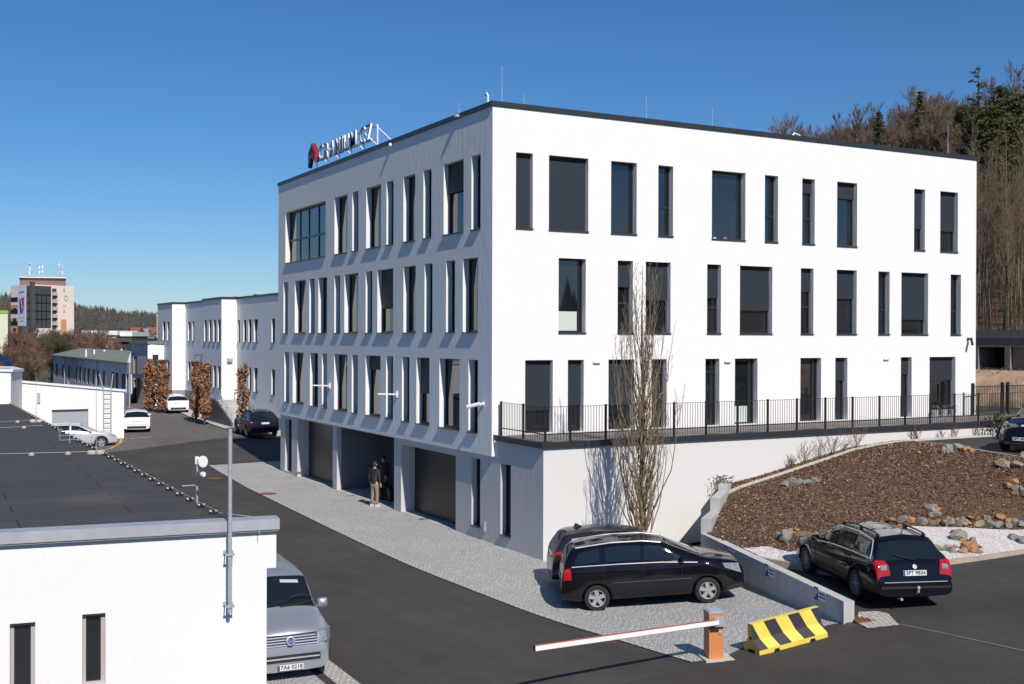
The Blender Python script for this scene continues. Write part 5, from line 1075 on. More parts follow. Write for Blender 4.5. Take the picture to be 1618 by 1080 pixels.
    def numplate(s, x, z, txt, front=False, wid=.52, zt=.11, tilt=0.0, y=0.0, blank=False):
        sg = -1 if front else 1; t = tilt
        mb = MB(); h = np.array((-math.sin(t)*sg, 0, math.cos(t))); n = np.array((math.cos(t)*sg, 0, math.sin(t))); u = np.array((0, 1 if not front else -1, 0)); c = np.array((x, y, z))
        mb.obox(c, (u, h, n), (wid/2, zt/2, .006)); pl = mb.build('number_plate', M['plate'], s.root)
        mb = MB(); mb.obox(c-u*(wid/2-.022)+n*.0065, (u, h, n), (.02, zt/2-.004, .003)); mb.build('blue_band', M['blue'], pl)
        if txt:
            me = text_mesh(txt, zt*.98, .002, 'registration', M['platetext'], bold=.002); xs_ = [v.co.x for v in me.vertices]; k = (wid-.08)/(max(xs_)-min(xs_))
            for v in me.vertices: p = c+n*(.008+v.co.z)+u*((v.co.x)*k+.02)+h*v.co.y; v.co = tuple(p)
            o = bpy.data.objects.new('registration', me); COL.objects.link(o); par(o, pl)
def place(root, p_ref, local_ref, heading, scale=1.0, pitch=0, roll=0):
    """put local point local_ref at world p_ref; heading = world direction the nose points (radians)"""
    rot = Matrix.Rotation(heading+math.pi, 4, 'Z') @ Matrix.Rotation(pitch, 4, 'Y') @ Matrix.Rotation(roll, 4, 'X'); l = rot @ (Vector(local_ref)*scale)
    root.matrix_basis = Matrix.Translation(Vector([float(a) for a in p_ref])-l) @ rot @ Matrix.Scale(scale, 4)
def carroot(name, label, cat='car'): return thing(name, label, cat, world=False)
def line(c, name, pts, off=.008, r=.008, mat='chrome', sides=(1, -1)):
    for sg in sides:
        mb = MB(); P = []
        for x, t in pts: p = c.S(x, t); P.append((p[0], sg*(p[1]+off), p[2]))
        mb.tube(P, r, 5); mb.build(name, M[mat] if isinstance(mat, str) else mat, c.root)
def badge(c, x, z, r, n, y=0):
    mb = MB(); mb.lathe((x, y, z), n, [(r, 0), (r, .012), (r*.82, .016), (r*.80, .006), (.005, .006)], 24); o = mb.build('badge', M['chrome'], c.root); return o
def seams(c, xs, t0=1.4, t1=5.0, mat='plastic'):
    mb = MB()
    for x in xs:
        for sg in (1, -1): mb.tube([(c.S(x, t)[0], sg*(c.S(x, t)[1]+.001), c.S(x, t)[2]) for t in np.linspace(t0, t1, 9)], .006, 4)
    mb.build('door_seams', M[mat], c.root)
def handles(c, xs, mat, t=4.15):
    for x in xs:
        for sg in (1, -1):
            p = c.S(x, t); mb = MB(); mb.box(x-.10, x+.10, sg*(p[1]+.004), sg*(p[1]+.035), p[2]-.018, p[2]+.018); mb.build('door_handle', mat, c.root)

# --- black people carrier seen from its right-hand side, nose to the right
blackp = paint('black_metallic_paint', (.0040, .0040, .0075), .09, coat=0, dirt=.015)
mpv = carroot('people_carrier', 'black people carrier with silver five spoke wheels and chrome window line parked on the setts')
c = Car(4.47, 1.80, [(0, .74), (.02, .86), (.10, .96), (.5, 1.06), (.95, 1.13), (1.35, 1.30), (1.85, 1.53), (2.3, 1.61), (3.0, 1.635), (3.7, 1.60), (4.12, 1.54), (4.25, 1.42), (4.36, 1.12), (4.43, .90), (4.47, .62)], [(0, .7), (.9, .98), (1.6, 1.0), (4.0, 1.04), (4.47, 1.04)], .22, .76, .92, 3.62, .315)
c.body(blackp, mpv); c.wheels()
c.patch('side_window', M['carglass'], ((1.30, 5.15), (2.42, 5.2), (2.38, 6.0), (1.96, 5.98)), both=False); c.patch('side_window', M['carglass'], ((2.50, 5.22), (3.36, 5.2), (3.34, 6.0), (2.48, 6.0)), both=False); c.patch('quarter_window', M['carglass'], ((3.5, 5.2), (4.12, 5.22), (3.98, 5.85), (3.48, 6.0)), both=False)
c.patch('windscreen', M['carglass'], ((1.05, 6.4), (1.05, 8), (1.80, 8), (1.84, 6.35)), nx=6); c.patch('rear_window', M['carglass'], ((4.17, 6.3), (4.17, 8), (4.36, 8), (4.36, 6.2)), nx=6)
c.patch('tail_lamp', M['tail'], ((4.20, 3.35), (4.40, 3.35), (4.34, 4.9), (4.22, 4.9)), both=False, off=.012); c.patch('headlamp', M['lampw'], ((.06, 3.9), (.46, 4.35), (.52, 5.5), (.10, 6.0)), both=False, off=.010)
c.patch('front_bumper_trim', M['plastic'], ((.03, 1.9), (.45, 1.6), (.45, 2.3), (.03, 2.6)), both=False, off=.008)
c.patch('grille', M['plastic'], ((.012, 7.0), (.012, 8), (.035, 8), (.035, 7.0)), off=.006, nx=2); line(c, 'window_trim', [(1.12, 4.98), (2.0, 5.0), (3.0, 5.0), (4.18, 5.02)], r=.013); line(c, 'roof_rail', [(1.95, 6.5), (2.4, 6.5), (3.2, 6.5), (4.05, 6.5)], off=.0, r=.024)
seams(c, (1.52, 2.46, 3.42)); handles(c, (2.28, 3.22), blackp); c.mirrors(1.50, blackp, t=5.2); line(c, 'side_strip', [(1.3, 3.0), (2.2, 3.0), (3.2, 3.0)], r=.014, mat='plastic'); line(c, 'wiper_cowl', [(1.04, 6.6), (1.02, 7.4)], r=.015, mat='plastic'); c.numplate(4.45, .80, None); c.numplate(-.012, .42, None, True)
rr = onz(945, 966, 0.0); fr_ = np.array(hit(1120, 953)); rr = np.array((rr[0], rr[1], H(rr[0], rr[1])))
hd = math.atan2(fr_[1]-rr[1], fr_[0]-rr[0]); wb = np.linalg.norm(fr_-rr); print('mpv wheelbase', wb, rr, fr_)
place(mpv, rr, (3.62, .885, 0), hd, wb/2.70, pitch=math.atan2(fr_[2]-rr[2], wb))

# --- dark grey car behind it
greyp = paint('dark_grey_paint', (.018, .020, .024), .14, .1, 0, .04)
dg_ = carroot('grey_hatchback', 'dark grey car with roof fin half hidden behind the black people carrier')
c = Car(4.38, 1.83, [(0, .6), (.05, .74), (.3, .86), (.95, .98), (1.4, 1.22), (1.95, 1.51), (2.5, 1.59), (3.3, 1.58), (3.95, 1.51), (4.1, 1.42), (4.27, 1.10), (4.34, .92), (4.38, .66)], [(0, .62), (.9, .9), (4.0, 1.04), (4.38, 1.04)], .22, .75, .9, 3.54, .33)
c.body(greyp, dg_); c.wheels('alloy_dark', 10); c.patch('side_window', M['carglass'], ((1.5, 5.2), (2.4, 5.2), (2.36, 6.0), (2.05, 5.95)), both=False); c.patch('side_window', M['carglass'], ((2.48, 5.2), (3.35, 5.2), (3.3, 6.0), (2.46, 6.0)), both=False); c.patch('quarter_window', M['carglass'], ((3.43, 5.2), (3.9, 5.25), (3.75, 5.8), (3.42, 5.98)), both=False)
c.patch('windscreen', M['carglass'], ((1.02, 6.3), (1.02, 8), (1.88, 8), (1.92, 6.3)), nx=6); c.patch('rear_window', M['carglass'], ((4.06, 6.3), (4.06, 8), (4.25, 8), (4.25, 6.2)), nx=6); c.patch('tail_lamp', M['tail'], ((4.06, 4.0), (4.34, 3.9), (4.33, 4.6), (4.12, 4.75)), both=False, off=.012); c.patch('headlamp', M['lampw'], ((.1, 4.2), (.5, 4.6), (.5, 5.4), (.2, 5.8)), both=False, off=.01)
mb = MB(); p = c.S(3.55, 8); mb.add([(3.45, -.03, p[2]-.02), (3.45, .03, p[2]-.02), (3.75, .03, p[2]-.05), (3.75, -.03, p[2]-.05), (3.68, 0, p[2]+.10)], [(0, 1, 4), (1, 2, 4), (2, 3, 4), (3, 0, 4)]); mb.build('roof_fin', greyp, dg_)
seams(c, (1.48, 2.44, 3.4)); handles(c, (2.3, 3.25), greyp); c.mirrors(1.5, greyp, t=5.2); c.numplate(4.36, .86, None)
q = mpv.matrix_basis.to_translation(); nose = np.array((math.cos(hd), math.sin(hd))); side = np.array((-nose[1], nose[0]))
tail_mid = rr[:2]+side*3.0+nose*(-1.04); tm_ = onz(868, 893, .65)
place(dg_, (tail_mid[0], tail_mid[1], H(*tail_mid)+.005), (4.38, 0, 0), hd+.04)

# --- black estate on the upper forecourt, tail towards us
est = carroot('estate_car', 'black estate car with roof rails and tow ball parked beside the concrete wall')
c = Car(4.68, 1.76, [(0, .56), (.04, .68), (.2, .76), (.7, .86), (1.25, .97), (1.6, 1.16), (2.1, 1.40), (2.6, 1.465), (3.4, 1.465), (4.05, 1.42), (4.2, 1.34), (4.5, .98), (4.60, .90), (4.635, .66), (4.68, .58)], [(0, .6), (1.0, .86), (2.0, .90), (4.3, .95), (4.68, .95)], .19, .76, .92, 3.62, .315, tail=.07)
c.body(blackp, est); c.wheels('alloy_dark', 9)
c.patch('side_window', M['carglass'], ((1.62, 5.2), (2.5, 5.18), (2.46, 6.0), (2.12, 5.95)), both=False); c.patch('side_window', M['carglass'], ((2.57, 5.18), (3.36, 5.18), (3.34, 6.0), (2.55, 6.0)), both=False); c.patch('quarter_window', M['carglass'], ((3.44, 5.18), (4.22, 5.2), (4.02, 5.9), (3.42, 6.0)), both=False)
c.patch('windscreen', M['carglass'], ((1.32, 6.3), (1.32, 8), (2.04, 8), (2.06, 6.3)), nx=6); c.patch('rear_window', M['carglass'], ((4.20, 6.35), (4.20, 8), (4.49, 8), (4.50, 5.8)), nx=8, nt_=6)
c.patch('roof_panel', paint('dusty_roof_paint', (.20, .19, .18), .35, .3), ((2.25, 6.9), (2.25, 8), (4.02, 8), (4.02, 6.9)), off=.004); c.patch('sunroof', M['carglass'], ((2.3, 7.05), (2.3, 8), (2.85, 8), (2.85, 7.05)), off=.008)
c.patch('tail_lamp', M['tail'], ((4.42, 3.7), (4.64, 3.6), (4.630, 6.9), (4.50, 6.75)), both=False, off=.012, nt_=16); c.patch('reverse_lamp', M['lampw'], ((4.575, 6.0), (4.610, 6.0), (4.610, 6.7), (4.575, 6.7)), both=False, off=.020, nx=3, nt_=4); c.patch('headlamp', M['lampw'], ((.1, 4.2), (.45, 4.6), (.45, 5.4), (.18, 5.8)), both=False, off=.01)
line(c, 'window_trim', [(1.5, 4.96), (2.4, 4.98), (3.4, 4.98), (4.28, 5.0)], r=.013); line(c, 'window_trim', [(4.28, 5.0), (4.16, 5.7), (4.05, 6.15), (3.3, 6.3), (2.4, 6.3), (1.95, 6.1)], r=.012); line(c, 'side_strip', [(1.35, 3.1), (2.3, 3.1), (3.2, 3.1)], r=.018, mat='plastic'); line(c, 'side_strip', [(3.95, 3.1), (4.3, 3.1), (4.6, 3.1)], r=.018, mat='plastic')
for sg in (1, -1):
    mb = MB(); P = [c.S(x, 6.75) for x in (2.2, 2.35, 3.0, 3.7, 4.0, 4.1)]; dz = [.0, .06, .07, .07, .06, .0]; mb.tube([(p[0], sg*p[1], p[2]+d) for p, d in zip(P, dz)], .018, 6)
    for x in (2.35, 3.2, 4.0): p = c.S(x, 6.75); mb.box(x-.05, x+.05, sg*p[1]-.02, sg*p[1]+.02, p[2]-.01, p[2]+.06)
    mb.build('roof_rail', M['plastic'], est)
mb = MB(); p = c.S(4.0, 8); mb.tube([(4.0, 0, p[2]-.01), (4.14, 0, p[2]+.24)], [.012, .005], 5); mb.build('roof_aerial', M['plastic'], est)
c.patch('rear_bumper_trim', M['plastic'], ((4.50, 2.1), (4.665, 2.1), (4.665, 2.7), (4.50, 2.7)), both=False, off=.01); mb = MB(); mb.box(4.66, 4.70, -.78, .78, .42, .47); mb.box(4.655, 4.692, -.70, .70, .55, .565, 1); mb.build('rear_bumper_strip', [M['plastic'], M['chrome']], est)
mb = MB(); mb.tube([(4.6, 0, .33), (4.74, 0, .33), (4.79, 0, .37), (4.79, 0, .42)], .022, 8); mb.lathe((4.79, 0, .41), (0, 0, 1), [(.012, 0), (.03, .02), (.036, .045), (.03, .07), (.01, .085)], 12); mb.build('tow_ball', M['chrome'], est)
mb = MB(); mb.tube([(4.55, -.32, .20), (4.70, -.32, .20)], .028, 8); mb.build('exhaust_pipe', M['steel'], est); mb = MB(); mb.beam((4.545, .02, 1.0), (4.43, -.42, 1.105), .02, .02); mb.build('rear_wiper', M['plastic'], est)
seams(c, (1.55, 2.53, 3.4)); handles(c, (2.38, 3.25), blackp); c.mirrors(1.62, blackp, t=5.15); badge(c, 4.612, .865, .05, (1, 0, .3)); c.numplate(4.628, .735, '3P7 9836', tilt=.12)
pr, pf = onz(1350, 945, .8), onz(1272, 905, .8); hd2 = math.atan2(pf[1]-pr[1], pf[0]-pr[0]); wb2 = np.linalg.norm(pf-pr); print('estate wheelbase', wb2)
place(est, pr, (3.62, -.87, 0), hd2, wb2/2.70)

# --- silver van in the foreground, nose towards us
silv = paint('silver_metallic_paint', (.40, .43, .48), .34, .55, .4, .15)
van = carroot('silver_van', 'silver van facing us half hidden behind the white annex wall', 'van')
c = Car(4.89, 1.904, [(0, .62), (.02, .78), (.06, .98), (.16, 1.08), (.5, 1.20), (.82, 1.30), (1.0, 1.40), (1.62, 1.86), (1.9, 1.93), (2.6, 1.965), (4.4, 1.955), (4.72, 1.90), (4.83, 1.2), (4.89, .7)], [(0, .64), (.5, 1.0), (1.0, 1.10), (4.89, 1.12)], .22, .80, .95, 3.95, .33, nose=.17, tail=.05)
c.body(silv, van); c.wheels()
c.patch('windscreen', M['carglass'], ((.92, 6.0), (.92, 8), (1.60, 8), (1.64, 6.25)), nx=8); c.patch('side_window', M['carglass'], ((1.15, 5.2), (2.1, 5.2), (2.05, 6.0), (1.68, 5.95)), both=False); c.patch('side_window', M['carglass'], ((2.2, 5.2), (3.4, 5.2), (3.4, 6.0), (2.2, 6.0)), both=False); c.patch('side_window', M['carglass'], ((3.5, 5.2), (4.65, 5.2), (4.6, 6.0), (3.5, 6.0)), both=False)
def vface(z): return float(np.interp(z, [.62, .78, .98, 1.08], [0, .02, .06, .16]))
def frontbar(mb, y0, y1, z0, z1, out, m=0, n=8):
    for i in range(n):
        ya, yb_ = y0+(y1-y0)*i/n, y0+(y1-y0)*(i+1)/n; xa, xb_ = [.15*(max(0, abs(q)-.72)/.14)**1.6 for q in (ya, yb_)]
        mb.add([(vface(z0)+xa-out, ya, z0), (vface(z0)+xb_-out, yb_, z0), (vface(z1)+xb_-out, yb_, z1), (vface(z1)+xa-out, ya, z1), (vface(z0)+xa+.1, ya, z0), (vface(z0)+xb_+.1, yb_, z0), (vface(z1)+xb_+.1, yb_, z1), (vface(z1)+xa+.1, ya, z1)], [(0, 3, 2, 1), (4, 5, 6, 7), (0, 1, 5, 4), (2, 3, 7, 6), (0, 4, 7, 3), (1, 2, 6, 5)], m)
for sg in (1, -1): mb = MB(); frontbar(mb, sg*.605, sg*.90, .80, 1.015, .012, 0, 6); mb.build('headlamp', M['lampw'], van)
mb = MB(); frontbar(mb, -.56, .56, .78, .99, .012); g = mb.build('grille', M['plastic'], van)
mb = MB()
for k in range(4): frontbar(mb, -.57+.015*k, .57-.015*k, .785+k*.052, .803+k*.052, .024)
mb.build('grille_bars', M['chrome'], g)
mb = MB(); frontbar(mb, -.62, .62, .46, .60, .014); g2_ = mb.build('lower_grille', M['plastic'], van); mb = MB(); frontbar(mb, -.6, .6, .52, .545, .024); mb.build('grille_bar', M['chrome'], g2_)
bo = badge(c, -.035, .885, .088, (-1, 0, .15)); mb = MB()
bd_ = lambda y, z: (-.052+.15*(z-.885)*1, y, z)
for P in ([(-.05, .945), (-.012, .86), (0, .885)], [(.05, .945), (.012, .86), (0, .885)], [(-.07, .915), (-.03, .825), (0, .885), (.03, .825), (.07, .915)]): mb.tube([bd_(*p) for p in P], .007, 5)
mb.build('badge_strokes', M['chrome'], bo); mb = MB(); mb.lathe((-.044, 0, .886), (-1, 0, .15), [(.07, 0), (.07, .003), (.002, .003)], 20); mb.build('badge_ground', M['blue'], bo)
c.numplate(-.035, .36, '7A6 0218', True, tilt=0)
mb = MB(); mb.tube([(.90, .75, 1.36), (.95, .2, 1.405), (1.03, -.1, 1.46)], .014, 5); mb.tube([(.89, 0, 1.37), (.93, -.5, 1.39), (1.0, -.72, 1.42)], .014, 5); mb.build('wipers', M['plastic'], van)
# things seen behind the windscreen
c.patch('sun_visor', plain('pale_visor', (.42, .45, .44), .7), ((1.45, 6.95), (1.45, 7.75), (1.52, 7.75), (1.52, 6.95)), off=.009, sides=(-1,), nx=3); mb = MB(); P = [(1.02, -.46+.24*math.cos(a), 1.47+.10*math.sin(a)) for a in np.linspace(.1, math.pi-.1, 12)]
mb.tube([(x-.02, y, z) for x, y, z in P], .014, 5); mb.build('steering_wheel', M['plastic'], van)
c.patch('dash_paper', M['signwhite'], ((.985, 7.72), (.985, 8), (1.01, 8), (1.01, 7.72)), off=.009, sides=(1,), nx=2)
c.mirrors(1.22, silv, size=(.14, .21, .19), t=5.25); seams(c, (1.12, 2.16)); handles(c, (2.0,), silv); line(c, 'bumper_seam', [(.02, 3.3), (.3, 3.25), (.6, 3.2)], r=.006, mat='plastic'); c.patch('fog_lamp', M['plastic'], ((.05, 2.5), (.16, 2.6), (.16, 2.9), (.05, 2.9)), both=False, off=.01)
hv = R(-94); vp = hit(457.5, 1075); vg = onz(458.5, 1053, .36-.28); print('van', vp, vg)
place(van, (vg[0], vg[1], -.28), (0, 0, 0), hv)

# --- cars up the street
def small(name, label, spec, mat, rim, heading, ref, local, cat='car', scale=1., rails=False, plate_=True, pitch=0):
    L, W, top, belt, zb, rw, fa, ra, wr = spec; root = carroot(name, label, cat); c = Car(L, W, top, belt, zb, rw, fa, ra, wr); c.body(mat, root); c.wheels(rim)
    cw = [p[0] for p in top]; wsb, wst = spec_w[spec_i(top)]
    c.patch('windscreen', M['carglass'], ((wsb+.06, 6.2), (wsb+.06, 8), (wst-.05, 8), (wst-.02, 6.3)), nx=6)
    xr0, xr1 = top[-4][0], top[-3][0]; c.patch('rear_window', M['carglass'], ((xr0+.03, 6.2), (xr0+.03, 8), (xr1, 8), (xr1, 6.0)), nx=6)
    xm = wst+.55; c.patch('side_window', M['carglass'], ((wsb+.35, 5.2), (xm, 5.2), (xm-.04, 6.0), (wst+.1, 5.95)), both=False); c.patch('side_window', M['carglass'], ((xm+.07, 5.2), (xm+.95, 5.2), (xm+.9, 6.0), (xm+.05, 6.0)), both=False); c.patch('quarter_window', M['carglass'], ((xm+1.02, 5.2), (min(xm+1.6, L-.45), 5.25), (min(xm+1.35, L-.65), 5.8), (xm+.98, 6.0)), both=False)
    c.patch('tail_lamp', M['tail'], ((L-.30, 4.0), (L-.045, 3.9), (L-.05, 4.7), (L-.26, 4.8)), both=False, off=.012); c.patch('headlamp', M['lampw'], ((.08, 4.2), (.5, 4.6), (.5, 5.4), (.2, 5.8)), both=False, off=.01)
    c.patch('rear_bumper', M['plastic'], ((L-.35, 1.6), (L-.02, 1.6), (L-.02, 2.4), (L-.35, 2.2)), both=False, off=.008); mb = MB(); mb.box(L-.03, L+.012, -.6, .6, .30, .46); mb.build('bumper_insert', M['plastic'], root)
    mb = MB(); mb.box(-.012, .06, -.55, .55, .28, .44); mb.build('front_intake', M['plastic'], root)
    seams(c, (wsb+.4, xm+.03, xm+.98)); handles(c, (xm-.15, xm+.8), mat); c.mirrors(wsb+.5, mat, t=5.2)
    if rails: line(c, 'roof_rail', [(wst+.2, 6.6), (wst+1, 6.6), (L-.85, 6.6)], off=0, r=.022, mat=rails)
    if plate_: c.numplate(L-.005, .80 if W < 1.88 else .9, None)
    place(root, ref, local, heading, scale, pitch); return c
spec_w = {}
def spec_i(top): return tuple(top)
hatch = (4.37, 1.79, [(0, .58), (.05, .70), (.3, .80), (.95, .95), (1.4, 1.16), (1.95, 1.40), (2.5, 1.455), (3.2, 1.43), (3.8, 1.35), (4.12, 1.0), (4.28, .90), (4.37, .62)], [(0, .6), (.9, .86), (4.37, 1.0)], .2, .74, .9, 3.54, .32); spec_w[tuple(hatch[2])] = (.95, 1.95)
wag = (4.68, 1.83, [(0, .58), (.05, .70), (.3, .82), (1.05, .97), (1.5, 1.18), (2.05, 1.42), (2.6, 1.47), (3.5, 1.46), (4.1, 1.41), (4.42, 1.02), (4.60, .92), (4.68, .62)], [(0, .6), (.9, .88), (4.68, .98)], .2, .76, .92, 3.6, .33); spec_w[tuple(wag[2])] = (1.05, 2.05)
suv = (4.75, 1.92, [(0, .72), (.05, .86), (.3, 1.0), (1.05, 1.14), (1.5, 1.36), (2.05, 1.62), (2.6, 1.68), (3.5, 1.66), (4.2, 1.58), (4.48, 1.18), (4.66, 1.05), (4.75, .72)], [(0, .72), (.9, 1.04), (4.75, 1.18)], .28, .74, .92, 3.78, .37); spec_w[tuple(suv[2])] = (1.05, 2.05)
whitep = paint('white_car_paint', (.76, .77, .78), .3, 0, .5, .1); silverp = paint('pale_silver_paint', (.60, .62, .66), .3, .3, .4, .1); bluep = paint('blue_black_paint', (.008, .011, .026), .12, .1, 0, .03)
zg = lambda x, y: HL(x, y)
p = onz(282, 653, .4); small('white_hatchback', 'white hatchback parked between the brown hornbeams', hatch, whitep, 'alloy', R(87), (p[0], p[1], .41), (4.37, 0, 0), scale=1.03)
p = onz(216, 684, .3); small('white_estate', 'white estate car parked behind the corner of the white garage', wag, whitep, 'alloy', R(81), (p[0], p[1], .30), (4.68, 0, 0), rails='zinc')
p = onz(419, 691, .36); small('dark_suv', 'dark blue black off-road car in the shade beside the office block', suv, bluep, 'alloy_dark', R(88), (p[0], p[1], .36), (4.75, .0, 0), rails='plastic')
p = onz(160, 707.5, .12); small('silver_saloon', 'silver car in front of the white garage partly hidden by the dark roof', wag, silverp, 'alloy', R(-3), (p[0], p[1], .12), (.92, .88, 0))
# round black car cut off by the right edge
bt = carroot('beetle_car', 'black rounded small car with blue edged number plate at the right edge')
c = Car(4.13, 1.73, [(0, .50), (.05, .66), (.2, .80), (.6, .93), (1.05, 1.02), (1.3, 1.12), (1.75, 1.40), (2.2, 1.49), (2.7, 1.46), (3.3, 1.22), (3.7, 1.0), (4.0, .75), (4.13, .52)], [(0, .52), (.9, .86), (2, .92), (4.13, .9)], .2, .70, .82, 3.33, .32, nose=.40, tail=.38, crown=.07)
c.body(blackp, bt); c.wheels(); c.patch('windscreen', M['carglass'], ((1.15, 6.2), (1.15, 8), (1.75, 8), (1.8, 6.3)), nx=6); c.patch('side_window', M['carglass'], ((1.5, 5.2), (2.5, 5.2), (2.45, 6.0), (1.9, 5.95)), both=False); c.patch('side_window', M['carglass'], ((2.58, 5.2), (3.2, 5.2), (2.95, 5.8), (2.56, 6.0)), both=False)
for sg in (1, -1):
    mb = MB(); mb.lathe((.20, sg*.60, .66), (-.8, sg*.25, .55), [(.12, -.05), (.12, .012), (.09, .03), (.01, .035)], 20); mb.build('headlamp', M['lampw'], bt)
    mb = MB(); P = [(.82+.42*math.cos(a), sg*(c.S(.82, 3.2)[1]+.01), .34+.42*math.sin(a)) for a in np.linspace(.1, math.pi-.1, 14)]; mb.tube(P, .05, 8); mb.build('wing', blackp, bt)
badge(c, .28, .87, .06, (-.55, 0, .85)); c.numplate(-.03, .46, '3P7 4478', True); c.mirrors(1.5, blackp, size=(.09, .11, .08), t=5.15); mb = MB(); mb.box(-.02, .06, -.5, .5, .27, .36); mb.build('front_intake', M['plastic'], bt)
p = onz(1612, 716, 3.0); place(bt, (p[0], p[1], 3.0), (0, 0, 0), R(199))
# ------------------------------------------------------------------ boom barrier
bp = hit(1108.8, 1040); b2 = hit(1138, 1041.5); u = (b2-bp)[:2]; wB = np.linalg.norm(u); u /= wB; n = np.array((u[1], -u[0])); n = n if n@(CAM[:2]-bp[:2]) > 0 else -n
pb_ = hit(1109, 1040)
# front face between px 1120 and 1138, left face between 1109 and 1120
F0 = hit(1120.5, 1043); F1 = hit(1138, 1041.5); u = (F1-F0)[:2]; wF = np.linalg.norm(u); u /= wF; bk_ = np.array((-u[1], u[0])); bk_ = bk_ if bk_@(CAM[:2]-F0[:2]) < 0 else -bk_
dF = .34; zb0 = F0[2]; zt_ = CAM[2]+(ray(1128, 966)[2])*(((F0+F1)[:2]/2-CAM[:2])@CF[:2])/(ray(1128, 966)[:2]@CF[:2]); print('barrier width', wF, 'height', zt_-zb0)
bar = thing('boom_barrier', 'orange barrier post with a long white boom reaching over the street', 'barrier', F0)
Q = lambda s, t: F0[:2]+u*s+bk_*t
def ub(mb, s0, s1, t0, t1, z0, z1, m=0): mb.prism([tuple(Q(s0, t0)), tuple(Q(s1, t0)), tuple(Q(s1, t1)), tuple(Q(s0, t1))], z0, z1, m)
wF = max(wF, .3)
mb = MB(); ub(mb, 0, wF, 0, dF, zb0+.01, zt_-.05); mb.build('housing', M['orange'], bar)
mb = MB(); ub(mb, -.01, wF+.01, -.01, dF+.01, zt_-.05, zt_-.012); ub(mb, .03, wF-.03, .03, dF-.03, zt_-.012, zt_); mb.build('lid', M['zinc'], bar)
mb = MB(); ub(mb, -.10, wF+.20, -.12, dF+.08, zb0-.2, zb0+.022); mb.build('foundation', M['kerb'], bar)
za = zt_-.20; sa = wF*.5
mb = MB(); ub(mb, sa-.06, wF+.005, -.07, -.002, za-.09, za+.09); ub(mb, sa-.1, sa+.05, -.075, -.02, za-.06, za+.06); mb.build('boom_clamp', M['zinc'], bar)
mb = MB(); ub(mb, sa-.13, sa+.04, -.03, -.003, za-.19, za-.12); 
mb.build('vent_slot', M['plastic'], bar)
mb = MB(); c = Q(wF*.75, -.004); mb.lathe((c[0], c[1], zt_-.42), tuple(-np.append(bk_, 0)), [(.035, 0), (.035, .012), (.02, .016), (.004, .016)], 18); mb.build('lock', M['steel'], bar)
p0 = np.append(Q(sa+.02, -.05), za); pe = onz(845, 1024, za-.02); dv = pe-p0; print('boom length', np.linalg.norm(dv), pe)
mb = MB(); mb.beam(p0, pe, .06, .088, 0); mb.build('boom', M['armwhite'], bar)
mb = MB(); mb.beam(p0+(0, 0, .051), pe+(0, 0, .051), .05, .009); mb.beam(p0-(0, 0, .051), pe-(0, 0, .051), .05, .009); mb.build('boom_edge', M['red'], bar)
mb = MB(); dd = dv/np.linalg.norm(dv); mb.beam(pe, pe+dd*.02, .064, .10); mb.build('boom_end_cap', M['plastic'], bar)
# ------------------------------------------------------------------ striped safety barrier
J0 = hit(1200.5, 1036); J1 = hit(1308, 1006.5); JB = hit(1177.5, 1030); ju = (J1-J0); JL = np.linalg.norm(ju); ju /= JL; jb = np.array((-ju[1], ju[0], 0)); jb /= np.linalg.norm(jb); jb = jb if jb@(JB-J0) > 0 else -jb; JW = .52; ju3 = ju; jz = np.cross(ju3, jb); jz = jz if jz[2] > 0 else -jz; print('striped barrier', JL, np.linalg.norm(JB-J0))
jr = thing('safety_barrier', 'yellow and black striped concrete safety barrier standing before the concrete wall', 'barrier', J0)
prof = [(0, 0), (0, .10), (.16, .28), (.20, .60), (JW-.20, .60), (JW-.16, .28), (JW, .10), (JW, 0)]
JP = lambda s, t, z: J0+ju3*s+jb*t+jz*z
mb = MB()
tops, bots = [0, .012, .175, .345, .525, .695, .87, 1.0], [.0, .13, .30, .475, .655, .825, 1.0, 1.0]
pat = [1, 0, 1, 0, 1, 0, 1]
def sl(i, z): f = (z-.10)/.50; return JL*(bots[i]*(1-f)+tops[i]*f)
for j in range(len(prof)-1):
    (t0, z0), (t1, z1) = prof[j], prof[j+1]
    if j in (1, 2, 4, 5):
        for i in range(7):
            if sl(i+1, z0)-sl(i, z0) < 1e-6 and sl(i+1, z1)-sl(i, z1) < 1e-6: continue
            mb.quad(JP(sl(i, z0), t0, z0), JP(sl(i+1, z0), t0, z0), JP(sl(i+1, z1), t1, z1), JP(sl(i, z1), t1, z1), pat[i])
    else: mb.quad(JP(0, t0, z0), JP(JL, t0, z0), JP(JL, t1, z1), JP(0, t1, z1), 0)
mb.add([JP(0, t, z) for t, z in prof], [tuple(range(len(prof)))], 0); mb.add([JP(JL, t, z) for t, z in prof], [tuple(range(len(prof)-1, -1, -1))], 0); mb.quad(JP(0, 0, 0), JP(JL, 0, 0), JP(JL, JW, 0), JP(0, JW, 0))
mb.build('barrier_body', [M['yellow'], M['blackpaint']], jr)
mb = MB()
for f in (.205, .73):
    s0 = f*JL; mb.add([JP(s0, -.003, 0), JP(s0+.16, -.003, 0), JP(s0+.13, -.003, .06), JP(s0+.03, -.003, .06), JP(s0, .02, 0), JP(s0+.16, .02, 0), JP(s0+.13, .02, .06), JP(s0+.03, .02, .06)], [(0, 1, 2, 3), (0, 3, 7, 4), (3, 2, 6, 7), (2, 1, 5, 6)])
c = JP(-.003, JW*.5, .30); mb.lathe(tuple(c), tuple(-ju3), [(.035, 0), (.035, .004), (.002, .004)], 14); c = JP(-.003, JW*.5, .03); mb.obox(c, (ju3, jb, jz), (.003, .10, .035)); mb.build('lifting_slots', M['dark'], jr)
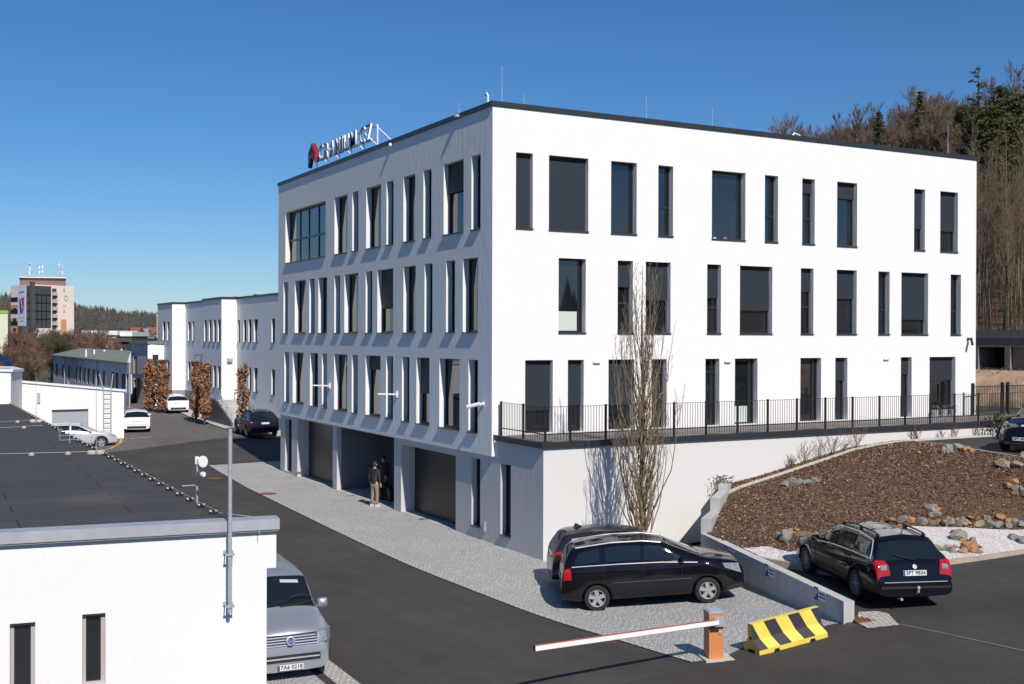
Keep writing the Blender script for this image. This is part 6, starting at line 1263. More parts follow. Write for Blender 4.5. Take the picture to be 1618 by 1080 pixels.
# ------------------------------------------------------------------ concrete retaining wall
rw = thing('retaining_wall', 'pale concrete retaining wall running from the forecourt up to the terrace in steps', 'wall', (WA0[0], WA0[1], .5))
d = (WA1-WA0)/np.linalg.norm(WA1-WA0); nr = np.array((d[1], -d[0])); th = .245
mb = MB(); e = WA1+d*.0
mb.prism([tuple(WA0), tuple(WA1), tuple(WA1+nr*th), tuple(WA0+nr*th)], -.4, [1.05, 1.05, 1.05, 1.05]); mb.build('straight_wall', M['cwall'], rw)
B1_ = np.array((4.71, -5.229)); B2_ = np.array((5.954, -4.073)); d2_ = (B1_-WA1)/np.linalg.norm(B1_-WA1); n2_ = np.array((d2_[1], -d2_[0])); B3_ = np.array((6.95, -3.072))
mb = MB(); ws_ = .30
A0_ = WA1+d2_*.004
mb.prism([tuple(A0_), tuple(B1_), tuple(B1_+n2_*ws_), tuple(A0_+n2_*ws_)], -.4, 1.47); mb.prism([tuple(B1_+d2_*.004), tuple(B2_), tuple(B2_+n2_*ws_), tuple(B1_+d2_*.004+n2_*ws_)], -.4, 1.86)
mb.prism([tuple(B2_+d2_*.004), tuple(B3_), tuple(B3_+np.array((.42, 0))), tuple(B2_+d2_*.004+n2_*ws_)], -.4, 2.02); mb.build('stepped_wall', M['concrete'], rw)
nl = -nr
def wpt(px, py):
    dr = ray(px, py); n3 = np.array((nr[0], nr[1], 0)); t = ((np.array((WA0[0], WA0[1], 0))-CAM)@n3)/(dr@n3); return CAM+dr*t
for px, py, lab in ((1151.5, 873, 'blue and white parking sign on the concrete wall nearest the wall corner'), (1216.5, 902.5, 'middle one of the three blue and white parking signs on the concrete wall'), (1296, 940, 'blue and white parking sign on the concrete wall nearest the striped barrier')):
    p = wpt(px, py); t = thing('parking_sign', lab, 'parking sign', p, 'parking signs on the concrete wall'); d3 = np.array((-d[0], -d[1], 0)); n3 = np.array((nl[0], nl[1], 0)); zz3 = np.array((0, 0, 1)); c = np.array(p)
    W_, H_ = .58, .25
    mb = MB(); mb.obox(c+n3*.006+d3*(-W_/2+.10), (d3, zz3, n3), (.10, H_/2+.02, .005)); b_ = mb.build('blue_panel', M['blue'], t); mb = MB(); mb.obox(c+n3*.006+d3*(.10), (d3, zz3, n3), (W_/2-.105, H_/2-.02, .004)); w_ = mb.build('white_panel', M['signwhite'], t)
    me = text_mesh('P', .26, .002, 'symbol', M['signwhite'], bold=.006)
    for v in me.vertices: v.co = tuple(c+n3*(.0135+v.co.z)+d3*(-W_/2+.10+v.co.x)+zz3*v.co.y)
    o = bpy.data.objects.new('symbol', me); COL.objects.link(o); par(o, b_)
    for z0 in (.045, -.035): mb = MB(); mb.obox(c+n3*.011+d3*.10+zz3*z0, (d3, zz3, n3), (.15, .017, .0015)); mb.build('text_line', M['signtext'], w_)
# ------------------------------------------------------------------ people
skin = plain('skin', (.46, .26, .18), .6); hairb = plain('dark_hair', (.035, .02, .013), .7); shoe = plain('white_trainers', (.62, .62, .60), .6)
def skin_mesh(name, verts, edges, radii, mat, parent, root=0, sub=1):
    me = bpy.data.meshes.new(name); me.from_pydata(verts, edges, []); o = bpy.data.objects.new(name, me); COL.objects.link(o)
    md = o.modifiers.new('s', 'SKIN'); md.use_smooth_shade = True
    for i, r in enumerate(radii): me.skin_vertices[0].data[i].radius = (r, r) if not hasattr(r, '__len__') else r
    for i in range(len(verts)): me.skin_vertices[0].data[i].use_root = i == root
    if sub: sd = o.modifiers.new('d', 'SUBSURF'); sd.levels = sd.render_levels = sub
    me2 = bpy.data.meshes.new_from_object(o.evaluated_get(bpy.context.evaluated_depsgraph_get())); o.modifiers.clear(); o.data = me2; me2.materials.clear(); me2.materials.append(mat); me2.name = name
    for p in me2.polygons: p.use_smooth = True
    par(o, parent); return o
def person(label, loc, heading, h, jacket, trousers, shoes, group=None, quilt=False):
    root = thing('person', label, 'person', world=False); s = h/1.78
    V = [(0, 0, .96), (0, 0, 1.12), (0, .0, 1.30), (0, -.01, 1.44), (0, .0, 1.53), (0, .015, 1.60), (0, .02, 1.69), (0, .01, 1.755)]; E = [(i, i+1) for i in range(7)]; Rr = [(.15, .11), (.14, .105), (.165, .115), (.13, .10), .055, .062, .088, .06]
    def limb(pts, rad, start):
        k = len(V)
        for p, r in zip(pts, rad): V.append(p); Rr.append(r)
        E.append((start, k)); E.extend((k+i, k+i+1) for i in range(len(pts)-1)); return k+len(pts)-1
    jointv = {}
    for sg in (-1, 1):
        jointv['foot', sg] = limb([(sg*.10, 0, .88), (sg*.115, .015, .50), (sg*.125, -.02, .10), (sg*.13, .06, .045), (sg*.135, .14, .035)], [.095, .062, .043, .045, .035], 0)
        hnd = limb([(sg*.19, -.01, 1.43), (sg*.245, -.03, 1.16), (sg*.25, .05, .93), (sg*.25, .075, .87)], [.062, .045, .033, .036], 3); jointv['hand', sg] = hnd
        for q, (dx, L) in enumerate(((-.025, .065), (-.008, .075), (.010, .072), (.026, .058))): limb([(sg*.25+dx*.5, .085+dx, .83), (sg*.247, .095+dx*1.2, .83-L*.6), (sg*.243-sg*.01, .10+dx*1.2, .83-L)], [.010, .009, .008], hnd)
        limb([(sg*.232, .105, .865), (sg*.222, .125, .835)], [.011, .009], hnd)
    o = skin_mesh('body', V, E, Rr, skin, root)
    # face: nose, ears, eyes, mouth
    mb = MB(); mb.add([(-.014, .098, 1.655), (.014, .098, 1.655), (0, .10, 1.70), (0, .128, 1.66)], [(0, 3, 2), (3, 1, 2), (0, 1, 3)])
    for sg in (-1, 1): mb.lathe((sg*.086, .01, 1.67), (sg, -.3, 0), [(.028, -.01), (.03, .004), (.012, .012)], 10)
    mb.build('face_features', skin, root)
    mb = MB()
    for sg in (-1, 1): mb.lathe((sg*.032, .096, 1.69), (0, 1, 0), [(.012, 0), (.006, .006)], 8)
    mb.box(-.025, .025, .088, .096, 1.625, 1.632); mb.build('eyes_and_mouth', M['plastic'], root)
    mb = MB(); prof = [(.001, .098), (.05, .094), (.088, .06), (.102, .01), (.098, -.035)]
    nseg = 18; base = 0
    for r, z in prof:
        for j in range(nseg):
            a = 2*math.pi*j/nseg; f = math.sin(a); drop = -.05 if (f < .35 and z < 0) else (0 if z > -.02 else .045); mb.v.append((r*math.cos(a)*.93, .012+r*f, 1.70+z+drop))
    for i in range(len(prof)-1):
        for j in range(nseg): mb.f.append((i*nseg+j, i*nseg+(j+1) % nseg, (i+1)*nseg+(j+1) % nseg, (i+1)*nseg+j)); mb.m.append(0)
    mb.build('hair', hairb, root, True)
    JV = [(0, 0, .83), (0, 0, 1.0), (0, .0, 1.18), (0, 0, 1.32), (0, -.01, 1.45), (0, 0, 1.52)]; JE = [(i, i+1) for i in range(5)]; JR = [(.19, .14), (.18, .135), (.19, .14), (.20, .14), (.16, .12), .075]
    for sg in (-1, 1):
        k = len(JV); JV += [(sg*.20, -.01, 1.44), (sg*.255, -.03, 1.17), (sg*.255, .045, .95)]; JR += [.088, .068, .052]; JE += [(4, k), (k, k+1), (k+1, k+2)]
    jk = skin_mesh('jacket', JV, JE, JR, jacket, root)
    TV = [(0, 0, 1.0), (0, 0, .92)]; TE = [(0, 1)]; TR = [(.16, .12), (.165, .125)]
    for sg in (-1, 1):
        k = len(TV); TV += [(sg*.095, 0, .82), (sg*.115, .015, .50), (sg*.125, -.015, .09)]; TR += [.105, .082, .066]; TE += [(1, k), (k, k+1), (k+1, k+2)]
    skin_mesh('trousers', TV, TE, TR, trousers, root)
    for sg in (-1, 1):
        mb = MB(); mb.prism([(sg*.13-.045, -.10), (sg*.13+.045, -.10), (sg*.135+.052, .10), (sg*.135+.03, .19), (sg*.135-.03, .19), (sg*.135-.052, .10)], 0, [.10, .10, .075, .05, .05, .075]); mb.build('shoe', shoes, root)
    root.matrix_basis = Matrix.Translation(Vector([float(a) for a in loc])) @ Matrix.Rotation(heading-math.pi/2, 4, 'Z') @ Matrix.Scale(s, 4); return root
def quilted():
    m, nt, b = new_mat('navy_quilted_cloth'); v = coords(nt, True); w = node(nt, 'ShaderNodeTexWave', wave_type='BANDS', bands_direction='Z'); w.inputs['Scale'].default_value = 4.0; nt.links.new(v, w.inputs['Vector'])
    b.inputs['Base Color'].default_value = (.016, .017, .028, 1); b.inputs['Roughness'].default_value = .6; bump(nt, b, w.outputs['Fac'], .8, .02); return m
pa = onz(592, 800, H(-.25, 9.4)); person('person in navy quilted jacket and beige trousers standing with back turned before the entrance', (pa[0], pa[1], H(pa[0], pa[1])+.006), R(28), 1.76, quilted(), plain('beige_trousers', (.27, .20, .145), .85, bs=.3, bscale=8, obj=True), shoe)
pc = onz(606, 789.5, 0.0); person('person in dark clothes standing in the shaded entrance recess facing the other one', (pc[0], pc[1], .012), R(195), 1.80, plain('black_jacket', (.010, .010, .013), .7), plain('dark_trousers', (.012, .012, .016), .8), plain('dark_shoes', (.012, .012, .012), .5))
p = onz(617.5, 792, 0.0); bg = thing('bag', 'black bag standing on the ground beside the entrance pillar', 'bag', p); mb = MB(); mb.prism([(p[0]-.1, p[1]-.2), (p[0]+.12, p[1]-.2), (p[0]+.12, p[1]+.2), (p[0]-.1, p[1]+.2)], .012, [.42, .45, .62, .6]); mb.build('bag_body', M['plastic'], bg)
mb = MB(); mb.tube([(p[0], p[1]-.08, .5), (p[0], p[1], .68), (p[0], p[1]+.12, .6)], .015, 6); mb.build('strap', M['plastic'], bg)
# ------------------------------------------------------------------ stones
def rock_mesh(seed, mat):
    r = random.Random(seed); bm = bmesh.new(); bmesh.ops.create_icosphere(bm, subdivisions=3, radius=1); ph = [(Vector((r.gauss(0, 1), r.gauss(0, 1), r.gauss(0, .7))).normalized(), r.uniform(.42, .85)) for _ in range(15)]
    for v in bm.verts:
        d = v.co.copy()
        for n, k in ph:
            q = d.dot(n)
            if q > k: d -= n*(q-k)
        v.co = d*(1+r.uniform(-.02, .02))
    me = bpy.data.meshes.new('rock'); bm.to_mesh(me); bm.free(); me.materials.append(mat); return me
RK = {k: [rock_mesh(i*3+j, M[k]) for j in range(4)] for i, k in enumerate(('stone_grey', 'stone_orange', 'stone_tan'))}
cn = {'stone_grey': 'grey green stone', 'stone_orange': 'orange brown stone', 'stone_tan': 'tan stone'}
rr_ = random.Random(11)
def rock(px, py, size, col, where, flat=.6):
    p = hit(px, py, HB, 1.3); o = bpy.data.objects.new('rock', rr_.choice(RK[col])); COL.objects.link(o); o.location = (p[0], p[1], p[2]+size*flat*.35); size *= 1.06; o.scale = (size*rr_.uniform(.85, 1.25), size*rr_.uniform(.7, 1.0), size*flat*rr_.uniform(.8, 1.15)); o.rotation_euler = (rr_.uniform(-.25, .25), rr_.uniform(-.25, .25), rr_.uniform(0, 6.28))
    tag(o, cn[col]+' '+where, 'stone', 'stones '+where)
G, O_, T_ = 'stone_grey', 'stone_orange', 'stone_tan'
w1 = 'in the row edging the white gravel'
x = 1409
k = 0
for px, py, s, c_ in ((1411, 822, .16, O_), (1427, 822, .26, G), (1421, 829, .17, O_), (1440, 825, .27, O_), (1454, 826, .27, G), (1466, 824, .16, O_), (1473, 828, .22, G), (1483, 825, .16, O_), (1492, 829, .26, G), (1503, 826, .24, G), (1497, 821, .15, O_), (1511, 823, .2, T_), (1519, 829, .22, G), (1521, 823, .2, G), (1530, 827, .19, O_), (1535, 820, .2, O_), (1545, 829, .30, T_), (1546, 821, .17, O_), (1556, 821, .2, G), (1563, 830, .24, G), (1561, 822, .22, T_), (1577, 831, .24, G), (1581, 822, .26, O_), (1592, 825, .2, O_), (1594, 832, .2, G), (1604, 827, .26, G), (1605, 819, .2, G), (1613, 830, .22, G), (1613, 820, .17, T_), (1618, 824, .2, G)): rock(px, py, s*.80, c_, w1)
w2 = 'stacked in the pile above the gravel row'
for px, py, s, c_ in ((1467, 803, .18, G), (1476, 801, .17, T_), (1473, 810, .2, G), (1481, 806, .13, O_), (1471, 816, .17, G), (1480, 815, .19, G)): rock(px, py, s*.85, c_, w2, .75)
w3 = 'in the curved heap on the gravel'
for px, py, s, c_ in ((1511, 845, .24, O_), (1514, 852, .25, G), (1523, 856, .17, O_), (1527, 863, .18, O_), (1535, 859, .17, T_), (1536, 867, .2, O_), (1526, 869, .18, O_), (1546, 866, .14, O_), (1533, 874, .16, O_), (1520, 874, .16, O_), (1546, 874, .17, T_)): rock(px, py, s*1.1, c_, w3, .75)
w4 = 'at the foot of the gravel behind the estate car'
for px, py, s, c_ in ((1468, 866, .2, O_), (1482, 868, .3, T_), (1496, 868, .2, G), (1504, 873, .24, G), (1508, 866, .14, O_)): rock(px, py, s*.8, c_, w4)
w5 = 'on the gravel at the right edge'
for px, py, s, c_ in ((1600, 852, .24, G), (1609, 850, .15, O_), (1614, 856, .26, G)): rock(px, py, s*.85, c_, w5)
w6 = 'in the small row on the upper left of the bark bed'
for px, py, s, c_ in ((1241, 767, .19, G), (1247, 763, .12, O_), (1256, 765, .24, G), (1266, 764, .15, G), (1277, 763, .17, G), (1285, 761, .17, G), (1265, 759, .1, O_), (1291, 760, .12, T_)): rock(px, py, s, c_, w6)
w7 = 'in the cluster before the bonnet of the estate car'
for px, py, s, c_ in ((1242, 853, .34, G), (1233, 850, .2, G), (1252, 842, .13, O_), (1266, 845, .2, T_), (1277, 846, .17, O_), (1259, 838, .1, O_), (1288, 846, .14, T_), (1249, 838, .1, G)): rock(px, py, s, c_, w7)
rock(1204, 839, .15, T_, 'lying alone near the wall corner'); 
w8 = 'below the upper parking kerb'
for px, py, s, c_ in ((1500, 713, .28, G), (1511, 710, .30, G), (1493, 714, .22, G), (1526, 713, .24, O_), (1534, 714, .16, O_)): rock(px, py, s, c_, w8)
w9 = 'in the pair of piles at the right edge of the bark'
for px, py, s, c_ in ((1586, 738, .3, T_), (1594, 747, .2, O_), (1602, 742, .2, O_), (1610, 737, .26, T_), (1617, 742, .22, T_), (1604, 748, .16, O_)): rock(px, py, s, c_, w9)
for px, py, s, c_, lab in ((1451, 716, .2, O_, 'lying flat high on the bark bed'), (1485, 731, .14, G, 'lying alone in the middle of the bark bed')): rock(px, py, s, c_, lab, .35)
# ------------------------------------------------------------------ bare trees and shrubs
def grow(mb_t, mb_c, rnd, p, d, L, r, lvl, maxl, up=.15, spread=.6, nkid=(3, 5), wob=.12, sides=(7, 5, 4, 3, 3), crown_from=1, rmin=.006, kidlen=(.45, .75), start=.3):
    n = 5 if lvl < 2 else 3; pts = [np.array(p, float)]; d = np.array(d, float); dirs = []
    for i in range(n):
        d = d+np.array((rnd.gauss(0, wob), rnd.gauss(0, wob), rnd.gauss(0, wob)*.5+up*.3)); d /= np.linalg.norm(d); pts.append(pts[-1]+d*L/n); dirs.append(d.copy())
    rad = [max(rmin, r*(1-.75*i/n)) for i in range(n+1)]; (mb_t if lvl < crown_from else mb_c).tube(pts, rad, sides[min(lvl, len(sides)-1)], cap=False)
    if lvl >= maxl: return
    for _ in range(rnd.randint(*nkid)):
        f = rnd.uniform(start, 1.0); i = min(n-1, int(f*n)); q = pts[i]+(pts[i+1]-pts[i])*(f*n-i); dd = dirs[i]; a = rnd.uniform(0, 6.28); u = np.cross(dd, (.3, .5, .8)); u /= np.linalg.norm(u); w = np.cross(dd, u)
        nd_ = dd+(u*math.cos(a)+w*math.sin(a))*spread*rnd.uniform(.6, 1.3)+np.array((0, 0, up)); nd_ /= np.linalg.norm(nd_)
        grow(mb_t, mb_c, rnd, q, nd_, L*rnd.uniform(*kidlen)*(1.15-.5*f), max(rmin, r*(1-.7*f)*.6), lvl+1, maxl, up, spread, nkid, wob, sides, crown_from, rmin, kidlen, .25)
def bare_tree_protos(n, seed, h, mats, **kw):
    out = []
    for i in range(n):
        rnd = random.Random(seed+i); a, b = MB(), MB(); hh = h*rnd.uniform(.85, 1.1); grow(a, b, rnd, (0, 0, -.3), (rnd.gauss(0, .05), rnd.gauss(0, .05), 1), hh*.62, hh*.0125, 0, kw.get('maxl', 4), up=.22, spread=kw.get('spread', .55), nkid=kw.get('nkid', (5, 7)), wob=.09, start=kw.get('start', .35), rmin=kw.get('rmin', .018), kidlen=(.42, .72))
        out.append((a.mesh('trunk', mats[0], True), b.mesh('crown', mats[1], True)))
    return out
protos = bare_tree_protos(5, 100, 15, (M['bark_grey'], M['twig']), rmin=.012, nkid=(6, 8))
poles = []
for i in range(6):
    rnd = random.Random(500+i); a, b = MB(), MB()
    for q in range(1 if i % 3 else 3):
        x0, y0 = (rnd.gauss(0, .5), rnd.gauss(0, .5)) if i % 3 == 0 else (0, 0); hh = rnd.uniform(13, 17); lx, ly = rnd.gauss(0, .045), rnd.gauss(0, .045); T = [np.array((x0+lx*z+.06*math.sin(z+q), y0+ly*z+.06*math.cos(z*.8+i), z)) for z in np.linspace(-.3, hh, 9)]; rr = rnd.uniform(.075, .13)
        a.tube(T, [rr*(1-.82*k/8) for k in range(9)], 6, cap=False)
        for _ in range(34):
            f = rnd.uniform(.42, .99); k = min(7, int(f*8)); p = T[k]+(T[k+1]-T[k])*(f*8-k); an = rnd.uniform(0, 6.28); L = rnd.uniform(1.0, 3.2)*(1.25-f); d = np.array((math.cos(an)*.6, math.sin(an)*.6, 1.)); e = p+d*L; m_ = (p+e)/2+(rnd.gauss(0, .08), rnd.gauss(0, .08), -.05); b.tube([p, m_, e], [.03*(1.2-f), .02*(1.2-f)+.004, .007], 3, cap=False)
            for _k in range(7): g = rnd.uniform(.3, 1); s_ = p+(e-p)*g; b.tube([s_, s_+np.array((rnd.gauss(0, .4), rnd.gauss(0, .4), rnd.uniform(.3, .9)))*L*.45], [.010, .006], 3, cap=False)
    poles.append((a.mesh('trunk', M['bark_green'] if i % 2 else M['bark_grey'], True), b.mesh('crown', M['twig'], True)))
def put_tree(pr, name, label, group, loc, rz, s, cat='tree'):
    t = thing(name, label, cat, world=False, group=group)
    for me, nm in zip(pr, ('trunk', 'crown')):
        o = bpy.data.objects.new(nm, me); COL.objects.link(o); o.parent = t
    t.location = tuple(float(a) for a in loc); t.rotation_euler = (0, 0, rz); t.scale = (s, s, s*random.uniform(.95, 1.1)); return t
def ZH(x, y):
    z = 4.75+.285*(min(x, 112)-46)+max(0, x-112)*.06 if x > 46 else 4.75
    return z+.9*math.sin(x*.13+y*.07)*min(1, max(0, (x-46)/15))+.5*math.sin(y*.19+1)*min(1, max(0, (x-46)/15))
sheet('hillside', [(43.5, -70), (300, -120), (420, 380), (60, 330), (43.5, 60)], ZH, 0, 6, M['forest_floor'])
r5 = random.Random(5); cnt = 0
def yspan(x, p0, p1): return [onx(p, 400, x)[1] for p in (p0, p1)]
spots = []
for zone, lim, dmin in ((0, 75, 1.75), (1, 60, 3.4), (2, 230, 3.0)):
    n0 = len(spots)
    for _ in range(4000):
        x = r5.uniform(*((47.5, 74), (74, 88), (88, 128))[zone]); a, b = yspan(x, 1645, 1518 if zone < 2 else 1225); y = r5.uniform(a-2, b+2)
        if all((x-q[0])**2+(y-q[1])**2 > dmin**2 for q in spots): spots.append((x, y))
        if len(spots) >= n0+lim: break
for i, (x, y) in enumerate(spots):
    near = x < 80
    put_tree(poles[i % 6] if near else protos[i % 5], 'bare_tree', 'bare brown leafless tree among the trees of the hillside wood', 'leafless trees of the hillside wood', (x, y, ZH(x, y)-.2), r5.uniform(0, 6.28), r5.uniform(.62, .95) if near else r5.uniform(.9, 1.22))
# tangle of saplings and twigs between the trunks
tw_ = MB(); 
for _ in range(1100):
    x = r5.uniform(52, 120); a, b = yspan(x, 1650, 1515 if x < 86 else 1230); y = r5.uniform(a, b); z = ZH(x, y); h = r5.uniform(1.0, 4.5); p = np.array((x, y, z)); d = np.array((r5.gauss(0, .14), r5.gauss(0, .14), 1.))
    q = p+d*h; tw_.tube([p, p+d*h*.5+(r5.gauss(0, .1), r5.gauss(0, .1), 0), q], [.022, .015, .007], 3, cap=False)
    for _k in range(4): f = r5.uniform(.35, .95); s_ = p+d*h*f; tw_.tube([s_, s_+np.array((r5.gauss(0, .5), r5.gauss(0, .5), r5.uniform(.3, 1.0)))*h*.22], [.012, .006], 3, cap=False)
tag(tw_.build('undergrowth', M['twig']), 'tangle of bare saplings and twigs filling the hillside wood', 'undergrowth', kind='stuff')
# conifers
def conifer(px, py, X, label, kind, wide, mat):
    top = onx(px, py, X); y = top[1]; z0 = ZH(X, y); h = top[2]-z0; rnd = random.Random(int(px)); t = thing('conifer', label, 'conifer', (X, y, z0), 'conifers of the hillside wood'); a = MB(); a.tube([(X, y, z0-.3), (X+rnd.gauss(0, .15), y, z0+h*.5), (X, y, z0+h)], [h*.016, h*.010, .03], 7); a.build('trunk', M['bark'], t)
    c = MB(); z = .12 if kind == 'spruce' else .28; tall = kind == 'tall'
    def tuft(q, r, n):
        for _ in range(n):
            o = q+np.array((rnd.gauss(0, .45), rnd.gauss(0, .45), rnd.gauss(0, .20)))*r; e = np.array((rnd.gauss(0, 1), rnd.gauss(0, 1), rnd.uniform(-.2, 1.0))); e *= rnd.uniform(.14, .26)/np.linalg.norm(e); w_ = np.cross(e, (rnd.gauss(0, 1), rnd.gauss(0, 1), rnd.gauss(0, 1))); w_ *= .055/(np.linalg.norm(w_)+1e-9); c.add([o-e*.5, o+w_, o+e, o-w_], [(0, 1, 2, 3)])
    while z < .995:
        if tall and z > .70:
            for _ in range(rnd.randint(1, 2)):
                an = rnd.uniform(0, 6.28); L = rnd.uniform(.3, 1.15)*(1.15-z)*3; p0_ = np.array((X, y, z0+h*z)); tip = p0_+np.array((math.cos(an)*L, math.sin(an)*L, rnd.uniform(.1, .6)*L)); c.tube([p0_, tip], [.03, .012], 3, cap=False); tuft(tip, .34, 26); tuft((p0_+tip)/2, .25, 10)
            z += .022
        elif kind != 'spruce':
            rr = wide*min(1, (1-z)*2.6)**.6*rnd.uniform(.45, 1.1)+.2
            for _ in range(rnd.randint(2, 4)):
                an = rnd.uniform(0, 6.28); L = rr*rnd.uniform(.6, 1.1); p0_ = np.array((X, y, z0+h*z)); tip = p0_+np.array((math.cos(an)*L, math.sin(an)*L, rnd.uniform(-.05, .3)*L)); c.tube([p0_, tip], [.05, .018], 3, cap=False)
                for f in (.45, .7, .9, 1.0):
                    q = p0_+(tip-p0_)*f; tuft(q+np.array((rnd.gauss(0, .3), rnd.gauss(0, .3), .05)), .55, 30)
            z += .024
        else:
            rr = wide*(1-z)**.75*rnd.uniform(.75, 1.1)+.15
            for _ in range(rnd.randint(5, 7) if rr > .5 else 3):
                an = rnd.uniform(0, 6.28); L = rr*rnd.uniform(.6, 1.15); p0_ = np.array((X, y, z0+h*z)); tip = p0_+np.array((math.cos(an)*L, math.sin(an)*L, -.25*L)); m_ = max(3, int(L*4))
                for k in range(m_): f = (k+.6)/m_; tuft(p0_+(tip-p0_)*f, .30*(1.2-f*.5), 11)
            z += .017
    c.build('crown', mat, t)
conifer(1389, 175, 90, 'dark spruce standing left of the other conifers above the office roof', 'spruce', 2.7, M['needles'])
conifer(1454, 143, 90, 'slender spruce with a thin pointed top in the middle of the ridge', 'spruce', 2.3, M['needles_y'])
conifer(1546, 103, 86, 'tallest conifer with a thin bare looking top above the right end of the roof', 'tall', 3.4, M['needles_y'])
conifer(1581, 138, 84, 'broad dark conifer just right of the tallest conifer', 'pine', 3.8, M['needles'])
conifer(1566, 165, 82, 'lower bushy pine between the two tall conifers', 'pine', 3.6, M['needles_y'])
conifer(1598, 185, 78, 'lower olive green pine in the middle of the conifer group', 'pine', 3.4, M['needles_y'])
conifer(1574, 205, 76, 'lowest olive green pine of the conifer group', 'pine', 3.2, M['needles_y'])
conifer(1610, 150, 82, 'broad pine near the right edge of the ridge', 'pine', 3.6, M['needles_y'])
conifer(1625, 118, 88, 'dark conifer cut off by the right edge', 'spruce', 2.6, M['needles'])
conifer(1478, 200, 92, 'small dark conifer right of the slender spruce', 'spruce', 1.8, M['needles'])
conifer(1428, 208, 92, 'small dark conifer between the two pointed spruces', 'spruce', 1.8, M['needles'])
conifer(1522, 165, 88, 'faint pine behind the tallest conifer on its left', 'pine', 3.0, M['needles'])
# ------------------------------------------------------------------ row of garages and the earth bank below the wood
GXp = 39.7
gr_ = thing('garage_row', 'row of grey concrete garages with an open dark bay behind the office block', 'garages', (GXp, 11, 4.7))
zf0, zf1, zf2, zf3 = [onx(1575, py, GXp)[2] for py in (521, 534, 548, 584)]
mc = plain('weathered_concrete', (.19, .175, .165), .9, var=.3, vs=1.5, bs=.3)
ya_ = onx(1594, 560, GXp)[1]; step = abs(onx(1547, 560, GXp)[1]-ya_)+.3
def gyy(px): return onx(px, 560, GXp)[1]
mb = MB(); yA, yB = gyy(1587), gyy(1595.5); bay = gyy(1545)-yA; 
mb.box(GXp, GXp+6, -30, 40, zf1+.003, zf0); mb.box(GXp+.05, GXp+6, -30, 40, zf2, zf1)
k = -4; pier = yA-yB
for k in range(-5, 8):
    y0_ = yB+k*(bay+pier); mb.box(GXp+.02, GXp+5.9, y0_, y0_+pier, zf3-.6, zf2-.002)
mb.box(GXp+5.9, GXp+6, -30, 40, zf3-.6, zf1); mb.build('concrete_frame', mc, gr_)
mdoor = plain('brown_garage_door', (.30, .23, .18), .7, var=.15, vs=2, vscale=(1, 6, 1))
for k in range(-5, 8):
    y0_ = yB+k*(bay+pier)+pier
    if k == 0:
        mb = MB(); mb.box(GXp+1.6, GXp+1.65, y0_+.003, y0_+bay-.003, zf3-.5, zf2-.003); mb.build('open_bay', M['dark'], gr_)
    else:
        mb = MB(); mb.box(GXp+.25, GXp+.3, y0_+.003, y0_+bay-.003, zf3-.5, zf2-.003); mb.build('garage_door', mdoor, gr_)
mb = MB(); mb.box(GXp-.4, GXp+.1, -30, 40, zf3-1.0, zf3-.04); structure(mb.build('garage_forecourt', M['forest_floor']))
# rough earth cut below them
mb = MB(); XW = GXp-1.2; rw_ = random.Random(2); NY, NZ = 90, 10; zt_ = zf3-.02; zb_ = 2.7
for i in range(NY+1):
    for j in range(NZ+1):
        y = -30+70*i/NY; f = j/NZ; mb.v.append((XW-2.4*(1-f)+rw_.gauss(0, .09)+.25*math.sin(y*.9+j), y, zb_+(zt_-zb_)*f+(rw_.gauss(0, .04) if 0 < j < NZ else 0)))
for i in range(NY):
    for j in range(NZ): a = i*(NZ+1)+j; mb.f.append((a, a+1, a+NZ+2, a+NZ+1)); mb.m.append(0)
b0 = len(mb.v); 
for i in range(NY+1): y = -30+70*i/NY; mb.v.append((GXp-.2, y, zt_+.03))
for i in range(NY): a = i*(NZ+1)+NZ; mb.f.append((a, b0+i, b0+i+1, a+NZ+1)); mb.m.append(0)
structure(mb.build('earth_bank', M['earth'], None, True))
gm_ = MB()
for _ in range(900):
    y = rw_.uniform(0, 24); z = zt_+.02; x = XW+rw_.uniform(-.1, .8); h = rw_.uniform(.06, .22); a = rw_.uniform(0, 6.28); gm_.add([(x-.03*math.cos(a), y-.03*math.sin(a), z), (x+.03*math.cos(a), y+.03*math.sin(a), z), (x+rw_.gauss(0, .06), y+rw_.gauss(0, .06), z+h)], [(0, 1, 2)])
tag(gm_.build('grass', M['twig_green']), 'thin rough grass on the lip of the earth bank', 'grass', kind='stuff')
